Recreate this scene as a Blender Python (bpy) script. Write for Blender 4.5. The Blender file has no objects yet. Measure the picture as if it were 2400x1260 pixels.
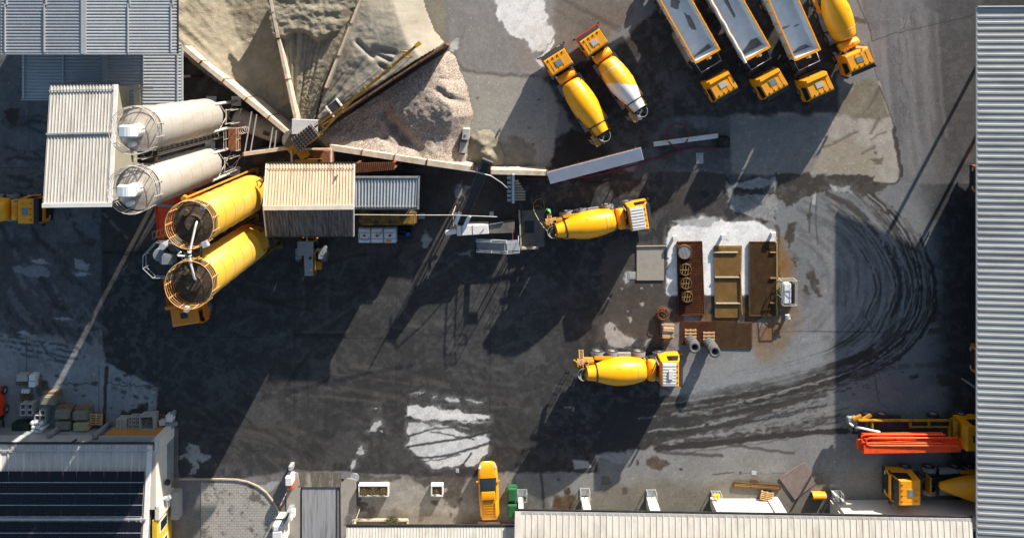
import bpy, bmesh, math, random
import numpy as np
from mathutils import Vector, Matrix, Euler
random.seed(7)
D = bpy.data
C = bpy.context.scene.collection
PI = math.pi
R = math.radians
V = Vector

# ------------------------------------------------------------------ scale of the place
# the photograph is a drone view straight down; CZ is the drone's height above the yard,
# 25 photo pixels are one metre on the ground
CZ = 75.0
def P(px, py, h=0.0):
    k = (CZ-h)/CZ/25.0
    return V(((px-1200)*k, (140-py)*k, h))

# ------------------------------------------------------------------ materials
def M(name, col, rough=.55, metal=0.0, var=.18, scale=1.5, dirt=None, amt=.4, dscale=1.2,
      stretch=(1,1,1), bump=0.0, bscale=20, spec=.4, coat=0.0, dlo=.48, dhi=.66):
    m = D.materials.new(name); m.use_nodes = True
    nt = m.node_tree; N = nt.nodes; L = nt.links
    b = N['Principled BSDF']
    b.inputs['Roughness'].default_value = rough
    b.inputs['Metallic'].default_value = metal
    b.inputs['Specular IOR Level'].default_value = spec
    b.inputs['Coat Weight'].default_value = coat
    tc = N.new('ShaderNodeTexCoord')
    mp = N.new('ShaderNodeMapping'); mp.inputs['Scale'].default_value = stretch
    L.new(tc.outputs['Object'], mp.inputs['Vector'])
    n1 = N.new('ShaderNodeTexNoise'); n1.inputs['Scale'].default_value = scale
    n1.inputs['Detail'].default_value = 6; n1.inputs['Roughness'].default_value = .65
    L.new(mp.outputs['Vector'], n1.inputs['Vector'])
    r1 = N.new('ShaderNodeMapRange')
    r1.inputs['From Min'].default_value = .3; r1.inputs['From Max'].default_value = .7
    r1.inputs['To Min'].default_value = 1-var; r1.inputs['To Max'].default_value = 1+var
    L.new(n1.outputs['Fac'], r1.inputs['Value'])
    mx = N.new('ShaderNodeMix'); mx.data_type = 'RGBA'; mx.blend_type = 'MULTIPLY'
    mx.inputs['Factor'].default_value = 1
    mx.inputs['A'].default_value = (*col, 1)
    L.new(r1.outputs['Result'], mx.inputs['B'])
    out = mx.outputs['Result']
    if dirt:
        n2 = N.new('ShaderNodeTexNoise'); n2.inputs['Scale'].default_value = dscale
        n2.inputs['Detail'].default_value = 8; n2.inputs['Roughness'].default_value = .7
        L.new(mp.outputs['Vector'], n2.inputs['Vector'])
        r2 = N.new('ShaderNodeMapRange')
        r2.inputs['From Min'].default_value = dlo; r2.inputs['From Max'].default_value = dhi
        r2.inputs['To Min'].default_value = 0; r2.inputs['To Max'].default_value = amt
        L.new(n2.outputs['Fac'], r2.inputs['Value'])
        m2 = N.new('ShaderNodeMix'); m2.data_type = 'RGBA'
        L.new(r2.outputs['Result'], m2.inputs['Factor'])
        L.new(out, m2.inputs['A']); m2.inputs['B'].default_value = (*dirt, 1)
        out = m2.outputs['Result']
    L.new(out, b.inputs['Base Color'])
    if bump:
        n3 = N.new('ShaderNodeTexNoise'); n3.inputs['Scale'].default_value = bscale
        n3.inputs['Detail'].default_value = 5
        L.new(tc.outputs['Object'], n3.inputs['Vector'])
        bp = N.new('ShaderNodeBump'); bp.inputs['Strength'].default_value = bump
        bp.inputs['Distance'].default_value = .05
        L.new(n3.outputs['Fac'], bp.inputs['Height'])
        L.new(bp.outputs['Normal'], b.inputs['Normal'])
    return m

m_yel = M('truck_yellow', (.80,.325,.003), .42, var=.10, dirt=(.46,.30,.13), amt=.55, dscale=1.1, dlo=.5, dhi=.75)
m_drum = M('drum_yellow', (.80,.355,.002), .38, var=.10, scale=.8, dirt=(.58,.33,.07), amt=.55, dscale=.8)
m_orange = M('orange_paint', (.62,.17,.012), .45, var=.1, dirt=(.25,.1,.04), amt=.35)
m_dull = M('dull_yellow', (.42,.215,.015), .55, var=.18, dirt=(.08,.045,.02), amt=.8, dscale=1.6)
m_grimy = M('grimy_yellow', (.22,.12,.012), .6, var=.25, dirt=(.03,.02,.012), amt=.9, dscale=1.0, dlo=.42, dhi=.58)
m_heap = M('grey_stone_dust', (.20,.185,.14), .95, var=.2, scale=1.2, dirt=(.13,.12,.09), amt=.6, dscale=1.1, bump=.6, bscale=7)
m_boomy = M('boom_yellow', (.45,.23,.015), .5, var=.12, dirt=(.16,.07,.02), amt=.6, dscale=2)
m_red = M('red_paint', (.62,.035,.008), .4, var=.1, dirt=(.75,.12,.02), amt=.4, dscale=.6)
m_redhose = M('red_rubber', (.16,.012,.02), .5)
m_scarlet = M('scarlet_steel', (.88,.075,.008), .5, var=.15, dirt=(.5,.025,.005), amt=.5, dscale=.8, stretch=(2,2,.4))
m_white = M('white_paint', (.68,.67,.65), .45, var=.05, dirt=(.42,.38,.32), amt=.3)
m_dust = M('cement_dusted_paint', (.66,.60,.53), .75, var=.1, dirt=(.40,.36,.30), amt=.4)
m_wsilo = M('white_silo_paint', (.335,.32,.30), .45, var=.06, scale=.6, dirt=(.25,.215,.175), amt=.55, dscale=.8, stretch=(1.5,1.5,.25))
m_ysilo = M('yellow_silo_paint', (.55,.32,.03), .5, var=.1, scale=.5, dirt=(.40,.29,.14), amt=.7, dscale=.8, stretch=(1.5,1.5,.25))
m_ring = M('silo_seam', (.34,.27,.20), .6)
m_yring = M('yellow_silo_seam', (.36,.20,.04), .6)
m_top = M('silo_top_plate', (.42,.39,.34), .6, var=.12, dirt=(.25,.11,.04), amt=.6, dscale=.7)
m_topd = M('crusted_silo_top', (.040,.027,.018), .9, var=.4, scale=2.5, dirt=(.115,.085,.045), amt=.75, dscale=2.2, bump=.6, bscale=6)
m_grey = M('grey_paint', (.24,.26,.28), .5, var=.12, dirt=(.10,.08,.06), amt=.4)
m_steel = M('galvanised_steel', (.46,.48,.50), .42, metal=.4, var=.15)
m_rail = M('rail_steel', (.50,.46,.42), .45, metal=.2, var=.15)
m_orail = M('rusty_rail', (.55,.33,.13), .6, var=.2)
m_dark = M('dark_steel', (.022,.022,.025), .55, var=.25, dirt=(.07,.06,.05), amt=.5)
m_black = M('black_rubber', (.014,.014,.015), .75, var=.25, dirt=(.06,.055,.05), amt=.4)
m_tyre = M('dusty_tyre', (.03,.03,.031), .8, var=.2, dirt=(.11,.105,.10), amt=.7, dscale=3)
m_tyreg = M('grey_dusted_tyre', (.10,.105,.11), .85, var=.2)
m_rim = M('wheel_rim', (.34,.34,.33), .5, metal=.3, dirt=(.10,.09,.08), amt=.5)
m_glass = M('window_glass', (.012,.016,.02), .08, var=.1, spec=.7)
m_hatch = M('roof_hatch_glass', (.16,.21,.24), .12, var=.06, spec=.6)
m_hatchl = M('pale_roof_hatch', (.42,.42,.41), .4, var=.1)
m_lamp = M('lamp_lens', (.5,.5,.5), .15)
m_tipper = M('worn_tipper_steel', (.58,.65,.71), .5, metal=0, var=.12, scale=.7, dirt=(.40,.42,.44), amt=.45, dscale=.5, dlo=.42, dhi=.7)
m_mud = M('dried_mud', (.17,.165,.16), .9, var=.3, scale=3, bump=.5)
m_conc = M('concrete', (.33,.30,.26), .85, var=.18, scale=.9, dirt=(.17,.14,.11), amt=.6, dscale=.9, bump=.2)
m_concd = M('dark_concrete', (.13,.125,.115), .85, var=.25, scale=.9, dirt=(.05,.05,.05), amt=.6, dscale=.7, bump=.2)
m_wall = M('bin_wall_concrete', (.52,.44,.36), .85, var=.2, scale=1.2, dirt=(.30,.19,.11), amt=.6, dscale=1.1, bump=.25)
m_rustedge = M('rusted_steel', (.20,.075,.03), .8, var=.35, scale=4, dirt=(.09,.035,.015), amt=.6, dscale=3)
m_grate = M('rusty_grating', (.080,.040,.015), .8, var=.3, scale=2, dirt=(.14,.075,.022), amt=.6, dscale=1.2)
m_grated = M('dark_rusty_grating', (.085,.026,.008), .85, var=.3, scale=2, dirt=(.15,.05,.010), amt=.6, dscale=1.0)
m_sandc = M('tan_frame', (.30,.175,.055), .8, var=.2)
m_roofc = M('cream_roof_sheet', (.50,.48,.445), .55, var=.10, scale=1.0, dirt=(.30,.27,.23), amt=.6, dscale=.8, stretch=(1.8,.35,1))
m_roofp = M('plant_roof_sheet', (.52,.41,.30), .65, var=.14, dirt=(.09,.07,.06), amt=.8, dscale=.7, stretch=(5,.6,1), dlo=.52, dhi=.72)
m_roofd = M('grimy_shaded_roof_sheet', (.17,.15,.145), .7, var=.2, dirt=(.035,.03,.032), amt=.9, dscale=.8, stretch=(6,.5,1), dlo=.40, dhi=.60)  # grime streaks, plus a base darkened for the slope turned from the sun
m_roofg = M('grey_roof_sheet', (.33,.36,.39), .5, var=.08, dirt=(.2,.2,.2), amt=.3, dscale=.8)
m_roofb = M('bluegrey_roof_sheet', (.335,.36,.385), .48, var=.06, dirt=(.28,.29,.30), amt=.4, dscale=.4)
m_shed = M('shed_roof_sheet', (.31,.318,.318), .6, var=.14, scale=.9, dirt=(.15,.155,.16), amt=.6, dscale=.5, stretch=(.22,1.2,1))
m_pale = M('pale_roof_sheet', (.56,.585,.63), .5, var=.05)
m_olive = M('olive_render', (.27,.26,.21), .9, var=.1)
m_render = M('white_render', (.62,.59,.54), .85, var=.06)
m_ylw = M('yellow_render', (.68,.42,.03), .85, var=.08)
m_orw = M('ochre_wall', (.42,.20,.045), .9, var=.12, scale=5)
m_wood = M('pallet_wood', (.50,.32,.15), .8, var=.25, scale=5)
m_woodd = M('weathered_wood', (.20,.13,.08), .85, var=.25, scale=5)
m_block = M('concrete_block', (.34,.34,.33), .9, var=.12, scale=4, bump=.3)
m_stone = M('tarpaulin_block', (.19,.18,.14), .8, var=.15, scale=2)
m_stoney = M('yellowish_block', (.33,.30,.17), .8, var=.15, scale=2)
m_green = M('green_plastic', (.02,.12,.05), .4, var=.15)
m_dgreen = M('dark_green_paint', (.012,.03,.018), .6, var=.2)
m_tote = M('white_tote_plastic', (.62,.66,.68), .4, var=.06)
m_blue = M('blue_plastic', (.01,.06,.38), .4)
m_redcap = M('red_plastic', (.45,.01,.04), .4)
m_olabel = M('orange_label', (.85,.22,.03), .6)
m_leaf = M('leaf_green', (.055,.065,.025), .7, var=.45, scale=8)
m_leafb = M('dry_leaf', (.10,.075,.035), .8, var=.45, scale=8)
m_soil = M('planting_soil', (.10,.075,.055), .95, var=.35, scale=6, bump=.5)
m_skin = M('skin', (.42,.24,.17), .6, var=.05)
m_hivis = M('hivis_green', (.10,.55,.16), .6, var=.1)
m_navy = M('navy_cloth', (.02,.025,.045), .85)
m_hair = M('dark_hair', (.02,.014,.01), .7)
m_tan = M('tan_kerb', (.40,.34,.26), .85, var=.15, scale=3, bump=.2)
m_belt = M('conveyor_belt', (.016,.016,.018), .6, var=.3)
m_tank = M('grey_tank_paint', (.27,.24,.21), .6, var=.1, dirt=(.16,.13,.11), amt=.4)
m_rubble = M('loose_stone', (.22,.18,.15), .9, var=.3, scale=5)

def solar_mat():
    m = D.materials.new('solar_cells'); m.use_nodes = True
    nt = m.node_tree; N = nt.nodes; L = nt.links; b = N['Principled BSDF']
    b.inputs['Roughness'].default_value = .22
    tc = N.new('ShaderNodeTexCoord')
    br = N.new('ShaderNodeTexBrick'); br.offset = 0
    br.inputs['Scale'].default_value = 1
    br.inputs['Brick Width'].default_value = .21; br.inputs['Row Height'].default_value = .4
    br.inputs['Mortar Size'].default_value = .006
    br.inputs['Color1'].default_value = (.004,.004,.008,1); br.inputs['Color2'].default_value = (.005,.005,.010,1)
    br.inputs['Mortar'].default_value = (.030,.030,.045,1)
    L.new(tc.outputs['Object'], br.inputs['Vector'])
    L.new(br.outputs['Color'], b.inputs['Base Color'])
    return m
m_solar = solar_mat()

# ------------------------------------------------------------------ mesh builder
class MB:
    def __init__(s):
        s.v = []; s.f = []; s.sm = []; s.T = Matrix.Identity(4)
    def add(s, vs, fs, smooth=False):
        n = len(s.v)
        s.v += [s.T @ V(p) for p in vs]
        s.f += [tuple(n+i for i in q) for q in fs]
        s.sm += [smooth]*len(fs)
        return s
    def hexa(s, p):  # bottom 4 ccw, top 4 ccw
        return s.add(p, [(3,2,1,0),(4,5,6,7),(0,1,5,4),(1,2,6,5),(2,3,7,6),(3,0,4,7)])
    def box(s, x0,x1,y0,y1,z0,z1):
        return s.hexa([(x0,y0,z0),(x1,y0,z0),(x1,y1,z0),(x0,y1,z0),(x0,y0,z1),(x1,y0,z1),(x1,y1,z1),(x0,y1,z1)])
    def obox(s, c, size, rz=0, rx=0, ry=0):
        m = Matrix.Translation(V(c)) @ Euler((rx,ry,rz)).to_matrix().to_4x4()
        a,b,d = size[0]/2, size[1]/2, size[2]/2
        return s.hexa([m@V(q) for q in [(-a,-b,-d),(a,-b,-d),(a,b,-d),(-a,b,-d),(-a,-b,d),(a,-b,d),(a,b,d),(-a,b,d)]])
    def bar(s, p, q, w, h=None):
        p = V(p); q = V(q); h = h or w
        d = (q-p); 
        if d.length < 1e-6: return s
        d.normalize(); up = V((0,0,1)) if abs(d.z) < .95 else V((1,0,0))
        x = d.cross(up).normalized()*w/2; y = d.cross(x).normalized()*h/2
        return s.hexa([p-x-y,p+x-y,p+x+y,p-x+y,q-x-y,q+x-y,q+x+y,q-x+y])
    def cyl(s, p, q, r0, r1=None, n=12, caps=True, smooth=True):
        p = V(p); q = V(q); r1 = r0 if r1 is None else r1
        d = (q-p).normalized(); up = V((0,0,1)) if abs(d.z) < .95 else V((1,0,0))
        x = d.cross(up).normalized(); y = d.cross(x).normalized()
        vs = []
        for c, r in ((p,r0),(q,r1)):
            for i in range(n):
                a = 2*PI*i/n; vs.append(c + x*math.cos(a)*r + y*math.sin(a)*r)
        s.add(vs, [(i,(i+1)%n,n+(i+1)%n,n+i) for i in range(n)], smooth)
        if caps:
            s.add(vs[:n], [tuple(range(n))[::-1]]); s.add(vs[n:], [tuple(range(n))])
        return s
    def tube(s, pts, r, n=6, smooth=True):
        pts = [V(p) for p in pts]; rings = []
        for i, p in enumerate(pts):
            d = (pts[min(i+1,len(pts)-1)]-pts[max(i-1,0)]).normalized()
            up = V((0,0,1)) if abs(d.z) < .95 else V((1,0,0))
            x = d.cross(up).normalized(); y = d.cross(x).normalized()
            rings.append([p+x*math.cos(2*PI*k/n)*r+y*math.sin(2*PI*k/n)*r for k in range(n)])
        vs = [q for g in rings for q in g]; fs = []
        for i in range(len(pts)-1):
            for k in range(n): fs.append((i*n+k, i*n+(k+1)%n, (i+1)*n+(k+1)%n, (i+1)*n+k))
        s.add(vs, fs, smooth)
        s.add(rings[0], [tuple(range(n))[::-1]]); s.add(rings[-1], [tuple(range(n))])
        return s
    def ring(s, c, r, w, n=32, axis='z', a0=0, a1=2*PI):
        full = abs(a1-a0-2*PI) < 1e-4
        pts = []
        for i in range(n+1):
            a = a0+(a1-a0)*i/n; u, v = math.cos(a)*r, math.sin(a)*r
            pts.append(V(c)+(V((u,v,0)) if axis == 'z' else V((0,u,v)) if axis == 'x' else V((u,0,v))))
        return s.tube(pts, w, 5)
    def lathe(s, prof, p, d, n=24, smooth=True, caps=True):
        p = V(p); d = V(d).normalized(); up = V((0,0,1)) if abs(d.z) < .95 else V((1,0,0))
        x = d.cross(up).normalized(); y = d.cross(x).normalized(); vs = []
        for t, r in prof:
            for i in range(n):
                a = 2*PI*i/n; vs.append(p+d*t+x*math.cos(a)*r+y*math.sin(a)*r)
        fs = [(j*n+i, j*n+(i+1)%n, (j+1)*n+(i+1)%n, (j+1)*n+i) for j in range(len(prof)-1) for i in range(n)]
        s.add(vs, fs, smooth)
        if caps:
            s.add(vs[:n], [tuple(range(n))[::-1]]); s.add(vs[-n:], [tuple(range(n))])
        return s
    def prism(s, poly, z0, z1):
        n = len(poly)
        vs = [(p[0],p[1],z0) for p in poly]+[(p[0],p[1],z1) for p in poly]
        return s.add(vs, [tuple(range(n))[::-1], tuple(range(n,2*n))]+[(i,(i+1)%n,n+(i+1)%n,n+i) for i in range(n)])
    def wall(s, a, b, h0, h1, t):  # vertical slab between two ground points
        a = V((a[0],a[1],0)); b = V((b[0],b[1],0)); d = (b-a).normalized(); x = V((-d.y,d.x,0))*t/2
        z = V((0,0,1))
        return s.hexa([a-x+z*h0,b-x+z*h0,b+x+z*h0,a+x+z*h0,a-x+z*h1,b-x+z*h1,b+x+z*h1,a+x+z*h1])
    def loft(s, secs, n=20, p=4):  # rounded sections along x: (x, half width, z low, z high)
        vs = []
        for x, hw, z0, z1 in secs:
            for i in range(n):
                a = 2*PI*i/n; c_, q = math.cos(a), math.sin(a)
                vs.append((x, hw*math.copysign(abs(c_)**(2/p), c_), (z0+z1)/2+(z1-z0)/2*math.copysign(abs(q)**(2/p), q)))
        m = len(secs)
        s.add(vs, [(j*n+i, j*n+(i+1)%n, (j+1)*n+(i+1)%n, (j+1)*n+i) for j in range(m-1) for i in range(n)], True)
        s.add(vs[:n], [tuple(range(n))[::-1]]); s.add(vs[-n:], [tuple(range(n))])
        return s
    def ribs(s, A, B, Cc, Dd, n, w, h, th=.1):  # ribbed sheet, ribs from edge A-B to edge D-C
        A,B,Cc,Dd = V(A),V(B),V(Cc),V(Dd)
        nrm = (B-A).cross(Dd-A).normalized()
        if nrm.z < 0: nrm = -nrm
        Lw = (B-A).length; prof = [(0,0)]
        for i in range(n):
            u = (i+.5)/n
            prof += [(u-w/2/Lw,0),(u-w/4/Lw,h),(u+w/4/Lw,h),(u+w/2/Lw,0)]
        prof.append((1,0)); vs = []
        for u, z in prof: vs.append(A.lerp(B,u)+nrm*z)
        for u, z in prof: vs.append(Dd.lerp(Cc,u)+nrm*z)
        k = len(prof); s.add(vs, [(i,i+1,k+i+1,k+i) for i in range(k-1)])
        dn = -nrm*th
        s.add([A+dn,B+dn,Cc+dn,Dd+dn,A,B,Cc,Dd], [(3,2,1,0),(0,1,5,4),(1,2,6,5),(2,3,7,6),(3,0,4,7)])
        return s
    def mesh(s, name, mats, bevel=0, seg=2):
        me = D.meshes.new(name)
        me.from_pydata([tuple(v) for v in s.v], [], s.f)
        me.polygons.foreach_set('use_smooth', s.sm)
        if bevel or True:
            bm = bmesh.new(); bm.from_mesh(me)
            bmesh.ops.recalc_face_normals(bm, faces=bm.faces) if bevel else None
            if bevel:
                bmesh.ops.remove_doubles(bm, verts=bm.verts, dist=1e-5)
                ed = [e for e in bm.edges if len(e.link_faces) == 2 and e.calc_face_angle(0) > .35]
                bmesh.ops.bevel(bm, geom=ed, offset=bevel, segments=seg, affect='EDGES', clamp_overlap=True)
                bmesh.ops.recalc_face_normals(bm, faces=bm.faces)
            bm.to_mesh(me); bm.free()
        for m in (mats if isinstance(mats, (list,tuple)) else [mats]): me.materials.append(m)
        me.update()
        return me
    def build(s, name, mats, parent=None, bevel=0, seg=2):
        o = D.objects.new(name, s.mesh(name, mats, bevel, seg)); C.objects.link(o)
        if parent: o.parent = parent
        return o

def link(name, data, parent=None, loc=(0,0,0), rot=(0,0,0)):
    o = D.objects.new(name, data); C.objects.link(o); o.location = loc; o.rotation_euler = rot
    if parent: o.parent = parent
    return o
def tag(o, label, cat, group=None):
    o['label'] = label; o['category'] = cat
    if group: o['group'] = group
    return o
def struct(o):
    o['kind'] = 'structure'; return o
def thing(name, label, cat, loc=(0,0,0), rz=0, group=None):
    o = D.objects.new(name, None); C.objects.link(o); o.empty_display_size = .3
    o.location = loc; o.rotation_euler = (0,0,rz)
    return tag(o, label, cat, group)
def copy_tree(o, parent=None):
    c = o.copy(); C.objects.link(c); c.parent = parent
    for ch in list(o.children): copy_tree(ch, c)
    return c
def G(px, py, z=0):
    p = P(px, py, 0); p.z = z; return p
# ================================================================== GROUND
# stains, tyre tracks, pale cement crusts and painted shade by the right shed, worked out on a fine grid of the one ground sheet
STEP = 2.0
gx0, gx1, gy0, gy1 = -60, 2460, -60, 1320
nx = int((gx1-gx0)/STEP)+1; ny = int((gy1-gy0)/STEP)+1
PXa, PYa = np.meshgrid(gx0+np.arange(nx)*STEP, gy0+np.arange(ny)*STEP)
_rng = np.random.RandomState(5)
_tab = _rng.rand(16, 128, 128)
def vnoise(x, y, seed=0):
    t = _tab[seed % 16]
    xi = np.floor(x).astype(int); yi = np.floor(y).astype(int)
    fx = x-xi; fy = y-yi; fx = fx*fx*(3-2*fx); fy = fy*fy*(3-2*fy)
    a = t[yi % 128, xi % 128]; b = t[yi % 128, (xi+1) % 128]
    c = t[(yi+1) % 128, xi % 128]; d = t[(yi+1) % 128, (xi+1) % 128]
    return (a*(1-fx)+b*fx)*(1-fy)+(c*(1-fx)+d*fx)*fy
def fbm(x, y, seed=0, o=4):
    s = 0; a = .5; tot = 0
    for i in range(o):
        s = s+a*vnoise(x*2**i+i*17.3, y*2**i+i*9.1, seed+i); tot += a; a *= .55
    return s/tot
def sstep(a, b, x):
    t = np.clip((x-a)/(b-a), 0, 1); return t*t*(3-2*t)
COL = np.zeros((ny, nx, 3)); COL[:] = (.20,.195,.195)
def sub(pts, m):
    xs = [p[0] for p in pts]; ys = [p[1] for p in pts]
    i0 = max(0, int((min(xs)-m-gx0)/STEP)); i1 = min(nx, int((max(xs)+m-gx0)/STEP)+2)
    j0 = max(0, int((min(ys)-m-gy0)/STEP)); j1 = min(ny, int((max(ys)+m-gy0)/STEP)+2)
    return slice(j0, j1), slice(i0, i1)
def segdist(x, y, a, b):
    dx, dy = b[0]-a[0], b[1]-a[1]; l2 = dx*dx+dy*dy+1e-9
    t = np.clip(((x-a[0])*dx+(y-a[1])*dy)/l2, 0, 1)
    return np.hypot(x-a[0]-t*dx, y-a[1]-t*dy)
def blend(sl, m, col, tex=.12, seed=3):
    x = PXa[sl]; y = PYa[sl]
    n = 1+tex*2*(fbm(x/55, y/55, seed)-.5)+tex*1.4*(fbm(x/9, y/9, seed+3, 3)-.5)
    c = np.array(col)[None,None,:]*n[...,None]
    COL[sl] = COL[sl]*(1-m[...,None])+c*m[...,None]
def poly(pts, col, soft=3, rag=8, rs=30, alpha=1, tex=.14, seed=1, hole=0):
    sl = sub(pts, soft+rag+16); x = PXa[sl]; y = PYa[sl]
    if x.size == 0: return
    if rag:
        xx = x+rag*2*(fbm(x/rs, y/rs, seed, 4)-.5)*1.6; yy = y+rag*2*(fbm(x/rs+31, y/rs+7, seed+2, 4)-.5)*1.6
    else: xx, yy = x, y
    d = np.full(x.shape, 1e9); ins = np.zeros(x.shape, bool); n = len(pts)
    for i in range(n):
        a = pts[i]; b = pts[(i+1) % n]
        d = np.minimum(d, segdist(xx, yy, a, b))
        c = ((a[1] > yy) != (b[1] > yy))
        if a[1] != b[1]:
            ins ^= c & (xx < (b[0]-a[0])*(yy-a[1])/(b[1]-a[1])+a[0])
    sd = np.where(ins, d, -d)
    if max(col) > .3 and rag >= 4 and soft <= 2:
        hm = sstep(-15, 2, sd)*.45*sstep(.35, .6, fbm(x/16, y/16, seed+8)); blend(sl, hm, tuple(.45*c for c in col), .2, seed+6)
    m = sstep(-soft, soft, sd)*alpha*(.80+.20*sstep(.32, .55, fbm(x/13, y/13, seed+9)))
    if hole: m = m*(1-sstep(1-hole-.12, 1-hole+.12, fbm(x/24, y/24, seed+5)+.25*(fbm(x/6, y/6, seed+6)-.5)))
    blend(sl, m, col, tex, seed+4)
def stroke(pts, w, col, alpha=.8, soft=2, rag=3, rs=20, brk=0, bs=14, seed=2, tex=.1, curve=True):
    if curve and len(pts) > 2: pts = spline(pts, 8)
    sl = sub(pts, w+soft+rag+4); x = PXa[sl]; y = PYa[sl]
    if x.size == 0: return
    xx = x+rag*2*(fbm(x/rs, y/rs, seed, 3)-.5); yy = y+rag*2*(fbm(x/rs+11, y/rs+5, seed+1, 3)-.5)
    d = np.full(x.shape, 1e9)
    for i in range(len(pts)-1): d = np.minimum(d, segdist(xx, yy, pts[i], pts[i+1]))
    m = (1-sstep(w/2-soft, w/2+soft, d))*alpha
    if brk: m = m*sstep(brk-.1, brk+.1, fbm(x/bs, y/bs, seed+5, 3))
    blend(sl, m, col, tex, seed)
def spline(p, k):
    out = []; n = len(p)
    for i in range(n-1):
        a, b, c, d = p[max(i-1,0)], p[i], p[i+1], p[min(i+2,n-1)]
        for j in range(k):
            t = j/k
            out.append(tuple(.5*((2*b[q])+(c[q]-a[q])*t+(2*a[q]-5*b[q]+4*c[q]-d[q])*t*t+(3*b[q]-a[q]-3*c[q]+d[q])*t**3) for q in (0,1)))
    return out+[p[-1]]
def crack(a, b, n=14, j=5, w=1.6, col=(.03,.028,.027), alpha=.8):
    rr = random.Random(int(a[0]*7+a[1]*3+b[0])); pts = []
    for i in range(n+1):
        t = i/n; pts.append((a[0]+(b[0]-a[0])*t+rr.uniform(-j,j)*(0<i<n), a[1]+(b[1]-a[1])*t+rr.uniform(-j,j)*(0<i<n)))
    stroke(pts, w, col, alpha, soft=1.2, rag=0, curve=False, tex=0)

ASPH = (.036,.0365,.038); CONC = (.168,.174,.182); PALE = (.34,.335,.33); WHITE = (.56,.55,.53); MUD = (.045,.039,.034)
TAN = (.29,.265,.225); BROWN = (.15,.128,.105)
# broad fields
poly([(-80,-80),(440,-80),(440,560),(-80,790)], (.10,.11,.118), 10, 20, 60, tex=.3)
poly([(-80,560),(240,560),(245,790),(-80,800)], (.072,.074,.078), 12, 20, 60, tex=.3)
poly([(-80,775),(80,790),(160,815),(250,850),(368,905),(368,1010),(400,1010),(420,1300),(-80,1300)], (.225,.245,.258), 3, 6, 30, tex=.25)
poly([(235,420),(1215,400),(1290,400),(1560,400),(1815,410),(1820,520),(1575,530),(1560,690),(1545,960),(1500,1060),(1400,1062),(1400,1105),(1180,1110),(1060,1122),(830,1106),(690,1100),(560,1120),(368,1118),(368,905),(245,848),(240,790)], ASPH, 3, 5, 28, tex=.2)
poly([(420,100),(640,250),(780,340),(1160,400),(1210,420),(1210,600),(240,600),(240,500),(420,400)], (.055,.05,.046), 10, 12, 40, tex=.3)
# left, swirling wet streaks
for i in range(46):
    rr = random.Random(i); x = rr.uniform(-20,235); y = rr.uniform(460,790); L_ = rr.uniform(30,110)
    stroke([(x,y),(x+L_*.35,y+L_*.6),(x+L_*.8,y+L_)], rr.uniform(5,16), (.035,.035,.037) if i % 3 else (.16,.165,.17), rr.uniform(.35,.8), soft=4, rag=6, brk=.42, seed=i)
for i in range(14):
    rr = random.Random(90+i); x = rr.uniform(0,100); y = rr.uniform(250,455)
    stroke([(x,y),(x+30,y+rr.uniform(-12,20)),(x+75,y+rr.uniform(-10,30))], rr.uniform(4,12), (.045,.045,.047), .7, soft=3, rag=5, brk=.4, seed=i)
poly([(10,258),(35,250),(50,262),(38,300),(20,290)], MUD, 2, 6, 12, seed=4)
poly([(96,622),(120,640),(92,650),(40,640),(30,625)], (.2,.21,.22), 2, 6, 14, hole=.3)
poly([(172,602),(212,620),(205,632),(178,628)], (.26,.27,.28), 2, 4, 12)
for p in ((60,782),(150,745),(95,612),(190,640)): poly([(p[0]-22,p[1]-4),(p[0]+10,p[1]-3),(p[0]+26,p[1]+6),(p[0]-6,p[1]+5)], (.3,.31,.32), 2, 5, 14, hole=.3, seed=int(p[0]))
for y0 in (800,812,826,838):
    stroke([(-10+y0%40,y0-14),(60,y0-6),(180,y0+14)], 6, (.045,.045,.047), .8, soft=2, rag=4, brk=.45, seed=y0)
stroke([(62,790),(62,985)], 2, MUD, .8, soft=1, rag=.5); stroke([(232,856),(232,985)], 1.8, MUD, .7, soft=1, rag=.5)
stroke([(250,860),(247,900),(246,945),(244,1000)], 8, MUD, .95, soft=1.5, rag=3, rs=16)
crack((135,900),(232,898),18,3,2.4); crack((250,898),(365,905),18,5,2.4)
for i in range(34):
    rr = random.Random(300+i); x = rr.choice([rr.uniform(130,240),rr.uniform(255,365)]); y = rr.uniform(870,985); s = rr.uniform(2,8)
    poly([(x-s,y-s*.6),(x+s,y-s*.5),(x+s*.8,y+s*.7),(x-s*.7,y+s*.6)], MUD, 1.2, 3, 7, alpha=.8, seed=i)
poly([(100,885),(112,895),(120,930),(84,925),(90,895)], (.06,.06,.06), 2, 5, 14, seed=8)
poly([(300,960),(340,950),(345,975),(275,985),(280,970)], MUD, 2, 6, 12, seed=6); poly([(325,945),(345,940),(345,965),(322,962)], MUD, 2, 4, 12, seed=7)
stroke([(-20,571),(240,571)], 1.4, (.03,.03,.03), .6, soft=1, rag=.5); stroke([(60,440),(62,560)], 1.2, MUD, .6, soft=1); stroke([(0,393),(68,393)], 2, MUD, .8, soft=1, rag=0)
stroke([(68,240),(69,393)], 1.5, MUD, .7, soft=1, rag=0)
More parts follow.
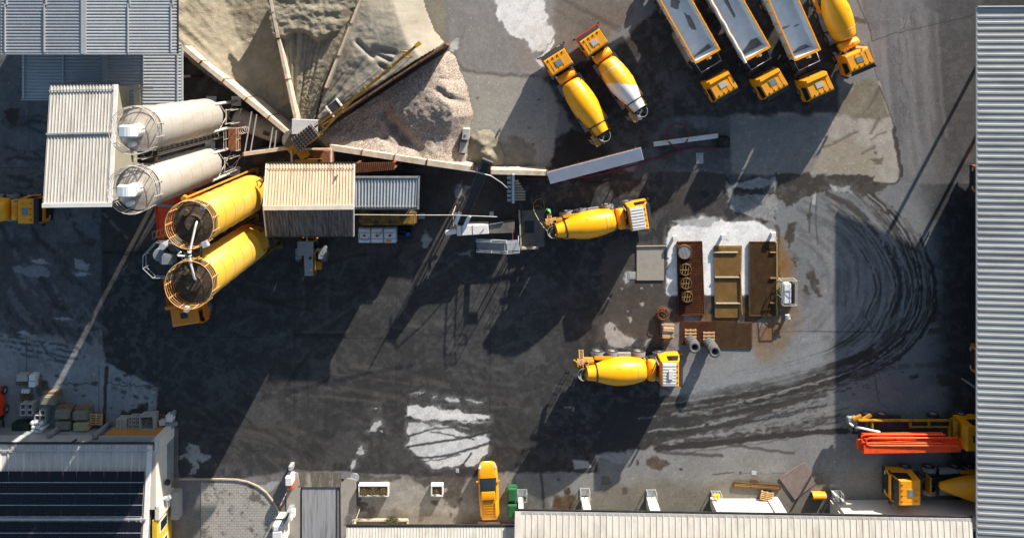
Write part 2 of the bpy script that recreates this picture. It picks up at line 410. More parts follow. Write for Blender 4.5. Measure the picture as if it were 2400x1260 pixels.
# below the plant: paler lanes and joints on the dark asphalt
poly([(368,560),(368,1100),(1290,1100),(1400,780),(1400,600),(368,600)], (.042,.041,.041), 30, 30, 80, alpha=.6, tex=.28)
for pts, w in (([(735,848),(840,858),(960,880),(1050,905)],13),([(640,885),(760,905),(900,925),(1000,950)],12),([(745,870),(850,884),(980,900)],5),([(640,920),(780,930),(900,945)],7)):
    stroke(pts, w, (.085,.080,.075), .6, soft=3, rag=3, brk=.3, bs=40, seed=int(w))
for i in range(60):
    rr = random.Random(600+i); x = rr.uniform(430,1350); y = rr.uniform(900,1090); a = rr.uniform(-.5,.5)+(.7 if x < 620 else 0 if x > 800 else .2)
    L_ = rr.uniform(40,160)
    stroke([(x,y),(x+L_*math.cos(a)*.5,y+L_*math.sin(a)*.5+rr.uniform(-6,6)),(x+L_*math.cos(a),y+L_*math.sin(a))], rr.uniform(4,15), (.03,.028,.027) if i % 2 else (.078,.073,.069), rr.uniform(.25,.6), soft=4, rag=4, brk=.4, bs=20, seed=i)
for i in range(40):
    rr = random.Random(800+i); x = rr.uniform(560,700); x2 = 752+rr.uniform(-45,45); y2 = 1096
    stroke([(x-150*rr.random(),960+rr.uniform(-40,60)),(x,1020),(x2-rr.uniform(0,30),1060),(x2,y2)], rr.uniform(4,10), (.028,.026,.025) if i%2 else (.085,.08,.075), .35, soft=4, rag=4, brk=.35, seed=i)
stroke([(720,850),(722,960)], 5, (.035,.034,.034), .6, soft=2, rag=1); stroke([(782,850),(783,960)], 5, (.035,.034,.034), .6, soft=2, rag=1)
stroke([(706,630),(712,700),(706,745),(680,775)], 9, (.075,.072,.07), .6, soft=4, rag=3); stroke([(765,640),(768,700),(766,760)], 9, (.075,.072,.07), .5, soft=4, rag=3)
for pts in ([(985,560),(1000,540),(1012,560),(1002,580),(990,582)],[(1065,440),(1085,425),(1088,450),(1070,468)],[(1090,430),(1102,440),(1095,455)],[(1070,592),(1110,590),(1100,600)],[(1075,470),(1080,478),(1070,480)]):
    poly(pts, (.24,.24,.24), 2, 5, 12, hole=.25, seed=int(pts[0][0]))
for i in range(120):
    rr = random.Random(4000+i); x = rr.uniform(380,1480); y = rr.uniform(600,1080); a = rr.choice([rr.uniform(-.25,.35),rr.uniform(-.25,.35),rr.uniform(.6,1.3),rr.uniform(-1.2,-.5)]); L_ = rr.uniform(80,300); bnd = rr.uniform(-40,40)
    for off in (0, rr.choice([0,46])):
        stroke([(x-math.sin(a)*off,y+math.cos(a)*off),(x+L_*.5*math.cos(a)-math.sin(a)*(off+bnd),y+L_*.5*math.sin(a)+math.cos(a)*(off+bnd)),(x+L_*math.cos(a)-math.sin(a)*off,y+L_*math.sin(a)+math.cos(a)*off)], rr.uniform(3,10), (.026,.025,.025) if i % 3 else (.078,.075,.073), rr.uniform(.2,.5), soft=3, rag=4, brk=rr.uniform(.36,.5), bs=26, seed=i)
for i in range(26):
    rr = random.Random(4300+i); x = rr.uniform(400,1400); y = rr.uniform(620,1060); s_ = rr.uniform(15,60)
    poly([(x-s_,y-s_*.5),(x+s_*.6,y-s_*.7),(x+s_,y+s_*.4),(x-s_*.5,y+s_*.6)], (.085,.083,.082) if i % 2 else (.028,.027,.027), 6, s_*.5, s_*.6, alpha=.45, hole=.3, seed=i)
for (a,b) in (((368,560),(369,1000)),((690,640),(690,1000)),((930,600),(928,950)),((1148,620),(1148,980)),((370,790),(930,792))): stroke([a,b], 1.6, (.022,.021,.021), .7, soft=1, rag=1, brk=.3)
for i in range(14):
    rr = random.Random(4400+i); x = rr.uniform(420,1350); y = rr.uniform(640,1060); crack((x,y),(x+rr.uniform(-90,90),y+rr.uniform(-50,50)),14,5,1.5,(.02,.02,.02),.7)
# pale crust in the middle of the yard, cut by tyre marks
poly([(956,950),(1000,952),(1060,958),(1148,978),(1148,984),(1090,982),(1030,985),(985,980),(957,977)], (.60,.60,.60), 1.5, 6, 16, hole=.12, seed=11)
poly([(957,1003),(990,994),(1060,1000),(1110,1022),(1140,1018),(1148,1030),(1142,1058),(1120,1085),(1092,1094),(1080,1086),(1050,1094),(1010,1096),(990,1078),(966,1060),(958,1040)], (.56,.565,.57), 1.5, 6, 18, seed=12)
for pts, w in (([(955,1046),(1020,1036),(1090,1025),(1150,1010)],6),([(975,1072),(1040,1068),(1100,1052),(1150,1036)],6),([(985,1080),(1030,1076),(1080,1064)],3),([(1010,1010),(1060,1020),(1110,1028)],4),([(957,1022),(985,1012),(1020,1004),(1060,1000)],5),([(1085,1090),(1100,1068),(1105,1062)],5)):
    stroke(pts, w, ASPH, .95, soft=1.5, rag=2.5, rs=10, seed=int(pts[0][0]))
for pts in ([(958,992),(985,990),(1006,1002),(980,1003),(960,1008)],[(1010,992),(1050,996),(1040,999)],[(1062,988),(1080,986),(1140,990),(1100,992)],[(1075,1000),(1100,1003),(1085,1004)],
            [(864,1010),(878,988),(893,986),(893,998),(880,1008)],[(836,1060),(848,1044),(853,1058),(845,1066)],[(826,1080),(838,1075),(832,1095),(822,1104)],[(890,1010),(897,1008),(896,1014)],[(962,922),(998,918),(985,924)],[(1042,933),(1076,936),(1074,940),(1045,938)],[(1092,935),(1133,941),(1128,944),(1100,940)],[(1010,930),(1024,928),(1020,932)],[(878,955),(886,954),(882,960)]):
    poly(pts, (.45,.45,.45), 1.2, 4, 10, hole=.1, seed=int(pts[0][1]))
poly([(438,1035),(465,1040),(470,1058),(490,1062),(490,1078),(465,1082),(460,1108),(445,1112),(455,1090),(438,1076),(418,1072),(440,1060)], (.24,.25,.26), 1.5, 7, 14, seed=14)
# forecourt along the bottom
poly([(830,1108),(1000,1118),(1190,1108),(1190,1240),(830,1240)], (.075,.068,.06), 3, 6, 26, tex=.2)
poly([(868,1138),(880,1128),(910,1128),(960,1122),(990,1130),(1000,1140),(1020,1132),(1050,1140),(1040,1165),(1060,1185),(1080,1180),(1095,1115),(1120,1108),(1195,1108),(1195,1240),(835,1240),(835,1190),(850,1160)], (.25,.24,.22), 3, 9, 26, tex=.2, seed=16)
for p in ((1082,1125,9),(1080,1165,4),(1074,1145,6),(1070,1185,5),(1045,1180,3),(1060,1205,3),(850,1185,14),(870,1195,10),(1020,1175,8)):
    poly([(p[0]-p[2],p[1]-p[2]*.8),(p[0]+p[2],p[1]-p[2]*.5),(p[0]+p[2]*.8,p[1]+p[2]),(p[0]-p[2]*.6,p[1]+p[2])], (.07,.06,.05), 2, 5, 12, seed=p[0])
poly([(860,1195),(960,1198),(1190,1205),(1190,1240),(830,1240)], (.14,.12,.09), 12, 10, 30, alpha=.7)
poly([(600,1130),(625,1122),(650,1125),(672,1140),(672,1260),(600,1260)], (.13,.128,.125), 2, 4, 20); poly([(600,1135),(625,1128),(655,1128),(640,1150),(618,1150)], (.30,.295,.29), 2, 6, 16)
poly([(405,1120),(472,1120),(472,1300),(400,1300)], (.16,.155,.15), 2, 4, 30, tex=.2)
poly([(1212,1116),(1300,1110),(1340,1112),(1420,1108),(1420,1060),(1500,1050),(1560,1052),(1700,1012),(2000,930),(2290,890),(2290,1300),(1200,1300)], (.205,.208,.208), 2, 7, 26, tex=.2, seed=18)  # bottom right concrete, its tone also lowered for the edge falloff
poly([(1345,1078),(1380,1080),(1385,1096),(1348,1098)], (.33,.33,.33), 1.5, 4, 14); poly([(1400,1064),(1480,1055),(1475,1085),(1420,1080)], (.30,.3,.3), 2, 6, 20, hole=.2)
poly([(1430,1140),(1930,1110),(2000,1200),(1930,1240),(1300,1240),(1300,1170)], (.155,.14,.108), 14, 12, 40, alpha=.8, tex=.25, seed=19)
poly([(1300,1165),(1340,1158),(1350,1200),(1290,1200)], (.09,.055,.03), 6, 8, 20, seed=22)
poly([(1210,1170),(1280,1160),(1285,1210),(1210,1210)], (.07,.065,.06), 6, 8, 20, alpha=.7)
for p in ((1540,1085,26,14,(.075,.06,.045)),(1494,1083,4,8,MUD),(1464,1150,7,10,(.10,.075,.06)),(1596,1098,5,3,MUD),(1330,1150,8,9,MUD),(1419,1125,10,10,(.12,.12,.12)),(1310,1123,4,3,MUD),(1735,1107,3,3,MUD)):
    x,y,a,b,c = p; poly([(x-a,y-b*.6),(x-a*.3,y-b),(x+a*.7,y-b*.8),(x+a,y+b*.3),(x+a*.2,y+b),(x-a*.8,y+b*.7)], c, 2, a*.35, a*.7+4, seed=x)
stroke([(1268,1112),(1272,1150),(1274,1190)], 6, ASPH, .8, soft=1.5, rag=2); crack((1670,1110),(1720,1106),10,2,3); crack((1720,1110),(1930,1108),20,2,1.6,alpha=.5)
for x in (1500,1575,1590,1625,1640): stroke([(x,1095),(x-2,1160)], 4, (.2,.19,.17), .4, soft=2, rag=1)
# right turning circle
poly([(1822,470),(1900,450),(2060,430),(2290,420),(2290,900),(2000,935),(1820,990),(1600,1010),(1560,960),(1600,900),(1830,840)], CONC, 6, 8, 40, tex=.12, seed=20)  # edge-of-frame light falloff is mixed into this concrete tone
poly([(2130,380),(2300,380),(2300,900),(2170,900),(2200,640)], (.090,.096,.103), 26, 12, 50, tex=.15, alpha=.8)
poly([(2190,-60),(2480,-60),(2480,1300),(2215,1300),(2200,600)], (.034,.034,.036), 30, 20, 50, alpha=.92)  # deep shade beneath the shed roof, painted into the ground colour
for i in range(130):
    rr = random.Random(1000+i); r = rr.uniform(90,345); a0 = rr.uniform(-1.3,1.1); da = rr.uniform(.2,.8)
    cx, cy = 1800, 660
    stroke([(cx+r*math.cos(a0+da*t/4)*.98, cy+r*math.sin(a0+da*t/4)*.80) for t in range(5)], rr.uniform(3,16), (.085,.083,.085) if i % 2 else (.215,.21,.212), rr.uniform(.25,.6), soft=4, rag=4, brk=.38, bs=30, seed=i, tex=.05)
trk = [(1800,440),(1880,445),(1960,448),(2035,490),(2095,560),(2128,630),(2132,690),(2110,760),(2040,830),(1950,876),(1820,915),(1690,945),(1560,975)]
trk2 = [(2020,440),(2075,490),(2125,555),(2150,620),(2158,690),(2140,755),(2080,822),(1990,872),(1880,905),(1750,940)]
trk3 = [(1940,455),(2010,500),(2070,570),(2105,640),(2112,690),(2095,735)]
for k, (w, al) in enumerate(((16,.9),(9,.85),(6,.8),(12,.85),(5,.7))):
    o = (k-1.5)*19
    stroke([(2040,835+o*.5),(1930,880+o*.55),(1800,912+o*.7),(1680,940+o*.8),(1560,962+o*.9),(1480,965+o)], w, (.034,.031,.029), al, soft=2, rag=5, rs=14, seed=40+k, brk=.3 if k > 1 else 0)
for k in range(16):
    rr = random.Random(1500+k); o = rr.uniform(-20,95); x0 = rr.uniform(1480,1620)
    stroke([(x0,968+o*.9),(x0+120,955+o*.9),(x0+260,930+o*.95),(x0+400,895+o)], rr.uniform(4,13), (.036,.033,.031), rr.uniform(.6,.98), soft=2, rag=6, rs=16, brk=rr.uniform(.2,.45), seed=50+k)
poly([(1440,940),(1560,960),(1640,985),(1700,1000),(1600,1020),(1540,1045),(1440,1060),(1380,1060)], ASPH, 4, 10, 26, seed=23, hole=.08)
stroke([(1540,1050),(1700,1036),(1840,1018),(1985,1008)], 14, (.032,.029,.027), .95, soft=2, rag=4, rs=14, seed=61); stroke([(1700,1040),(1800,1054),(1860,1062)], 7, (.06,.055,.05), .8, soft=2, rag=3)
stroke([(1540,1058),(1640,1064),(1692,1068)], 8, (.055,.05,.045), .8, soft=2, rag=3); stroke([(1700,1010),(1745,980),(1790,966)], 7, (.06,.055,.05), .8, soft=2, rag=3)
for k in range(9):
    rr = random.Random(1700+k); stroke([(1540+k*22,1035-k*4),(1640+k*18,1008-k*5),(1740+k*22,985-k*8)], rr.uniform(4,9), (.05,.046,.042), .8, soft=2, rag=5, brk=.35, seed=70+k)
for i in range(170):
    rr = random.Random(2000+i); t = rr.random(); x = 1600+t*520; y = 985-t*110+rr.uniform(-50,60)-(x>1950)*30; s = rr.uniform(1.2,4)
    poly([(x-s,y-s*.5),(x+s,y-s*.5),(x+s*.7,y+s*.6),(x-s,y+s*.5)], (.06,.055,.05), 1.2, 2, 6, alpha=.75, seed=i)
for i in range(110):
    rr = random.Random(2300+i); a = rr.uniform(-.9,.75); r = rr.uniform(300,395); x = 1800+r*math.cos(a); y = 655+r*math.sin(a)*.72; s = rr.uniform(1,3.2)
    poly([(x-s,y-s*.6),(x+s,y-s*.5),(x+s*.7,y+s*.7),(x-s,y+s*.5)], (.08,.075,.07), 1.2, 2, 6, alpha=.7, seed=i)
for pts in ([(1885,640),(1905,632),(1916,650),(1918,675),(1928,698),(1915,690),(1900,665)],[(1880,668),(1890,670),(1900,692),(1890,688)],[(1836,555),(1850,520),(1868,518),(1862,540),(1850,562)],[(1890,500),(1902,500),(1900,515),(1890,512)],[(1840,560),(1860,545),(1862,565),(1850,580)],[(1852,605),(1862,602),(1872,625),(1862,622)],[(2170,700),(2195,690),(2205,740),(2180,760),(2168,745)],[(2180,770),(2205,765),(2215,780),(2170,782)],[(2195,880),(2250,875),(2255,900),(2200,905)],[(2128,878),(2155,878),(2150,886),(2130,886)]):
    poly(pts, (.06,.052,.042), 1.5, 5, 10, seed=int(pts[0][1]))
stroke([(1908,448),(1897,500),(1898,545)], 3.5, MUD, .8, soft=1, rag=1); stroke([(1914,448),(1912,520),(1917,572)], 3, MUD, .7, soft=1, rag=1); poly([(1904,448),(1913,448),(1912,480),(1903,480)], (.36,.36,.36), 1.5, 1, 10)
crack((1830,776),(2090,778),40,1.2,2.4); crack((1977,630),(1983,730),20,1,1.6,alpha=.6); crack((2030,745),(2045,778),8,3,2.4); crack((2012,720),(2030,748),8,4,1.4); crack((2050,880),(2060,940),10,3,2); crack((1992,750),(2002,768),4,3,2.2)
crack((2112,412),(2270,410),22,1.2,1.8); crack((2112,420),(2240,421),18,1,1.4,alpha=.6)
for k in range(26):
    rr = random.Random(1850+k); o = rr.uniform(-55,40); w0 = rr.uniform(3,11)
    stroke([(p[0]+o*(1 if p[0] > 2000 else .5),p[1]-o*.35*(1 if p[1] > 700 else -1)) for p in trk2[rr.randint(0,3):rr.randint(7,10)]], w0, (.05,.046,.043) if k % 3 else (.20,.195,.195), rr.uniform(.3,.75), soft=2.5, rag=6, rs=18, brk=rr.uniform(.38,.52), bs=22, seed=k)
for k in range(12):
    rr = random.Random(1900+k); o = rr.uniform(0,150)
    stroke([(1930+rr.uniform(-60,40),470+o*.3),(2030-o*.4,540+o*.25),(2085-o*.7,640),(2075-o*.75,740),(2000-o*.6,810)], rr.uniform(2,7), (.07,.067,.066), rr.uniform(.3,.6), soft=2.5, rag=4, brk=.42, bs=30, seed=k)
stroke([(p[0]-14,p[1]+3) for p in trk2], 11, (.19,.185,.185), .5, soft=3, rag=4, brk=.35)
stroke(trk2, 16, (.030,.027,.026), .96, soft=3, rag=5, rs=16, seed=31)
stroke(trk2, 7, (.06,.053,.05), .6, soft=3, rag=5, rs=16, seed=33, brk=.45)
stroke([(p[0]+34,p[1]+8) for p in trk2[2:8]], 9, (.032,.029,.027), .9, soft=2, rag=6, rs=16, seed=34, brk=.3)
stroke(trk3, 9, (.036,.033,.031), .92, soft=3, rag=5, rs=16, seed=32, brk=.3)
stroke([(p[0]-22,p[1]+2) for p in trk3], 5, (.12,.115,.115), .7, soft=2, rag=4, brk=.35)
stroke([(1940,455),(1990,480),(2030,515)], 13, (.06,.055,.052), .9, soft=2, rag=5)
for k in range(34):
    rr = random.Random(5200+k); base_ = trk2 if k % 2 else trk3+[(2060,800),(1980,850),(1850,890),(1700,915)]; o = rr.uniform(-60,46); a_ = rr.randint(0,3); b2_ = rr.randint(len(base_)-4,len(base_))
    stroke([(p[0]+o*max(-.2,min(1,(p[0]-1800)/300)),p[1]+o*.55*((p[1]-650)/200)) for p in base_[a_:b2_]], rr.uniform(1.6,4.5), (.034,.031,.03) if k % 5 else (.24,.245,.25), rr.uniform(.55,.95), soft=1.2, rag=3, rs=22, brk=rr.uniform(.34,.5), bs=20, seed=k)
for k in range(22):
    rr = random.Random(5400+k); o = rr.uniform(-40,110); x0 = rr.uniform(1490,1640)
    stroke([(x0,966+o*.85),(x0+120,953+o*.85),(x0+260,925+o*.9),(x0+420,885+o*.95)], rr.uniform(1.6,4.5), (.032,.03,.029) if k % 6 else (.24,.245,.25), rr.uniform(.4,.85), soft=1.8, rag=5, rs=20, brk=rr.uniform(.32,.48), bs=18, seed=k)
stroke([(2290,862),(2180,855),(2080,862),(2000,880)], 12, (.07,.065,.062), .6, soft=4, rag=4, brk=.3)
poly([(1560,880),(1700,840),(1880,780),(1950,800),(1930,860),(1800,905),(1600,935)], (.24,.255,.265), 16, 14, 36, alpha=.6, hole=.15, seed=66)
# slabs at the top right
poly([(2000,-60),(2300,-60),(2300,430),(2112,430),(2060,200),(2043,97)], (.152,.152,.160), 2, 3, 30, tex=.16, seed=24)
poly([(2170,-60),(2480,-60),(2480,430),(2185,430)], (.055,.055,.058), 40, 20, 60, alpha=.85)  # the painted shed shade carried on over the top right slabs
for i in range(22):
    rr = random.Random(2500+i); x = rr.uniform(2050,2200); stroke([(x,rr.uniform(0,120)),(x+10,200),(x+24,rr.uniform(260,420))], rr.uniform(5,16), (.105,.10,.105) if i % 2 else (.20,.195,.20), .45, soft=5, rag=4, brk=.3, bs=40, seed=i)
crack((2004,-10),(2040,72),10,2,2.4); crack((2040,72),(2043,97),4,1,1.6); crack((2043,97),(2092,80),8,1,2); crack((2092,80),(2290,34),24,2.5,1.8); crack((2035,100),(2060,200),8,1,2)
poly([(1990,38),(2025,45),(2035,58),(2010,56),(1992,50)], (.09,.08,.07), 2, 4, 10)
for i in range(26):
    rr = random.Random(2600+i); t = rr.random(); x = 2080+rr.uniform(0,45)+t*30; y = 85+t*185; crack((x,y),(x+rr.uniform(-4,18),y+rr.uniform(15,45)),6,3,1.2,alpha=.5)
for i in range(16):
    rr = random.Random(2700+i); x = rr.uniform(2095,2165); y = rr.uniform(0,70); crack((x,y),(x+rr.uniform(-8,14),y+rr.uniform(10,30)),5,3,1.2,alpha=.5)
poly([(1690,262),(1960,265),(2000,200),(2060,190),(2098,300),(2110,400),(2097,428),(2046,425),(2046,412),(1815,408),(1690,400)], (.34,.31,.27), 2, 2, 20, tex=.2, seed=25)
poly([(1940,265),(2000,195),(2060,190),(2092,282),(2040,285),(1960,272)], (.17,.148,.11), 6, 8, 20, tex=.25)
poly([(1900,320),(2000,325),(2060,350),(2046,410),(1830,405)], (.25,.215,.155), 10, 14, 24, alpha=.7, hole=.35, seed=27)
poly([(1850,270),(1950,275),(1900,420),(1700,405),(1690,265)], (.15,.15,.15), 10, 10, 30, alpha=.75)
for pts, w in (([(1930,345),(1975,325),(2010,310)],7),([(2035,255),(2052,225),(2058,208)],8),([(2040,310),(2060,280)],8),([(2022,360),(2050,345)],6),([(2040,325),(2078,310)],5)):
    stroke(pts, w, (.11,.095,.075), .7, soft=2, rag=4, brk=.25)
poly([(2040,375),(2055,368),(2070,372),(2068,385),(2045,384)], (.14,.115,.08), 2, 4, 10); poly([(2044,356),(2055,355),(2054,362)], (.1,.09,.07), 1.5, 2, 8)
stroke([(2096,300),(2102,345),(2110,395),(2112,412)], 9, (.045,.04,.035), .95, soft=1.5, rag=5, rs=12); stroke([(2060,200),(2080,250),(2096,300)], 3, MUD, .8, soft=1, rag=2); stroke([(2112,408),(2098,430),(2046,428)], 4, MUD, .9, soft=1.5, rag=2)
poly([(1816,408),(2046,412),(2050,428),(2088,432),(2040,452),(1960,448),(1905,452),(1860,478),(1840,482),(1820,462)], (.05,.043,.037), 2, 7, 18, seed=28)
poly([(2000,440),(2060,432),(2075,440),(2050,452),(2020,462)], (.07,.062,.055), 3, 8, 12, hole=.3)
poly([(1945,432),(1990,440),(2000,452),(1960,450)], (.33,.33,.33), 2, 6, 12, hole=.25)
# cracked patch and the crossing north of the basin
poly([(1700,428),(1815,416),(1818,470),(1816,520),(1760,512),(1712,488)], (.25,.25,.245), 2, 8, 22, hole=.15, seed=29)
poly([(1715,445),(1815,440),(1815,456),(1720,460)], ASPH, 2, 7, 18)
for i in range(26):
    rr = random.Random(2900+i); x = rr.uniform(1720,1810); y = rr.uniform(455,520); crack((x,y),(x+rr.uniform(-16,16),y+rr.uniform(-14,14)),4,2,1.4,alpha=.6)
poly([(1560,400),(1700,400),(1700,520),(1600,515),(1540,480)], (.060,.054,.048), 8, 12, 30, alpha=.8, tex=.25)
poly([(1540,268),(1700,262),(1715,400),(1560,400),(1480,420)], (.085,.085,.085), 5, 6, 30, tex=.25)
poly([(1585,266),(1660,262),(1660,300),(1580,300)], (.13,.135,.14), 1.5, 1, 20, tex=.2); poly([(1662,268),(1712,264),(1712,318),(1665,318)], (.12,.12,.12), 2, 2, 20, hole=.2)
# basin island
poly([(1562,575),(1572,532),(1610,520),(1640,510),(1700,518),(1770,520),(1822,545),(1822,692),(1562,692)], (.80,.79,.77), 2, 5, 22, tex=.1, seed=30)
poly([(1575,522),(1640,508),(1690,512),(1668,530),(1600,530)], (.38,.375,.37), 3, 7, 18, hole=.3, seed=31)
poly([(1640,690),(1760,690),(1800,735),(1770,755),(1640,750)], (.05,.045,.04), 2, 4, 16); poly([(1560,690),(1600,690),(1600,750),(1540,760),(1545,700)], (.06,.055,.05), 3, 6, 20)
poly([(1420,560),(1562,575),(1562,692),(1570,760),(1540,800),(1400,800)], (.068,.06,.053), 6, 8, 26, tex=.3, seed=32)
poly([(1462,640),(1475,636),(1490,650),(1478,656),(1466,664)], (.38,.38,.38), 2, 5, 10, hole=.2); poly([(1472,640),(1490,640),(1490,652),(1474,652)], (.4,.39,.38), 1.5, 3, 8, hole=.2)
poly([(1420,762),(1430,753),(1442,758),(1452,775),(1460,788),(1488,792),(1480,812),(1430,812),(1418,790)], (.33,.325,.32), 1.5, 5, 14, seed=33); poly([(1515,795),(1525,795),(1515,812),(1510,810)], (.33,.325,.32), 1.5, 4, 10)
poly([(1438,765),(1444,765),(1442,776)], ASPH, 1.5, 2, 6)
for p in ((1474,748,7),(1504,714,5),(1504,675,4),(1470,730,2),(1426,702,4),(1458,675,3),(1528,668,3)): poly([(p[0]-p[2],p[1]-p[2]),(p[0]+p[2],p[1]-p[2]*.6),(p[0]+p[2]*.6,p[1]+p[2])], (.38,.36,.33), 1.2, 3, 6, seed=p[0])
poly([(1822,560),(1842,590),(1866,660),(1874,740),(1856,800),(1815,850),(1770,850),(1760,815),(1790,760),(1822,740)], (.21,.125,.05), 18, 14, 30, alpha=.62, tex=.25, seed=34, hole=.12)
poly([(1822,545),(1840,560),(1850,640),(1830,740),(1822,745)], (.20,.11,.035), 8, 6, 20, alpha=.7)
stroke([(1820,530),(1824,600),(1826,650)], 9, (.06,.045,.03), .8, soft=3, rag=5)
# crackle and mottling between the upper trucks
poly([(1040,-60),(1310,-60),(1310,60),(1290,180),(1085,175),(1055,110)], (.25,.235,.225), 4, 6, 30, tex=.22, seed=35)
poly([(1300,-60),(1500,-60),(1480,40),(1400,110),(1290,190),(1270,150),(1300,90)], (.165,.145,.125), 6, 8, 30, tex=.25, seed=36)
stroke([(1310,-10),(1380,30),(1450,70)], 12, (.085,.075,.068), .6, soft=4, rag=4); stroke([(1300,20),(1360,60),(1420,100)], 8, (.12,.105,.09), .5, soft=4, rag=4)
poly([(1166,-60),(1272,-60),(1284,40),(1300,85),(1292,120),(1268,162),(1262,150),(1275,110),(1240,120),(1228,92),(1205,90),(1180,60),(1165,30)], (.74,.725,.71), 2, 8, 20, tex=.08, seed=37)
poly([(1200,85),(1225,92),(1240,120),(1260,150),(1265,168),(1200,165)], (.24,.215,.195), 2, 6, 20)
crack((1266,130),(1300,82),10,4,1.8); crack((1090,60),(1076,110),8,3,1.8,alpha=.5)
poly([(1075,168),(1130,172),(1260,182),(1300,190),(1310,260),(1290,400),(1080,400),(1105,300)], (.315,.30,.265), 3, 4, 30, tex=.1, seed=38)
stroke([(1062,120),(1075,150),(1095,166),(1140,172),(1220,176),(1262,182)], 7, (.13,.11,.10), .8, soft=3, rag=5, brk=.25)
poly([(1050,110),(1062,95),(1080,90),(1072,120),(1056,122)], (.5,.48,.46), 2, 5, 10, hole=.3)
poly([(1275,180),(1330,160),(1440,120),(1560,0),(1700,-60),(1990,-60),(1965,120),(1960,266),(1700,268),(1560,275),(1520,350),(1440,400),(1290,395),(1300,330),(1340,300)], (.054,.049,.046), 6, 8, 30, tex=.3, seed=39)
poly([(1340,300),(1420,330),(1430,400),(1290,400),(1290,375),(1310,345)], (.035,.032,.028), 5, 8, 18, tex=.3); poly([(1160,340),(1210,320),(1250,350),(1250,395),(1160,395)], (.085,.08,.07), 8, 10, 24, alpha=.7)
for i in range(30):
    rr = random.Random(3000+i); x = rr.uniform(1440,1680); y = rr.uniform(60,400); s = rr.uniform(6,24)
    poly([(x-s,y-s*.6),(x+s*.4,y-s),(x+s,y+s*.5),(x-s*.4,y+s)], (.10,.098,.095) if i % 2 else (.035,.032,.03), 5, s*.5, s, alpha=.5, seed=i)
for p in ((1118,230),(1240,300),(1250,340),(1262,235)): poly([(p[0]-5,p[1]-2),(p[0]+4,p[1]-3),(p[0]+3,p[1]+3)], (.1,.09,.08), 1.2, 2, 6, seed=p[0])
crack((1200,330),(1275,225),10,4,1.2,alpha=.3)
stroke([(1510,150),(1530,190),(1548,228)], 9, (.03,.028,.026), .6, soft=3, rag=3)
for (x,y,s_) in ((1768,735,26),(1800,770,34),(1830,700,24),(1650,745,24),(1700,748,30),(1840,620,20),(1590,745,18),(1745,790,26)):
    poly([(x-s_,y-s_*.4),(x+s_*.3,y-s_*.7),(x+s_,y+s_*.2),(x+s_*.4,y+s_),(x-s_*.6,y+s_*.8)], (.19,.085,.022), 9, s_*.5, s_*.7, alpha=.6, hole=.2, seed=x)
# the floor in the aggregate bays and fine dust everywhere
poly([(420,0),(1045,0),(1045,120),(1100,300),(770,350),(690,300),(440,110)], (.24,.215,.165), 4, 4, 30)
n = fbm(PXa/200, PYa/200, 9); COL *= (.88+.24*n)[...,None]
n = fbm(PXa/5, PYa/5, 11, 3); COL *= (.90+.2*n)[...,None]
spk = vnoise(PXa/2.2, PYa/2.2, 13); COL *= (1+.55*sstep(.90,.97,spk)-.35*sstep(.10,.04,spk))[...,None]
COL = np.clip(COL, .012, .85)

# one sheet, fine in the yard and stretched out to the horizon
fx = (gx0+np.arange(nx)*STEP-1200)/25; fy = (140-(gy0+np.arange(ny)*STEP))/25
ex = np.concatenate([[-900,-300,-120,-70], fx, [70,120,300,900]]); ey = np.concatenate([[900,300,120,40], fy, [-70,-120,-300,-900]])
X, Y = np.meshgrid(ex, ey); NX, NY = len(ex), len(ey)
co = np.zeros((NX*NY, 3), np.float32); co[:,0] = X.ravel(); co[:,1] = Y.ravel()
cc = np.zeros((NY, NX, 4), np.float32); cc[:] = (.10,.10,.095,1)
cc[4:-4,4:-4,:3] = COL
idx = np.arange(NX*NY).reshape(NY, NX)
q = np.stack([idx[1:,:-1], idx[1:,1:], idx[:-1,1:], idx[:-1,:-1]], -1).reshape(-1, 4)
gm = D.meshes.new('ground')
gm.vertices.add(NX*NY); gm.vertices.foreach_set('co', co.ravel())
gm.loops.add(q.size); gm.loops.foreach_set('vertex_index', q.ravel().astype(np.int32))
gm.polygons.add(len(q)); gm.polygons.foreach_set('loop_start', np.arange(0, q.size, 4, dtype=np.int32))
gm.update(calc_edges=True)
at = gm.color_attributes.new('stain_and_shade', 'FLOAT_COLOR', 'POINT'); at.data.foreach_set('color', cc.reshape(-1))
gmat = D.materials.new('yard_surface'); gmat.use_nodes = True
nt = gmat.node_tree; N = nt.nodes; L = nt.links; b = N['Principled BSDF']
b.inputs['Roughness'].default_value = .85; b.inputs['Specular IOR Level'].default_value = .2
a = N.new('ShaderNodeAttribute'); a.attribute_name = 'stain_and_shade'
tc = N.new('ShaderNodeTexCoord')
n1 = N.new('ShaderNodeTexNoise'); n1.inputs['Scale'].default_value = 6; n1.inputs['Detail'].default_value = 8; n1.inputs['Roughness'].default_value = .75
L.new(tc.outputs['Object'], n1.inputs['Vector'])
r1 = N.new('ShaderNodeMapRange'); r1.inputs['From Min'].default_value = .3; r1.inputs['From Max'].default_value = .7
r1.inputs['To Min'].default_value = .82; r1.inputs['To Max'].default_value = 1.18
L.new(n1.outputs['Fac'], r1.inputs['Value'])
mx = N.new('ShaderNodeMix'); mx.data_type = 'RGBA'; mx.blend_type = 'MULTIPLY'; mx.inputs['Factor'].default_value = 1
L.new(a.outputs['Color'], mx.inputs['A']); L.new(r1.outputs['Result'], mx.inputs['B']); L.new(mx.outputs['Result'], b.inputs['Base Color'])
bp = N.new('ShaderNodeBump'); bp.inputs['Strength'].default_value = .25; bp.inputs['Distance'].default_value = .02
L.new(n1.outputs['Fac'], bp.inputs['Height']); L.new(bp.outputs['Normal'], b.inputs['Normal'])
gm.materials.append(gmat)
ground = D.objects.new('ground', gm); C.objects.link(ground); struct(ground)
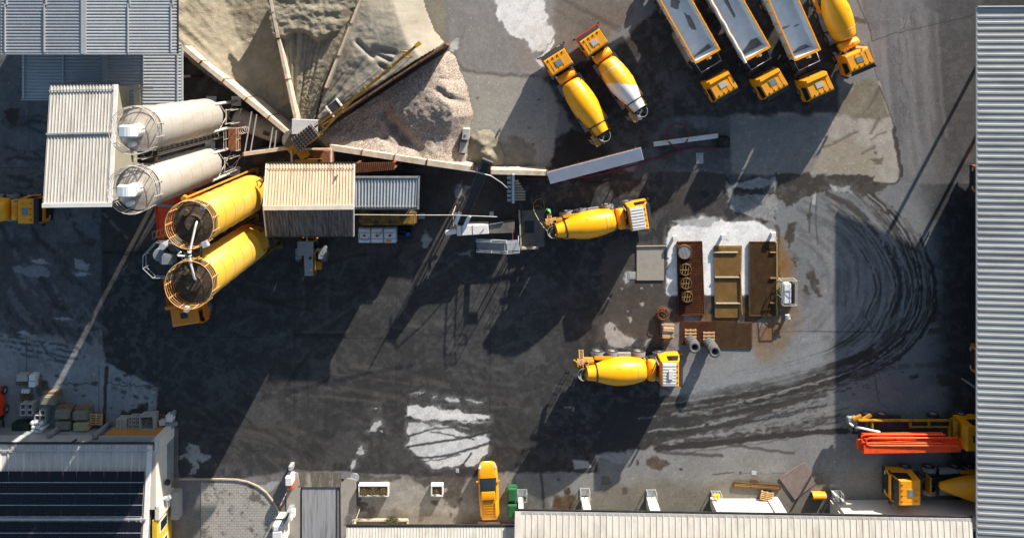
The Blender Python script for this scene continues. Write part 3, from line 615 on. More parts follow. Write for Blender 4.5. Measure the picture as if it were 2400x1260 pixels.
# ================================================================== VEHICLES
# shared wheel meshes: axle along local Y
_w = MB(); _w.lathe([(-.16,.10),(-.15,.29),(.10,.29),(.13,.20),(.16,.12)], (0,0,0), (0,1,0), 20)
RIM = _w.mesh('wheel', m_rim)
_w = MB(); _w.lathe([(-.17,.31),(-.17,.44),(-.13,.51),(.13,.51),(.17,.44),(.17,.31),(.12,.29),(-.12,.29),(-.17,.31)], (0,0,0), (0,1,0), 24, caps=False)
for i in range(24):
    a = 2*PI*i/24; _w.obox((math.sin(a)*.51,0,math.cos(a)*.51),(.05,.25,.035),ry=a)
TYRE = _w.mesh('tyre', m_tyre)
def wheel(parent, x, y, r=.51, z=None, tm=None):
    w = link('wheel', RIM, parent, (x,y,r if z is None else z), (0,0,0 if y > 0 else PI)); k = r/.51; w.scale = (k,k,k)
    t = link('tyre', TYRE, w)
    if tm:
        t.material_slots[0].link = 'OBJECT'; t.material_slots[0].material = tm
    return w

def cab(root, x0, ln=1.9, mat=None, hatch='glass', cap=False, h=2.95, visor=True, deflector=False, lamp=True, w=1.22, mirrors=True):
    mat = mat or m_yel
    # side outline (x, z, half width)
    S = [(0,.80,w),(.04,h-.10,w-.10),(.18,h,w-.14),(ln-.42,h+.02,w-.13),(ln-.30,h-.06,w-.10),(ln-.03,1.95,w),(ln,1.80,w),(ln+.02,.62,w),(ln-.25,.55,w)]
    b = MB(); n = len(S)
    vs = [(x0+p[0],-p[2],p[1]) for p in S]+[(x0+p[0],p[2],p[1]) for p in S]
    b.add(vs, [tuple(range(n)), tuple(range(n,2*n))[::-1]]+[(i,n+i,n+(i+1)%n,(i+1)%n) for i in range(n)])
    for y in (-.5,0,.5):                       # pressed ribs of the roof
        b.box(x0+.3, x0+ln-.6, y-.03+.22, y+.03+.22, h-.02, h+.035)
    if deflector: b.hexa([(x0+.02,-w+.2,h-.05),(x0+.45,-w+.16,h-.02),(x0+.45,w-.16,h-.02),(x0+.02,w-.2,h-.05),(x0+.05,-w+.25,h+.10),(x0+.36,-w+.2,h+.16),(x0+.36,w-.2,h+.16),(x0+.05,w-.25,h+.10)])
    c = b.build('cab', mat, root, bevel=.05)
    # windscreen
    def sl(t, o):   # point on the sloping front
        return (x0+ln-.30+(.27)*t+o, h-.06-(h-.06-1.95)*t)
    g = MB(); (xa,za),(xb,zb) = sl(.10,.012), sl(.97,.012); (xc,zc),(xd,zd) = sl(.10,-.03), sl(.97,-.03)
    g.hexa([(xd,-w+.12,zd),(xb,-w+.12,zb),(xb,w-.12,zb),(xd,w-.12,zd),(xc,-w+.2,zc),(xa,-w+.2,za),(xa,w-.2,za),(xc,w-.2,zc)])
    g.build('windscreen', m_glass, c)
    for s in (-1,1):
        g = MB()
        y1 = (w-.035)*s; y0 = (w-.085)*s
        g.add([(x0+.75,y1,1.78),(x0+ln-.10,y1,1.70),(x0+ln-.36,y0,h-.28),(x0+.75,y0,h-.25),(x0+.75,y1-.06*s,1.78),(x0+ln-.10,y1-.06*s,1.70),(x0+ln-.36,y0-.06*s,h-.28),(x0+.75,y0-.06*s,h-.25)],
              [(0,1,2,3),(7,6,5,4),(0,4,5,1),(1,5,6,2),(2,6,7,3),(3,7,4,0)])
        g.v = [V((p.x,p.y+.045*s,p.z)) for p in g.v]
        g.build('side_window', m_glass, c)
        if mirrors:
            g = MB(); g.obox((x0+ln+.12,s*(w+.17),2.05),(.14,.20,.50)); g.bar((x0+ln-.08,s*(w-.05),2.35),(x0+ln+.12,s*(w+.15),2.3),.04); g.bar((x0+ln-.08,s*(w-.02),1.85),(x0+ln+.12,s*(w+.15),1.85),.04)
            g.build('mirror', m_dark, c, bevel=.02)
    if visor:
        g = MB(); g.hexa([(x0+ln-.28,-w+.08,h-.10),(x0+ln+.08,-w+.02,h-.25),(x0+ln+.08,w-.02,h-.25),(x0+ln-.28,w-.08,h-.10),(x0+ln-.28,-w+.08,h-.05),(x0+ln+.08,-w+.02,h-.21),(x0+ln+.08,w-.02,h-.21),(x0+ln-.28,w-.08,h-.05)])
        g.build('sun_visor', m_dark, c, bevel=.015)
    if lamp:
        g = MB()
        for y in (-.75,-.25,.25,.75): g.obox((x0+ln-.50,y,h+.045),(.20,.055,.05))
        g.build('marker_lamp', m_dark, c)
    if hatch:
        hx = x0+ln*.42
        g = MB(); g.box(hx-.30,hx+.30,-.36,.36,h-.02,h+.06); g.build('roof_hatch', m_hatch if hatch == 'glass' else m_hatchl if hatch == 'pale' else m_dark, c, bevel=.05)
        g = MB(); g.box(hx-.36,hx+.36,-.42,.42,h-.02,h+.03); g.build('hatch_frame', mat, c, bevel=.02)
    if cap:
        g = MB(); g.hexa([(x0+.14,-w+.2,h-.01),(x0+ln-.55,-w+.2,h-.01),(x0+ln-.55,w-.2,h-.01),(x0+.14,w-.2,h-.01),(x0+.16,-w+.22,h+.10),(x0+ln-.58,-w+.22,h+.10),(x0+ln-.58,w-.22,h+.10),(x0+.16,w-.22,h+.10)])
        for y in np.linspace(-.8,.8,7): g.box(x0+.2,x0+ln-.62,y-.035,y+.035,h+.09,h+.125)
        cp = g.build('roof_cover', m_white, c)
        if cap == 'hatch':
            g = MB(); g.box(x0+.62,x0+1.10,-.45,.45,h+.10,h+.22); g.build('roof_hatch', m_white, cp, bevel=.06)
    g = MB(); g.box(x0+ln-.02,x0+ln+.12,-w,w,.45,.85); g.box(x0+ln+.0,x0+ln+.05,-w+.3,w-.3,.9,1.5)
    g.build('bumper', m_dark, c, bevel=.03)
    for s in (-1,1):
        g = MB(); g.box(x0+ln+.05,x0+ln+.13,s*.85-.18,s*.85+.18,.88,1.06); g.build('headlight', m_lamp, c, bevel=.03)
    return c

def chassis(root, xa, xb, mat=None):
    g = MB()
    for s in (-1,1): g.box(xa,xb,s*.42-.05,s*.42+.05,.75,1.02)
    x = xa+.2
    while x < xb-.2: g.box(x,x+.12,-.37,.37,.80,.98); x += 1.0
    g.box(xa+1.6,xa+4.6,.5,1.15,.55,1.0); g.box(xa+1.6,xa+4.2,-1.15,-.5,.55,1.0)
    g.cyl((xb-3.0,.55,.8),(xb-2.0,.55,.8),.28,n=12); g.box(xb-2.2,xb-1.7,-1.0,1.0,.95,1.7)
    return g.build('chassis', mat or m_dark, root, bevel=.02)

def white_patch_mat():
    m = D.materials.new('drum_yellow_and_white'); m.use_nodes = True
    nt = m.node_tree; N = nt.nodes; L = nt.links; b = N['Principled BSDF']
    b.inputs['Roughness'].default_value = .4
    tc = N.new('ShaderNodeTexCoord'); sp = N.new('ShaderNodeSeparateXYZ'); L.new(tc.outputs['Object'], sp.inputs[0])
    no = N.new('ShaderNodeTexNoise'); no.inputs['Scale'].default_value = .9; L.new(tc.outputs['Object'], no.inputs['Vector'])
    # paint edge runs obliquely round the drum: x + .8*y + noise
    m1 = N.new('ShaderNodeMath'); m1.operation = 'MULTIPLY_ADD'; m1.inputs[1].default_value = -.75
    L.new(sp.outputs['Y'], m1.inputs[0]); L.new(sp.outputs['X'], m1.inputs[2])
    m2 = N.new('ShaderNodeMath'); m2.operation = 'MULTIPLY_ADD'; m2.inputs[1].default_value = .9
    L.new(no.outputs['Fac'], m2.inputs[0]); L.new(m1.outputs[0], m2.inputs[2])
    r = N.new('ShaderNodeMapRange'); r.inputs['From Min'].default_value = -.72; r.inputs['From Max'].default_value = -.55
    L.new(m2.outputs[0], r.inputs['Value'])
    n2 = N.new('ShaderNodeTexNoise'); n2.inputs['Scale'].default_value = 2; n2.inputs['Detail'].default_value = 6; L.new(tc.outputs['Object'], n2.inputs['Vector'])
    rr = N.new('ShaderNodeValToRGB'); rr.color_ramp.elements[0].color = (.62,.30,.02,1); rr.color_ramp.elements[1].color = (.86,.44,.02,1); L.new(n2.outputs['Fac'], rr.inputs['Fac'])
    mx = N.new('ShaderNodeMix'); mx.data_type = 'RGBA'; L.new(r.outputs['Result'], mx.inputs['Factor'])
    mx.inputs['A'].default_value = (.70,.68,.66,1); L.new(rr.outputs['Color'], mx.inputs['B'])
    L.new(mx.outputs['Result'], b.inputs['Base Color'])
    return m
m_drumw = white_patch_mat()

PROF = [(0,.60),(.45,.68),(.80,.72),(1.0,.80),(1.8,1.05),(2.6,1.22),(3.5,1.25),(4.3,1.18),(5.0,1.04),(5.25,.98),(5.42,.86),(5.5,.4)]
def mixer(px, py, ang, label, hatch='glass', cap=False, drum=None, ln=1.95, chute='steel', fmat=None, cabmat=None, k=1.0, prof=None, dx=0, mx=0, ladder=True, tank=True, group='yellow concrete mixer trucks'):
    o = thing('mixer_truck', label, 'mixer truck', G(0,0) if False else P(px,py,2.4)*V((1,1,0)) if False else (P(px,py,2.4).x, P(px,py,2.4).y, 0), R(ang), group)
    o.scale = (k,k,k)
    chassis(o, -3.9, 4.2+mx, fmat)
    cab(o, 2.72+mx, ln, cabmat, hatch, cap)
    # the drum lies tilted, high at the back
    d = MB(); tilt = R(-9.5); ax = V((math.cos(tilt),0,math.sin(tilt)))
    p0 = V((-3.95+dx,0,2.72)); d.lathe(prof or PROF, p0, ax, 36)
    dr = d.build('drum', drum or m_drum, o)
    for f in dr.data.polygons: f.use_smooth = True
    if not prof:
        d = MB(); d.lathe([(.80,.70),(.80,.80),(.90,.82),(.90,.70)], p0, ax, 32, caps=False); d.build('drum_ring', m_dark, dr)
        d = MB()
        for a_ in (4.45,4.5): d.lathe([(a_,1.0),(a_,1.155),(a_+.03,1.15),(a_+.03,1.0)], p0, ax, 32, caps=False)
        for i in range(3):
            a = R(35+i*120); c_ = p0+ax*2.9; d.obox(c_+V((.0,math.sin(a)*1.23,math.cos(a)*1.23)), (.25,.16,.05), rx=-a)
        d.build('drum_fitting', m_drum if drum is None else m_white, dr)
    d = MB(); d.box(-4.1,-3.2,-.85,-.65,1.0,2.2); d.box(-4.1,-3.2,.65,.85,1.0,2.2); d.box(-4.0,-3.8,-.85,.85,2.0,2.2); d.box(1.45,1.62,-.8,.8,1.0,1.9)
    d.build('drum_support', m_dull, o, bevel=.02)
    if tank:
        d = MB(); d.lathe([(-.93,.05),(-.93,.30),(-.86,.40),(.86,.40),(.93,.30),(.93,.05)], (2.06,0,1.95), (0,1,0), 24, caps=True)
        d.obox((2.06,.3,2.37),(.12,.12,.06)); tk = d.build('water_tank', m_yel, o)
        d = MB()
        for s in (-1,1): d.box(1.85,2.27,s*.7-.04,s*.7+.04,1.0,1.6)
        d.tube([(2.4,-.75,2.1),(2.55,-.8,2.6),(2.6,-.72,2.9),(2.58,-.6,2.2),(2.5,-.6,1.6)],.035); d.cyl((2.5,.9,1.2),(2.5,.9,3.1),.07,n=8)
        d.build('exhaust_and_hose', m_grey, o)
    # hopper and chute over the back
    d = MB(); vs = []; n = 14
    for i in range(n):
        a = PI*i/(n-1)-PI/2; vs.append((-4.15-.62*math.cos(a),.56*math.sin(a),3.05))
    for i in range(n):
        a = PI*i/(n-1)-PI/2; vs.append((-4.2-.34*math.cos(a),.30*math.sin(a),2.25))
    d.add(vs, [(i,i+1,n+i+1,n+i) for i in range(n-1)]+[(i,n+i,n+i+1,i+1) for i in range(n-1)], True)
    d.add([(-4.2-.34*math.cos(PI*i/(n-1)-PI/2),.30*math.sin(PI*i/(n-1)-PI/2),2.26) for i in range(n)], [tuple(range(n))])
    d.tube(vs[:n], .03, 5)
    d.build('loading_hopper', m_grey, o)
    d = MB()
    for s in (-1,1): d.bar((-4.3,.06+s*.26,2.0),(-5.0,.5+s*.22,1.35),.04,.26)
    d.bar((-4.3,.06,1.92),(-5.0,.5,1.27),.5,.04); d.build('discharge_chute', m_white if chute == 'white' else m_dull, o)
    # rear platform with ladder and rails, on the left flank
    d = MB(); d.box(-4.75,-3.75,.62,1.12,2.15,2.20)
    for xx in (-4.72,-4.25,-3.78):
        for yy in (.64,1.1): d.bar((xx,yy,2.2),(xx,yy,2.95),.035)
    for z in (2.55,2.93):
        d.bar((-4.72,1.1,z),(-3.78,1.1,z),.035); d.bar((-4.72,.64,z),(-4.72,1.1,z),.035); d.bar((-3.78,.64,z),(-3.78,1.1,z),.035)
    if ladder:
        for s in (0,.36): d.bar((-4.55+s,1.16,2.2),(-4.45+s,1.36,.6),.04)
        for i in range(6): d.bar((-4.54+i*.02,1.17+i*.035,2.0-i*.27),(-4.19+i*.02,1.17+i*.035,2.0-i*.27),.03)
    d.build('rear_platform', m_orail, o)
    d = MB()
    for s in (-1,1):
        d.box(-3.1,-1.5,s*1.05-.17,s*1.05+.17,1.28,1.33) if s < 0 else d.box(-3.1,-1.5,.72,1.0,1.25,1.31)
    d.box(-3.0,-1.7,.80,1.02,1.55,1.62); d.build('side_panel', m_yel, o)
    d = MB()
    for x in (-2.75,-1.35,1.05,3.0+mx):
        for s in (-1,1):
            pts = [(x+.66*math.cos(a),.62*math.sin(a)+.55) for a in np.linspace(.25,PI-.25,9)]
            for i in range(8):
                a, b_ = pts[i], pts[i+1]; d.hexa([(a[0],s*1.05-.2,a[1]),(b_[0],s*1.05-.2,b_[1]),(b_[0],s*1.05+.2,b_[1]),(a[0],s*1.05+.2,a[1]),(a[0],s*1.05-.2,a[1]+.04),(b_[0],s*1.05-.2,b_[1]+.04),(b_[0],s*1.05+.2,b_[1]+.04),(a[0],s*1.05+.2,a[1]+.04)])
    d.box(-.9,.3,.75,1.2,.7,1.1); d.box(-.9,.3,-1.2,-.75,.7,1.1); d.build('mudguard', m_grey if k > .9 else m_dark, o)
    for x in (-2.75,-1.35,1.05,3.0+mx):
        for s in (-1,1): wheel(o, x, s*(1.10 if True else 1), .51)
    return o

mixer(1404,523,9.2,'yellow mixer truck with plain white cab roof being hosed out at its rear hopper', cap=True, hatch=None)
mixer(1476,871,0,'yellow mixer truck with white cab roof and raised hatch standing below the tyre stacks', cap='hatch', hatch=None)
mixer(1357,224,122,'yellow mixer truck with dark roof hatch parked left of the part white drum', hatch='glass', fmat=m_dark)
md = mixer(1442,173,124.5,'mixer truck whose drum is white at its lower end', hatch='pale', drum=m_drumw, chute='white', k=.97)
g = MB(); g.box(4.55,4.85,-1.24,1.24,2.45,2.62); g.build('red_front_trim', m_red, md, bevel=.03)
mixer(1973,55,-67,'yellow mixer truck beside the tipper trucks with its cab to the lower right', hatch='glass')
mixer(-22,493,0,'yellow mixer truck in shade with its cab nose under the cream roofed shed', hatch='glass', ln=1.75)
PE = [(0,.55),(1.0,.8),(2.0,1.1),(2.9,1.19),(3.4,1.15),(4.2,.95),(5.3,.62),(6.2,.34),(6.3,.2)]
mixer(2228,1147,180,'yellow mixer truck in shade facing left below the red pump boom', hatch='glass', ln=2.3, prof=PE, dx=-1.6, mx=.2, tank=False)
mixer(2424,424,180,'orange truck front just peeping out near the top of the ribbed shed', hatch='glass', cabmat=m_orange, group='trucks parked under the ribbed shed')
mixer(2419,852,180,'yellow truck front peeping out halfway down the ribbed shed', hatch='glass', cabmat=m_orange, group='trucks parked under the ribbed shed')

# ---- tipper trucks: origin at the front edge of the tipping body, x forward
def tipper(px, py, ang, label, hatch, spots, cylcap=False, tarp=False):
    p = P(px,py,3.35)
    o = thing('tipper_truck', label, 'tipper truck', (p.x,p.y,0), R(ang), 'yellow tipper trucks parked side by side')
    chassis(o, -9.2, 3.9)
    c = cab(o, 1.95, 2.15, None, hatch, False, h=3.05, deflector=True)
    Lb, w, z0, z1, t = 9.4, 1.30, 2.05, 3.35, .10
    d = MB(); d.box(-Lb,-.1,-w+.1,w-.1,z0-.2,z0)                       # floor
    d.hexa([(-Lb,w-.12,z0),(-.35,w-.12,z0),(-.35,w-.06,z0),(-Lb,w-.06,z0),(-Lb,w-.12,z1),(-.1,w-.12,z1),(-.1,w-.02,z1),(-Lb,w-.02,z1)])
    d.hexa([(-Lb,-w+.06,z0),(-.35,-w+.06,z0),(-.35,-w+.12,z0),(-Lb,-w+.12,z0),(-Lb,-w+.02,z1),(-.1,-w+.02,z1),(-.1,-w+.12,z1),(-Lb,-w+.12,z1)])
    d.hexa([(-.42,-w+.08,z0),(-.32,-w+.08,z0),(-.32,w-.08,z0),(-.42,w-.08,z0),(-.22,-w+.08,z1),(-.1,-w+.08,z1),(-.1,w-.08,z1),(-.22,w-.08,z1)])
    d.box(-Lb-.1,-Lb,-w,w,z0,z1)
    bd = d.build('tipping_body', m_tipper, o)
    d = MB()                                                            # yellow rim
    d.box(-Lb,0,w-.16,w,z1+.003,z1+.10); d.box(-Lb,0,-w,-w+.16,z1+.003,z1+.10); d.box(-.22,.02,-w+.16,w-.16,z1+.003,z1+.10)
    d.box(.02,.22,-.22,.28,z1-.05,z1+.05)
    for i in range(9): d.box(-.6-i*1.05,-.5-i*1.05,w-.012,w+.06,z0,z1); d.box(-.6-i*1.05,-.5-i*1.05,-w-.06,-w+.012,z0,z1)
    d.build('body_rim', m_yel, bd, bevel=.02)
    d = MB(); d.cyl((.15,.1,z1-.1),(.15,.1,z1+.12),.12,n=14); d.build('ram_cap', m_steel, bd)
    for s in spots:
        # crust of dried load left in the body
        pts, zz = s; d = MB(); n = len(pts)
        d.add([(q[0],q[1],z0+.012) for q in pts]+[(sum(q[0] for q in pts)/n, sum(q[1] for q in pts)/n, z0+.05+zz)], [(i,(i+1)%n,n) for i in range(n)]); d.build('dried_load', m_mud, bd)
    # platform and rail between body and cab
    d = MB(); d.box(.25,.95,-1.15,1.15,1.5,1.6); d.box(.35,1.1,-.5,.5,1.1,1.5); d.cyl((1.2,-1.1,1.7),(1.2,-.35,1.7),.2,n=14); d.box(1.25,1.7,-1.2,.1,.9,1.35); d.box(1.2,1.7,.2,1.1,.9,1.3)
    d.build('deck', m_dark, o)
    d = MB(); d.tube([(.15,1.1,1.6),(.15,1.1,2.7),(.95,1.05,2.7),(1.0,-1.05,2.7),(.15,-1.1,2.7),(.15,-1.1,1.6)], .035); d.tube([(.95,1.05,2.7),(.95,1.05,1.6)],.03); d.build('guard_rail', m_rail, o)
    for x in (-8.1,-6.8,-5.5,.35,3.15):
        for s in (-1,1): wheel(o, x, s*1.08, .51)
    if tarp:
        d = MB(); pts = [(-Lb+i*.5, w+.05+.04*math.sin(i*2.1), z1+.12+.05*math.sin(i*1.3)) for i in range(20)]
        d.tube([V((q[0],-q[1],q[2])) for q in pts], .13, 8); d.build('rolled_tarpaulin', m_white, bd)
    return o
def bl(x, y, a, b, n=9, seed=0):
    r = random.Random(seed); return [(x+a*math.cos(2*PI*i/n)*r.uniform(.6,1.1), y+b*math.sin(2*PI*i/n)*r.uniform(.6,1.1)) for i in range(n)]
tipper(1659,134,-60.6,'leftmost of the three tipper trucks with a pale hatch on its cab', 'pale', [(bl(-3.4,.45,1.2,.30,9,1),.03),(bl(-5.6,.1,.6,.5,9,2),.02),([(-.45,-1.1),(-.45,1.0),(-.9,.9),(-.75,.1),(-.6,-.5)],.04)])
tipper(1777,128,-60.4,'middle tipper truck with white rolled tarpaulin along its body edge', 'glass', [(bl(-5.0,.2,1.7,.22,9,3),.03),([(-.45,-1.1),(-.45,1.1),(-1.2,1.0),(-1.3,.4),(-.9,-.4),(-.7,-.9)],.05)], tarp=True)
tipper(1893,131,-66.3,'rightmost tipper truck next to the mixer with a cleaner body floor', 'pale', [(bl(-3.0,-.45,.10,.5,7,5),.01),(bl(-2.75,.6,.08,.35,7,6),.01),([(-.5,-1.1),(-.5,1.0),(-.85,.7),(-.9,.1),(-.6,-.8)],.04)])

# ---- concrete pump truck
p = P(2140,1016,2.0)
pt = thing('pump_truck', 'concrete pump truck with folded red boom half under the ribbed shed', 'pump truck', (p.x,p.y,0), 0)
chassis(pt, -5.2, 5.0); cab(pt, 4.25, 2.1, m_yel, 'dark', False, h=3.0, visor=True)
d = MB()
d.box(-4.9,3.6,1.02,1.18,1.55,1.85); d.box(-4.9,3.6,-1.18,-1.02,1.3,1.5); d.box(-.2,3.5,.45,.6,1.6,1.8); d.box(3.4,3.6,-1.1,1.1,1.5,1.8)
for x in (-.1,1.6,3.5,-3.6): d.box(x-.1,x+.1,.4,1.1,1.55,1.8)
d.box(3.75,3.95,-1.35,1.2,1.3,2.3); d.obox((-4.9,1.25,1.5),(.9,.3,.3),rz=.4); d.obox((-4.0,1.3,1.5),(.9,.25,.3),rz=.5)
d.build('deck_frame', m_dull, pt, bevel=.03)
d = MB(); d.box(-4.6,3.3,-1.0,1.0,1.05,1.3); d.box(-3.4,-.6,.2,.9,1.3,1.6); d.box(0,1.3,.62,1.0,1.3,1.72); d.box(1.6,3.3,.62,1.0,1.3,1.72); d.box(-2.4,.2,-1.2,-.8,.6,1.3); d.build('deck_plate', m_dark, pt)
d = MB(); d.obox((-5.4,.9,1.2),(.55,.6,.5)); d.obox((-4.95,.85,1.15),(.3,.7,.6)); d.build('pump_hopper', m_grey, pt, bevel=.04)
d = MB()
d.bar((-5.2,-.66,3.25),(3.6,-.56,3.15),.85,.55)                          # main red beam
d.bar((-5.0,-.02,3.05),(3.2,-.02,3.0),.38,.34); d.bar((-5.1,.36,2.95),(2.2,.42,2.9),.26,.28)
d.obox((-5.3,-.4,3.1),(.5,.9,.45)); d.cyl((3.4,-.5,2.3),(3.4,-.5,3.4),.3,n=14)
for x in (-4.3,-2.2,-.2,1.8): d.box(x-.04,x+.04,-.5,.55,3.15,3.25)
d.build('boom', m_scarlet, pt, bevel=.05)
def loop_pipe(y0, y1, xa, xb, z):
    return [(xb,y0,z),(xa+.4,y0,z),(xa+.12,y0+(y1-y0)*.15,z),(xa,(y0+y1)/2,z),(xa+.12,y0+(y1-y0)*.85,z),(xa+.4,y1,z),(xb,y1,z)]
for i, pts in enumerate((loop_pipe(-.15,.62,-5.4,1.9,3.45)+[(2.2,.55,3.35),(2.2,.3,3.2)], loop_pipe(-.35,.34,-5.0,3.2,3.5)+[(3.5,.25,3.4),(3.55,-.2,3.3)], [(-4.6,-.02,3.4),(-2,0,3.45),(1,.05,3.4)])):
    d = MB(); d.tube(pts, .085, 8); d.build('delivery_pipe', m_scarlet, pt)
d = MB(); d.tube([(-3.6,.72,3.2),(-4.6,.95,3.25),(-5.3,1.08,3.2),(-5.6,1.02,3.0),(-5.65,.9,2.4),(-5.6,.75,1.6)], .11, 10); d.build('end_hose', m_white, pt)
for x in (-3.6,-2.2,2.6,5.2):
    for s in (-1,1): wheel(pt, x, s*1.08, .51)

# ---- pickup
p = P(1145,1148,.9)
pk = thing('pickup', 'yellow double cab pickup with roof rack bars parked between planter and green bins', 'pickup', (p.x,p.y,0), R(93))
d = MB(); d.loft([(-2.52,.70,.50,.95),(-2.46,.80,.42,1.04),(-2.2,.88,.40,1.08),(-1.0,.92,.38,1.10),(.6,.92,.38,1.10),(1.4,.91,.38,1.07),(1.95,.86,.40,1.0),(2.25,.78,.42,.93),(2.42,.66,.45,.84),(2.50,.48,.48,.76)], 24, 5)
bd = d.build('body', m_yel, pk)
d = MB(); d.loft([(-.72,.70,1.0,1.60),(-.60,.72,1.0,1.72),(.20,.70,1.0,1.74),(.62,.74,1.0,1.55),(1.22,.80,1.0,1.10)], 24, 5)
gh = d.build('greenhouse', m_glass, pk)
d = MB(); d.loft([(-.74,.64,1.62,1.70),(-.55,.67,1.62,1.765),(.12,.65,1.64,1.79),(.30,.60,1.64,1.74)], 20, 5); d.build('roof', m_yel, pk)
d = MB(); d.loft([(-2.44,.66,1.0,1.40),(-2.36,.72,1.0,1.55),(-2.0,.75,1.0,1.66),(-.9,.76,1.0,1.72),(-.70,.75,1.0,1.72)], 24, 5); tp = d.build('canopy', m_yel, pk)
d = MB()
for s in (-1,1): d.bar((-2.15,s*.55,1.70),(-.65,s*.58,1.76),.05)
for i in range(7): d.bar((-2.1+i*.24,-.55,1.70+i*.009),(-2.1+i*.24,.55,1.70+i*.009),.022)
d.build('roof_rack', m_dull, pk)
d = MB(); d.obox((-.46,0,1.80),(.10,1.0,.06)); d.build('light_bar', m_dark, pk)
for s in (-1,1):
    d = MB(); d.obox((2.16,s*.68,.90),(.36,.22,.12),rz=-s*.55,ry=.3); d.build('headlight', m_lamp, pk, bevel=.03)
    d = MB(); d.obox((.95,s*1.0,1.12),(.14,.2,.14)); d.build('mirror', m_yel, pk, bevel=.04)
d = MB(); d.obox((2.52,0,.72),(.06,.55,.13)); d.build('number_plate', m_white, pk)
for x in (-1.6,1.55):
    for s in (-1,1): wheel(pk, x, s*.80, .36)

# ---- small orange dumper under the yellow silos
p = P(436,738,2.4)
du = thing('dumper_truck', 'small orange dumper truck with open skip nosing out under the lower yellow silo', 'dumper truck', (p.x,p.y,0), R(-81))
chassis(du, -4.0, 1.2)
m_amber = M('amber_paint', (.74,.235,.008), .42, var=.1, dirt=(.4,.2,.08), amt=.4)
c = cab(du, -.95, 2.05, m_amber, 'dark', False, h=2.75, w=1.32, visor=False, lamp=False)
d = MB(); d.hexa([(-3.4,-1.1,1.3),(-1.3,-1.1,1.3),(-1.3,1.1,1.3),(-3.4,1.1,1.3),(-3.8,-1.45,2.8),(-1.0,-1.4,2.7),(-1.0,1.4,2.7),(-3.8,1.45,2.8)])
d.f = d.f[:1]+d.f[2:]; d.sm = d.sm[:5]
d.hexa([(-1.2,-1.4,2.5),(-1.0,-1.4,2.5),(-1.0,1.4,2.5),(-1.2,1.4,2.5),(-1.15,-1.5,3.1),(-.85,-1.5,2.95),(-.85,1.5,2.95),(-1.15,1.5,3.1)])
d.build('skip', m_orange, du)
d = MB(); d.hexa([(-.6,1.3,1.0),(.9,1.3,1.0),(.9,1.55,1.0),(-.6,1.55,1.0),(-.6,1.3,1.9),(.6,1.3,1.9),(.6,1.5,1.8),(-.6,1.5,1.8)]); d.build('side_step', m_orange, du, bevel=.04)
for x in (-2.9,.2):
    for s in (-1,1): wheel(du, x, s*1.3, .6, tm=m_tyreg)

# ---- wheel loader half under the plant roof, rear end towards the yard
p = P(728,592,1.2)
wl = thing('wheel_loader', 'dusty grey and yellow wheel loader backed out from under the plant roof', 'wheel loader', (p.x,p.y,0), R(90))
d = MB(); d.hexa([(-2.0,-.52,.8),(.2,-.52,.8),(.2,.52,.8),(-2.0,.52,.8),(-1.95,-.48,1.75),(.2,-.48,2.0),(.2,.48,2.0),(-1.95,.48,1.75)]); d.box(-2.1,-1.8,-.5,.5,.6,1.5)
hd = d.build('engine_hood', m_grimy, wl, bevel=.05)
d = MB(); d.hexa([(-1.95,-.40,1.76),(.15,-.40,2.0),(.15,.40,2.0),(-1.95,.40,1.76),(-1.9,-.38,1.80),(.1,-.38,2.05),(.1,.38,2.05),(-1.9,.38,1.80)]); d.build('hood_cover', m_grey, hd)
d = MB(); d.cyl((-1.35,-.2,1.8),(-1.35,-.2,2.15),.06,n=10); d.build('exhaust', m_white, hd)
d = MB(); d.cyl((-.3,-.18,2.0),(-.3,-.18,2.1),.13,n=14); d.build('filter_cap', m_dark, hd)
d = MB(); d.box(.3,1.4,-.65,.65,1.0,3.0); cb = d.build('cab', m_glass, wl, bevel=.04)
d = MB(); d.box(.2,1.5,-.72,.72,3.0,3.12); d.build('cab_roof', m_grey, cb, bevel=.04)
d = MB()
for x in (.3,1.4):
    for y in (-.66,.66): d.box(x-.05,x+.05,y-.05,y+.05,1.0,3.0)
d.build('cab_post', m_dull, cb)
d = MB(); d.box(-.55,.45,.75,1.35,1.35,1.45); d.box(-.55,.45,-1.35,-.75,1.35,1.45); d.build('mudguard', m_grey, wl, bevel=.03); d = MB(); d.box(-1.6,-.8,-.95,-.52,.7,1.1); d.build('side_step', m_dull, wl, bevel=.03)
d = MB(); d.box(1.4,2.6,-.35,.35,.8,1.4); d.box(3.2,4.2,-1.4,1.4,.1,.2); d.box(4.1,4.2,-1.4,1.4,.1,1.0); d.bar((2.0,.5,1.5),(3.6,.5,.5),.2); d.bar((2.0,-.5,1.5),(3.6,-.5,.5),.2); d.build('lift_arm_and_bucket', m_dull, wl)
for x in (-.2,2.4):
    for s in (-1,1): wheel(wl, x, s*1.15, .72, tm=m_tyreg)

# ---- red vehicle at the left edge
p = P(-22,945,1.0)
rv = thing('forklift', 'dark forklift with red body at the left edge beside the pallets', 'forklift', (p.x,p.y,0), R(95))
d = MB(); d.hexa([(-1.3,-.95,.3),(1.3,-.95,.3),(1.3,.95,.3),(-1.3,.95,.3),(-1.2,-.9,1.3),(1.35,-.85,1.15),(1.35,.85,1.15),(-1.2,.9,1.3)]); d.build('body', m_red, rv, bevel=.12, seg=3)
d = MB(); d.box(-.9,.7,-.75,.75,1.3,2.0); d.build('cabin', m_glass, rv, bevel=.1)
d = MB(); d.box(-1.0,.75,-.8,.8,2.0,2.08); d.build('roof', m_dark, rv, bevel=.03)
d = MB(); d.box(-1.7,-1.4,-.6,.6,.1,2.2); d.box(-2.8,-1.6,.3,.45,.05,.12); d.box(-2.8,-1.6,-.45,-.3,.05,.12); d.build('mast', m_dark, rv)
for x in (-.85,.9):
    for s in (-1,1): wheel(rv, x, s*.95, .38)
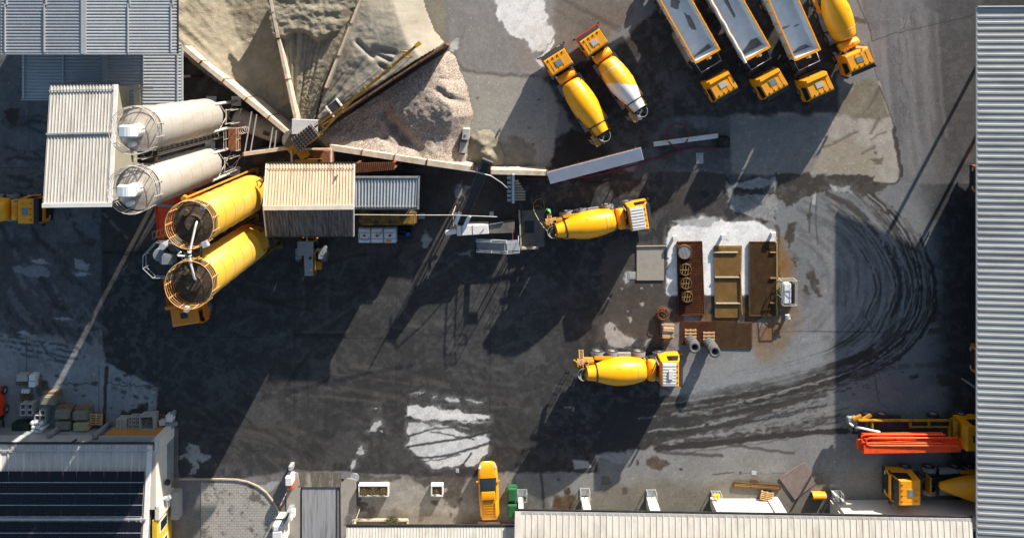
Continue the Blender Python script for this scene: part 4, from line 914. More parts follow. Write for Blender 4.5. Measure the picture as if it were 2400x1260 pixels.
# ================================================================== BUILDINGS
def Q(px, py, h): return P(px, py, h)
# ---- two storeyed warehouse, upper left: a high roof over a lower one
H1, H2 = 8.2, 5.6
wh = thing('warehouse', 'tall warehouse with wide horizontally ribbed roof at the top left corner', 'warehouse', Q(205,60,0))
o0 = wh.location
def loc(v): return V(v)-V(o0)
top = -130
g = MB(); g.ribs(loc(Q(3,125,H1)),loc(Q(3,top,H1)),loc(Q(198,top,H1+.9)),loc(Q(198,125,H1+.9)),34,.20,.07)
g.ribs(loc(Q(198,125,H1+.9)),loc(Q(198,top,H1+.9)),loc(Q(415,top,H1)),loc(Q(415,125,H1)),34,.20,.07)
rf = g.build('roof', m_roofb, wh)
g = MB()
for x, hh in ((12,.05),(104,.5),(300,.5),(401,.06)):
    a = loc(Q(x,123,H1+hh+.12)); b_ = loc(Q(x,9,H1+hh+.12)); g.bar(a,b_,.10,.10); a = loc(Q(x+4,12,H1+hh+.12)); b_ = loc(Q(x+4,top,H1+hh+.12)); g.bar(a,b_,.10,.10)
g.build('snow_rail', m_steel, rf)
g = MB(); a = loc(Q(196,126,H1+1.0)); b_ = loc(Q(196,top,H1+1.0)); g.bar(a,b_,.42,.06); g.build('ridge_cap', m_roofb, rf)
g = MB()
x0,x1 = loc(Q(8,0,H1)).x, -32.2-o0[0]; y0,y1 = loc(Q(0,118,H1)).y, loc(Q(0,top,H1)).y
g.box(x0,x1,y0,y1,0,H1-.15); wl_ = g.build('wall', m_olive, wh)
g = MB(); g.bar(loc(Q(416.5,126,H1-.02)),loc(Q(416.5,top,H1-.02)),.12,.16); g.build('gutter', m_dark, rf)
g = MB(); g.bar(loc(Q(3,126.5,H1+.05)),loc(Q(198,126.5,H1+.95)),.10,.16); g.bar(loc(Q(198,126.5,H1+.95)),loc(Q(415,126.5,H1+.05)),.10,.16); g.build('verge_trim', m_roofb, rf)

lw = thing('lean_to', 'lower ribbed roof below the tall warehouse, half in its shadow', 'building', Q(240,180,0)); o0 = lw.location
g = MB(); yb = 300
g.ribs(loc(Q(52,232,H2)),loc(Q(52,100,H2)),loc(Q(247,100,H2+.8)),loc(Q(247,232,H2+.8)),17,.2,.07)
g.ribs(loc(Q(247,252,H2+.8)),loc(Q(247,100,H2+.8)),loc(Q(425,100,H2)),loc(Q(425,252,H2)),20,.2,.07)
rf = g.build('roof', m_roofb, lw)
g = MB(); g.bar(loc(Q(246,232,H2+.88)),loc(Q(246,100,H2+.88)),.5,.06); g.build('ridge_cap', m_roofb, rf)
g = MB()
for x, hh, ye in ((56,.02,230),(148,.42,200),(335,.4,198),(416,.06,250)): g.bar(loc(Q(x,100,H2+hh+.12)),loc(Q(x,ye,H2+hh+.12)),.10,.10)
g.build('snow_rail', m_steel, rf)
g = MB(); g.bar(loc(Q(427,106,H2-.05)),loc(Q(427,252,H2-.05)),.14,.16); g.bar(loc(Q(51,234,H2)),loc(Q(120,234,H2+.3)),.1,.14); g.build('gutter', m_roofg, rf)
g = MB(); x0,x1 = loc(Q(58,0,H2)).x, -31.2-o0[0]; g.box(x0,x1,loc(Q(0,228,H2)).y,loc(Q(0,90,H2)).y,0,H2-.15); g.build('wall', m_olive, lw)
g = MB()
for x_,y_ in ((418,246),(418,180),(330,246)): v = loc(Q(x_,y_,H2-.2)); g.bar((v.x,v.y,0),v,.2)
g.build('post', m_dark, lw)

# ---- cream roofed shed
sh = thing('silo_shed', 'shed with cream standing seam roof beside the white silos', 'building', Q(190,340,0)); o0 = sh.location
h0, h1 = 8.5, 9.7
A, B_, C_, D_ = Q(117,200,h0), Q(276,198,h0), Q(262,482,h1), Q(100,484,h1)
g = MB(); g.ribs(loc(A),loc(B_),loc(C_),loc(D_),21,.10,.055); rf = g.build('roof', m_roofc, sh)
def lerp4(u, v): return A.lerp(B_,u).lerp(D_.lerp(C_,u),v)
up = V((0,0,.11))
g = MB(); g.bar(loc(lerp4(0,.405)+up),loc(lerp4(.965,.40)+up),.14,.12); g.bar(loc(lerp4(0,.045)+up),loc(lerp4(.955,.04)+up),.08,.07); g.build('snow_rail', m_steel, rf)
g = MB(); g.bar(loc(lerp4(.98,0)+V((0,0,.05))),loc(lerp4(.98,.985)+V((0,0,.05))),.34,.12); g.bar(loc(lerp4(0,.99)+V((0,0,.055))),loc(lerp4(1,.99)+V((0,0,.055))),.34,.13); g.build('verge_trim', m_white, rf)
g = MB(); g.bar(loc(lerp4(-.0,-.012)),loc(lerp4(1.04,-.012)),.13,.15); g.build('gutter', m_dark, rf)
g = MB(); a = [loc(lerp4(u,v)) for u, v in ((.03,.02),(.97,.02),(.97,.97),(.03,.97))]
g.hexa([(a[3].x,a[3].y,0),(a[2].x,a[2].y,0),(a[1].x,a[1].y,0),(a[0].x,a[0].y,0),a[3]-V((0,0,.12)),a[2]-V((0,0,.12)),a[1]-V((0,0,.12)),a[0]-V((0,0,.12))]); g.build('wall', m_olive, sh)
g = MB(); g.bar(loc(Q(303,206,7.0)),loc(Q(360,206,7.0)),.18,.14); g.bar(loc(Q(320,198,6.9)),loc(Q(324,262,6.9)),.5,.3); g.build('concrete_upstand', m_tan, sh, bevel=.02)

# ---- four silos
def silo(tx, ty, label, body, ring, topm, rail, white, ladder=0):
    Ht, Hb, r = 17.0, 4.8, 1.62
    p = P(tx, ty, Ht)
    o = thing('cement_silo', label, 'silo', (p.x,p.y,0), 0, 'cement silos')
    g = MB(); g.lathe([(.9,.25),(Hb,r),(Hb+.02,r),(Ht,r),(Ht+.001,r-.02)], (0,0,0), (0,0,1), 48, caps=False); bd = g.build('shell', body, o)
    g = MB(); g.add([(r*math.cos(2*PI*i/48)*.99,r*math.sin(2*PI*i/48)*.99,Ht-.05) for i in range(48)]+[(0,0,Ht+.22)],[(i,(i+1)%48,48) for i in range(48)]); tp = g.build('top_plate', topm, o)
    g = MB()
    for i in range(1,6): g.ring((0,0,Hb+(Ht-Hb)*i/6+.3),r+.003,.028,48)
    g.build('seam', ring, bd)
    g = MB()
    for z, w in ((.15,.022),(.5,.016),(.8,.016),(1.1,.028)): g.ring((0,0,Ht+z),r+.10,w,40)
    for i in range(11):
        a = 2*PI*i/11+.3; g.bar((math.cos(a)*(r+.10),math.sin(a)*(r+.10),Ht-.3),(math.cos(a)*(r+.10),math.sin(a)*(r+.10),Ht+1.12),.05)
    g.build('railing', rail, o)
    for i in range(4):
        a = PI/4+i*PI/2; x, y = math.cos(a)*r*1.02, math.sin(a)*r*1.02
        g = MB(); g.cyl((x,y,0),(x,y,Hb+.9),.13,n=12); g.box(x-.45,x+.45,y-.45,y+.45,0,.12); g.build('leg', m_white if white else m_grimy, o)
    g = MB()
    for i in range(4):
        a = PI/4+i*PI/2; b2 = a+PI/2; q = r*1.02
        g.bar((math.cos(a)*q,math.sin(a)*q,.5),(math.cos(b2)*q,math.sin(b2)*q,Hb-.3),.06); g.bar((math.cos(b2)*q,math.sin(b2)*q,.5),(math.cos(a)*q,math.sin(a)*q,Hb-.3),.06)
        g.bar((math.cos(a)*q,math.sin(a)*q,Hb-.2),(math.cos(b2)*q,math.sin(b2)*q,Hb-.2),.10)
    g.build('bracing', m_rail if white else m_grimy, o)
    return o, r, Ht
SW = []
for tx, ty, lab in ((328,303,'upper white silo nearest the warehouse roofs'),(324,440,'lower white silo with hooded fan above the red container')):
    o, r, Ht = silo(tx, ty, lab, m_wsilo, m_ring, m_top, m_rail, True); SW.append(o)
    # hooded dust filter: round body with a bent box on it
    g = MB(); g.cyl((-.05,-.05,Ht),(-.05,-.05,Ht+1.0),.50,n=24); fl = g.build('dust_filter', m_white, o)
    g = MB(); n = 9; pr = [(.35,Ht+1.0),(.35,Ht+1.2),(.1,Ht+1.45),(-.3,Ht+1.5),(-.95,Ht+1.35),(-.95,Ht+.75),(-.5,Ht+.95)]
    vs = [(q[0],-.48,q[1]) for q in pr]+[(q[0],.40,q[1]) for q in pr]; k = len(pr)
    g.add(vs,[tuple(range(k)),tuple(range(k,2*k))[::-1]]+[(i,k+i,k+(i+1)%k,(i+1)%k) for i in range(k)]); g.build('filter_hood', m_tote, fl, bevel=.10,seg=3)
    g = MB(); g.cyl((-.35,-1.05,Ht),(-.45,-1.1,Ht+.6),.18,n=16); g.build('relief_valve', m_white, o)
    g = MB()
    for a in (-.9,-.35,.3,.9): g.bar((a-.45,-.75,Ht+.12),(a+.35,.85,Ht+.12),.022,.03)
    g.build('top_seam', m_ring, o)
    g = MB()
    for s in (0,.35): g.bar((.75+s,-.9+s*.2+2.2,Ht-11),(.75+s,-.9+s*.2+2.2,Ht-11.5),.03)
    for xx in (r+.25,r+.75):
        for yy in (-.6,.6): g.bar((xx,yy,2.0),(xx,yy,Ht-12),.06)
    g.bar((r+.25,-.6,2.2),(r+.75,.6,2.2),.05); g.bar((r+.2,-.7,4.6),(r+.2,.7,4.6),.08); g.build('ladder_frame', m_rail, o)
for tx, ty, lab in ((458,520,'upper yellow silo with crusted brown top'),(457,658,'lower yellow silo with dark brown top above the orange dumper')):
    o, r, Ht = silo(tx, ty, lab, m_ysilo, m_yring, m_topd, m_orail, False)
    g = MB(); g.cyl((0,0,Ht),(0,0,Ht+.5),.62,.58,n=28); g.cyl((-.6,.7,Ht),(-.6,.7,Ht+.35),.2,n=14); g.build('hatch_drum', m_topd, o)
    g = MB(); g.obox((.9,1.25,Ht+.9),(.3,.35,.3)) if ty < 600 else g.obox((-.35,-1.85,Ht+.6),(.32,.42,.35),rz=-.25); g.build('junction_box', m_steel, o, bevel=.03)
    if ty < 600:
        g = MB(); g.obox((1.15,-1.35,Ht+1.1),(.42,.45,.45),rz=.4); g.build('junction_box', m_steel, o, bevel=.03)
        g = MB(); g.tube([(-.9,1.65,Ht-.4),(-.9,1.65,5.0),(-.9,1.65,1.0)],.09,8); g.cyl((-.95,1.70,Ht-.5),(-.9,1.65,Ht-.1),.2,n=12); g.build('fill_pipe', m_boomy, o)
# white pipe linking the two yellow tops
pw = thing('cement_pipe', 'white bent pipe running between the tops of the yellow silos', 'pipe', P(457,560,17))
o0 = pw.location; z = 17.9
g = MB(); g.tube([loc(Q(461,520,17.6)),loc(Q(461,520,18.0)),loc(Q(458,530,18.0)),loc(Q(444,592,18.0)),loc(Q(446,612,18.0)),loc(Q(455,650,18.0)),loc(Q(458,655,17.4))],.085,10)
g.tube([loc(Q(444,594,18.0)),loc(Q(446,600,18.0)),loc(Q(418,599,18.0)),loc(Q(416,597,18.0)),loc(Q(424,590,18.0))],.075,10); g.cyl(loc(Q(444,588,18)),loc(Q(444,600,18)),.16,n=12); g.build('pipe', m_white, pw)
g = MB(); g.cyl(loc(Q(436,600,18)),loc(Q(440,600,18)),.17,n=12); g.cyl(loc(Q(443,592,18)),loc(Q(444,597,18)),.18,n=12); g.build('coupling', m_dark, pw)
# connecting platform and half round guard between yellow silos
gp = thing('link_platform', 'rusty railed platform joining the two yellow silo tops', 'platform', P(457,590,16.6)); o0 = gp.location
g = MB()
for x in (445,454,470,474): g.bar(loc(Q(x,578,17.3)),loc(Q(x-1,602,17.3)),.05)
g.prism([tuple(loc(Q(a,b,16.7)).xy) for a,b in ((446,578),(474,577),(473,602),(446,604))],-.05,.02); g.build('deck', m_topd, gp)
# bridge and ladder cage between the white silos
ws = thing('silo_stair', 'galvanised caged ladder and platforms between the two white silos', 'ladder', P(470,340,4)); o0 = ws.location
xa = P(328,372,15.5); g = MB()
lad = [P(322,374,15.8), P(478,320,3.0)]
x_, y_ = (SW[0].location.x+SW[1].location.x)/2, (SW[0].location.y+SW[1].location.y)/2
for s in (-.28,.28): g.bar(loc((x_+.2+s,y_,.3)),loc((x_+.2+s,y_,17.6)),.05)
for i in range(38): g.bar(loc((x_-.08,y_,.5+i*.45)),loc((x_+.48,y_,.5+i*.45)),.03)
g.build('ladder', m_rail, ws)
g = MB()
for i in range(15): g.ring(loc((x_+.2,y_+.35,2.8+i*.95)),.38,.018,12)
for a in (-.6,.4,1.4,2.4,3.6): g.bar(loc((x_+.2+.38*math.cos(a),y_+.35+.38*math.sin(a),2.8)),loc((x_+.2+.38*math.cos(a),y_+.35+.38*math.sin(a),16.1)),.025)
g.build('cage', m_rail, ws)
g = MB(); g.box(*(lambda v:(v.x-.75,v.x+.75,v.y-.45,v.y+.45,v.z-.05,v.z))(loc((x_+.1,y_,15.9))))
g.build('platform', m_topd, ws)
g = MB(); a = loc((x_+2.2,y_,3.3)); g.box(a.x-.6,a.x+.5,a.y-.9,a.y+1.1,a.z-.06,a.z); g.build('landing', m_rustedge, ws)
g = MB()
for dx in (-.6,.5):
    for dy in (-.9,.1,1.1): g.bar(a+V((dx,dy,0)),a+V((dx,dy,1.1)),.04)
for z_ in (.55,1.1):
    g.bar(a+V((-.6,-.9,z_)),a+V((-.6,1.1,z_)),.035); g.bar(a+V((.5,-.9,z_)),a+V((.5,1.1,z_)),.035); g.bar(a+V((-.6,1.1,z_)),a+V((.5,1.1,z_)),.035)
for i in range(3): g.ring(a+V((1.0,.9,.2+i*.5)),.3,.02,12)
g.build('landing_rail', m_rail, ws)

# ---- red steel container between the silo pairs
rc = thing('red_hopper', 'tall scarlet steel hopper squeezed between white and yellow silos', 'hopper', P(405,505,0)); o0 = rc.location
g = MB(); h = 8.5
t4 = [loc(Q(a,b,h)) for a,b in ((363,474),(442,446),(444,520),(373,563))]; b4 = [loc(Q(a,b,3.0)) for a,b in ((470,470),(520,455),(520,500),(470,530))]
g.hexa([b4[3],b4[2],b4[1],b4[0],t4[3],t4[2],t4[1],t4[0]]); sb = g.build('shell', m_scarlet, rc)
g = MB(); m_ = t4[0].lerp(t4[1],.62); m2_ = t4[3].lerp(t4[2],.62); g.bar(m_+V((0,0,.05)),m2_+V((0,0,.05)),.14,.12); g.bar(t4[0]+V((0,0,.05)),t4[3]+V((0,0,.05)),.10,.10); g.build('rib', m_red, sb)
g = MB(); g.bar(t4[0].lerp(t4[3],.02)+V((.05,-.1,.14)),t4[1].lerp(t4[2],.55)+V((0,0,.14)),.22,.08); g.build('strut', m_grey, rc)
g = MB()
for v in b4: g.bar(v,(v.x,v.y,0),.15)
g.build('leg', m_dark, rc)
# ---- small dark silo with hexagonal gangway
hx = thing('dosing_tower', 'dark dosing tower with blue grey filter box and octagonal railing beside the yellow silos', 'tower', P(398,602,0)); o0 = hx.location
hh = 11.0; g = MB(); c_ = loc(Q(402,603,hh)); g.lathe([(0,.9),(hh-.02,1.35)],(c_.x,c_.y,0),(0,0,1),24); g.build('shell', m_dark, hx)
g = MB(); oct_ = [loc(Q(a,b,hh)) for a,b in ((349,592),(376,562),(416,562),(440,590),(440,628),(420,643),(372,643),(349,621))]
g.prism([tuple(v.xy) for v in oct_],hh-.10,hh); g.build('gangway', m_dark, hx)
g = MB()
for z_ in (.5,1.05):
    for i in range(8): g.bar(oct_[i]+V((0,0,z_)),oct_[(i+1)%8]+V((0,0,z_)),.05)
for v in oct_: g.bar(v,v+V((0,0,1.05)),.05)
g.build('railing', m_steel, hx)
g = MB(); v = loc(Q(392,607,hh+.9)); g.box(v.x-.48,v.x+.42,v.y-.45,v.y+.40,hh,hh+.9); g.cyl((v.x-.55,v.y-.25,hh),(v.x-.55,v.y-.25,hh+.7),.20,n=16); v2 = loc(Q(372,597,hh+.5)); g.cyl((v2.x,v2.y,hh),(v2.x,v2.y,hh+.5),.5,n=20); g.build('filter_box', m_grey, hx, bevel=.04)
g = MB(); v = loc(Q(380,578,hh+1.2)); g.cyl((v.x,v.y,hh),(v.x,v.y,hh+1.2),.28,.26,n=18); g.build('vent', m_steel, hx)
g = MB(); v = loc(Q(410,575,hh+.2)); g.lathe([(0,.2),(.5,.75),(1.3,.75)],(v.x-.3,v.y-.4,hh),(.75,.65,.35),16); g.build('screw_housing', m_dark, hx)
g = MB(); v = loc(Q(388,549,9))
for s in (-.25,.25):
    for z_ in (0,.5): g.bar(v+V((-.9,s,z_)),v+V((.6,s+.4,z_)),.03)
for i in range(5): g.ring(v+V((-.8+i*.35,.1*i,.3)),.36,.02,12,axis='x')
g.build('caged_ladder', m_orail, hx)

# ---- batch plant house
ph = thing('batch_plant', 'mixing plant house with dusty tan ribbed gable roof in the middle of the yard', 'building', P(725,470,0)); o0 = ph.location
e0, rg, e1 = 8.0, 9.2, 7.5
n_ = Q(625,384,e0),Q(831,384,e0),Q(829,485,rg),Q(618,487,rg)
g = MB(); g.ribs(loc(n_[0]),loc(n_[1]),loc(n_[2]),loc(n_[3]),29,.12,.07)
s_ = Q(625,553,e1),Q(829,553,e1)
rf = g.build('roof', m_roofp, ph); g = MB(); g.ribs(loc(s_[0]),loc(s_[1]),loc(n_[2])-V((0,0,.004)),loc(n_[3])-V((0,0,.004)),29,.12,.07); g.build('grimy_shaded_slope', m_roofd, rf)  # south slope: grime and shade both put into its sheet colour
g = MB(); g.bar(loc(n_[3]+V((0,0,.09))),loc(n_[2]+V((0,0,.09))),.36,.08); g.build('ridge_cap', m_dust, rf)
g = MB(); g.bar(loc(n_[0]+V((-.1,.06,-.03))),loc(n_[1]+V((.1,.06,-.03))),.14,.14); g.bar(loc(s_[0]+V((0,-.06,-.03))),loc(s_[1]+V((0,-.06,-.03))),.08,.12); g.build('gutter', m_dark, rf)
g = MB()
for a,b_ in ((n_[1],n_[2]),(s_[1],n_[2]),(n_[0],n_[3]),(s_[0],n_[3])): g.bar(loc(a+V((0,0,.05))),loc(b_+V((0,0,.05))),.10,.14)
g.build('verge_trim', m_dust, rf)
g = MB(); g.bar(loc(n_[0].lerp(n_[3],.10)+V((0,0,.12))),loc(n_[1].lerp(n_[2],.10)+V((0,0,.12))),.04,.05); g.cyl(loc(Q(798,393,8.6)),loc(Q(798,393,8.95)),.14,.04,n=10); g.build('lightning_rod', m_steel, rf)
g = MB(); a = [loc(v) for v in (V((-20.3,-9.9,e0)),V((-14.9,-9.9,e0)),V((-14.9,-14.4,e1)),V((-20.3,-14.4,e1)))]
g.box(a[0].x,a[1].x,a[3].y,a[0].y,3.2,7.2); g.build('wall', m_dark, ph)
g = MB()
for u in (a[0].x,(a[0].x+a[1].x)/2,a[1].x):
    for v in (a[3].y,(a[0].y+a[3].y)/2,a[0].y): g.bar((u,v,0),(u,v,3.2),.28)
g.bar((a[0].x,a[0].y,.4),(a[1].x,a[0].y,3.0),.12); g.build('leg', m_grimy, ph)
# yellow braces on the silo side
g = MB(); 
for p1,p2,h1_,h2_ in (((612,420),(560,448),7,3),((632,575),(600,605),7,4),((620,415),(600,470),7,3.5)): g.bar(loc(Q(*p1,h1_)),loc(Q(*p2,h2_)),.10)
g.build('brace', m_grimy, ph)
# front bay with brown plates behind the scraper
fb = thing('weighing_bin', 'rusty brown weighing bin with yellow beam north of the plant roof', 'bin', P(735,368,0)); o0 = fb.location
g = MB(); h=5.2
for q_ in (((684,352),(684,384)),((776,350),(776,384)),((700,349),(776,349))): g.bar(loc(Q(*q_[0],h)),loc(Q(*q_[1],h)),.12,.3)
g.build('frame', m_wall, fb)
g = MB(); v0 = loc(Q(715,354,4.2)); v1 = loc(Q(774,384,4.2)); g.box(v0.x,v1.x,v1.y,v0.y,2.0,4.2); g.build('bin_plate', m_rustedge, fb, bevel=.03)
g = MB(); g.bar(loc(Q(690,378,4.8)),loc(Q(752,376,4.8)),.3,.35); g.bar(loc(Q(750,372,4.8)),loc(Q(750,384,4.8)),.35,.35); g.build('yellow_beam', m_boomy, fb, bevel=.03)
g = MB(); g.cyl(loc(Q(717,358,4.4)),loc(Q(717,368,4.4)),.2,n=12); g.build('motor', m_grey, fb)
# covered brown walkway and grey cabin to the right of the plant
wk = thing('conveyor_walkway', 'brown slatted covered walkway between the bin wall and the grey cabin', 'walkway', P(880,393,0)); o0 = wk.location
g = MB(); g.ribs(loc(Q(832,405,4.6)),loc(Q(924,398,4.6)),loc(Q(926,380,4.6)),loc(Q(832,382,4.6)),20,.10,.05); g.build('roof', m_grated, wk)
g = MB()
for x,y in ((836,400),(922,395),(836,384),(922,382)):
    v = loc(Q(x,y,4.5)); g.bar((v.x,v.y,0),v,.14)
g.build('post', m_rustedge, wk)
gc = thing('control_cabin', 'plant control cabin with flat blue grey ribbed roof', 'cabin', P(906,452,0)); o0 = gc.location
g = MB(); h=4.6; g.ribs(loc(Q(830,487,h)),loc(Q(977,487,h)),loc(Q(981,416,h)),loc(Q(830,416,h)),20,.12,.07); rf = g.build('roof', m_roofg, gc)
g = MB(); g.bar(loc(Q(830,415,h+.05)),loc(Q(983,415,h+.05)),.14,.16); g.bar(loc(Q(982,413,h+.05)),loc(Q(980,490,h+.05)),.14,.16); g.bar(loc(Q(830,489.5,h)),loc(Q(981,489.5,h)),.10,.12); g.bar(loc(Q(830,484,h+.1)),loc(Q(977,484,h+.1)),.07,.08); g.build('roof_edge', m_grey, rf)
g = MB(); a,b_ = loc(Q(836,484,h)),V((-8.85,-11.1,0))-V(o0); g.box(a.x,b_.x,a.y,b_.y,0,h-.12); g.build('wall', m_dark, gc)
yt = thing('admixture_bin', 'dirty yellow steel bin in shade below the control cabin', 'bin', P(906,512,0)); o0 = yt.location
g = MB(); a,b_ = loc(Q(840,529,2.2)),loc(Q(975,494,2.2)); g.box(a.x,b_.x,a.y,b_.y,.3,2.2); bo = g.build('body', m_grimy, yt, bevel=.18, seg=3)
g = MB()
for u in (a.x+.3,(a.x+b_.x)/2,b_.x-.3): g.box(u-.06,u+.06,a.y-.05,a.y+.1,0,2.0)
g.build('support', m_dark, yt)
# pipe on brackets crossing towards the washing pit
for nm, lab, pts, r_, mt in (('overhead_pipe','thin rusty pipe running from the plant roof to the washing pit',[Q(829,503,5),Q(950,504,4.6),Q(1060,504,4.3),Q(1165,508,4.0)],.032,m_rail),
    ('power_cable','dark cable sagging from the plant corner to the silo legs',[Q(520,405,5),Q(545,388,4.5),Q(570,363,4)],.035,m_dark),
    ('hose_line','grey hose arched from the long bin wall down to the steel stair',[Q(1099,400,3.9),Q(1125,405,4.4),Q(1150,412,4.6),Q(1175,428,3.8),Q(1188,440,3.0)],.05,m_steel),
    ('water_hose','thin pink hose hanging from the steel stair to the pit stair',[Q(1203,477,1.6),Q(1203,500,1.2),Q(1201,530,1.3),Q(1202,562,2.2)],.018,m_redhose)):
    g = MB(); g.tube(pts, r_, 6)
    if nm == 'overhead_pipe':
        for q_ in pts[1:3]: g.bar(q_,(q_.x,q_.y-.0,0),.07)
    tag(g.build(nm, mt), lab, 'pipe' if 'pipe' in nm else 'cable' if 'cable' in nm else 'hose')

m_rustw = M('rust_edged_shaded_plank', (.13,.08,.05), .85, var=.3, scale=3, dirt=(.06,.025,.010), amt=.8, dscale=2.5)  # rusty planks, base colour darkened to carry the shadow on the wall face
# ================================================================== AGGREGATE BINS
def binwall(label, pts, h=3.6, t=.42, posts=1, fin=0, mt=None, hb=0):
    o = thing('bin_wall', label, 'wall', P(*pts[0],0), 0, 'retaining walls of the aggregate bins')
    o0_ = o.location
    g = MB()
    for i in range(len(pts)-1):
        a = P(*pts[i],h)-o0_; b_ = P(*pts[i+1],h)-o0_; g.wall(a,b_,hb,h,t)
    w = g.build('wall_panel', mt or m_wall, o)
    g = MB()
    for i in range(len(pts)-1):
        a = P(*pts[i],h)-o0_; b_ = P(*pts[i+1],h)-o0_; L_ = (b_-a).length; k = max(1,int(L_/2.6)); d_ = (b_-a).normalized(); nrm = V((-d_.y,d_.x,0))
        for j in range(k+1):
            c_ = a+(b_-a)*(j/k); g.obox((c_.x+nrm.x*fin*.3,c_.y+nrm.y*fin*.3,h/2+.03),(.10,t+.05,h+.05),rz=math.atan2(d_.y,d_.x))
    g.build('steel_post', m_rustedge, o)
    return o
binwall('leftmost sand bin wall running from the warehouse to the scraper', [(428,110),(470,146),(682,318)], 3.4, .38)
binwall('long steep sand bin wall second from the left', [(630,-20),(652,90),(693,282)], 3.3, .26)
binwall('short sand bin wall standing free inside the middle sand bay', [(852,-20),(762,206)], 3.3, .18)
binwall('rusty topped wall between pale sand and gravel', [(1045,104),(742,302)], 3.2, .16, mt=m_rustw)
binwall('long pale wall along the lower edge of the gravel heap', [(772,346),(1000,381),(1105,396)], 2.9, .5)
binwall('pale wall from the conveyor to the white corrugated canopy', [(1150,403),(1282,406)], 2.6, .42)
binwall('short wall left of the weighing bin', [(570,362),(684,346)], 3.4, .3)
# struts of the left wall
for i, (a,b_) in enumerate((((590,262),(573,360)),((602,268),(587,356)),((640,298),(631,352)),((648,306),(643,350)))):
    g = MB(); g.bar(Q(*a,3.3),Q(*b_,3.2),.09); tag(g.build('tie_rod', m_steel), 'slim steel tie rod between two bin walls above the grey tank', 'tie rod', 'tie rods above the grey tank')
# grey horizontal tank
gt = thing('water_tank', 'long grey horizontal tank lying in shade between the bin walls', 'tank', P(600,292,0)); o0 = gt.location
a,b_ = loc(Q(548,274,1.4)),loc(Q(664,318,1.4)); d_ = (b_-a); L_ = d_.length
g = MB(); r_=.92; g.lathe([(-.0,.05),(.02,.5),(.2,.82),(.4,r_),(L_-.4,r_),(L_-.2,.82),(L_-.02,.5),(L_,.05)],a,d_,28); g.build('shell', m_tank, gt)
g = MB()
for t in (.2,.8):
    c_ = a+d_*t; g.obox((c_.x,c_.y,.3),(.3,1.6,.6),rz=math.atan2(d_.y,d_.x))
g.build('saddle', m_concd, gt)
g = MB(); c_ = a+d_*.72; g.obox((c_.x,c_.y-.2,2.3),(.6,.35,.2),rz=math.atan2(d_.y,d_.x)); g.build('hatch', m_dark, gt)

# ---- heaps: height fields inside their bays
def inside(x, y, poly_):
    ins = np.zeros(x.shape,bool); n = len(poly_)
    for i in range(n):
        a,b_ = poly_[i],poly_[(i+1)%n]; c = ((a[1]>y)!=(b_[1]>y))
        if a[1]!=b_[1]: ins ^= c & (x<(b_[0]-a[0])*(y-a[1])/(b_[1]-a[1])+a[0])
    return ins
def edged(x, y, poly_, open_=()):
    d = np.full(x.shape,1e9); n = len(poly_)
    for i in range(n):
        if i in open_: continue
        d = np.minimum(d, segdist(x,y,poly_[i],poly_[(i+1)%n]))
    return d
def heap(name, label, cat, poly_, fn, mat, step=.11, free=()):
    pw = [tuple(P(*q,0).xy) for q in poly_]
    xs = np.arange(min(q[0] for q in pw),max(q[0] for q in pw)+step,step); ys = np.arange(min(q[1] for q in pw),max(q[1] for q in pw)+step,step)
    X,Y = np.meshgrid(xs,ys); ins = inside(X,Y,pw); d = edged(X,Y,pw,[i for i in range(len(pw)) if i not in free]) if free else np.full(X.shape,9.)
    Z = fn(X*25+1200, 140-Y*25, d)
    k = np.full(X.shape,-1); k[ins] = np.arange(ins.sum())
    f = np.stack([k[:-1,:-1],k[:-1,1:],k[1:,1:],k[1:,:-1]],-1).reshape(-1,4); f = f[(f>=0).all(1)]
    me = D.meshes.new(name); vs = np.stack([X[ins],Y[ins],Z[ins]],-1)
    me.from_pydata(vs.tolist(),[],f.tolist()); me.polygons.foreach_set('use_smooth',[True]*len(f)); me.materials.append(mat); me.update()
    o = D.objects.new(name,me); C.objects.link(o); return tag(o,label,cat)
m_sand = M('sand', (.265,.238,.183), .95, var=.12, scale=.7, dirt=(.165,.145,.10), amt=.6, dscale=.6, bump=.9, bscale=7, spec=.15)
m_sandp = M('pale_sand', (.285,.265,.222), .95, var=.10, scale=.6, dirt=(.195,.178,.14), amt=.55, dscale=.5, bump=.6, bscale=9, spec=.15)
def gravel_mat():
    m = M('gravel', (.30,.235,.19), .95, var=.1, bump=.0, spec=.15); nt = m.node_tree; N = nt.nodes; L = nt.links; b = N['Principled BSDF']
    tc = N.new('ShaderNodeTexCoord'); vo = N.new('ShaderNodeTexVoronoi'); vo.inputs['Scale'].default_value = 13; L.new(tc.outputs['Object'],vo.inputs['Vector'])
    hs = N.new('ShaderNodeSeparateColor'); L.new(vo.outputs['Color'],hs.inputs[0])
    cr = N.new('ShaderNodeValToRGB'); e = cr.color_ramp.elements; e[0].position=0; e[0].color=(.15,.115,.095,1); e[1].position=1; e[1].color=(.50,.45,.40,1)
    for p_,c_ in ((.3,(.25,.205,.175,1)),(.55,(.33,.285,.23,1)),(.8,(.28,.245,.235,1))):
        q_ = e.new(p_); q_.color = c_
    L.new(hs.outputs[0],cr.inputs['Fac']); L.new(cr.outputs['Color'],b.inputs['Base Color'])
    bp = N.new('ShaderNodeBump'); bp.inputs['Strength'].default_value=.7; bp.inputs['Distance'].default_value=.05; bp.invert=True
    L.new(vo.outputs['Distance'],bp.inputs['Height']); L.new(bp.outputs['Normal'],b.inputs['Normal']); return m
m_gravel = gravel_mat()
SX, SY = 705, 318
def radial(x, y):
    return np.hypot(x-SX,y-SY), np.arctan2(y-SY,x-SX)
def ridges(a, r, k, seed): return (1-np.abs(2*fbm(a*k+3+0*r, r/260+seed, seed, 3)-1))
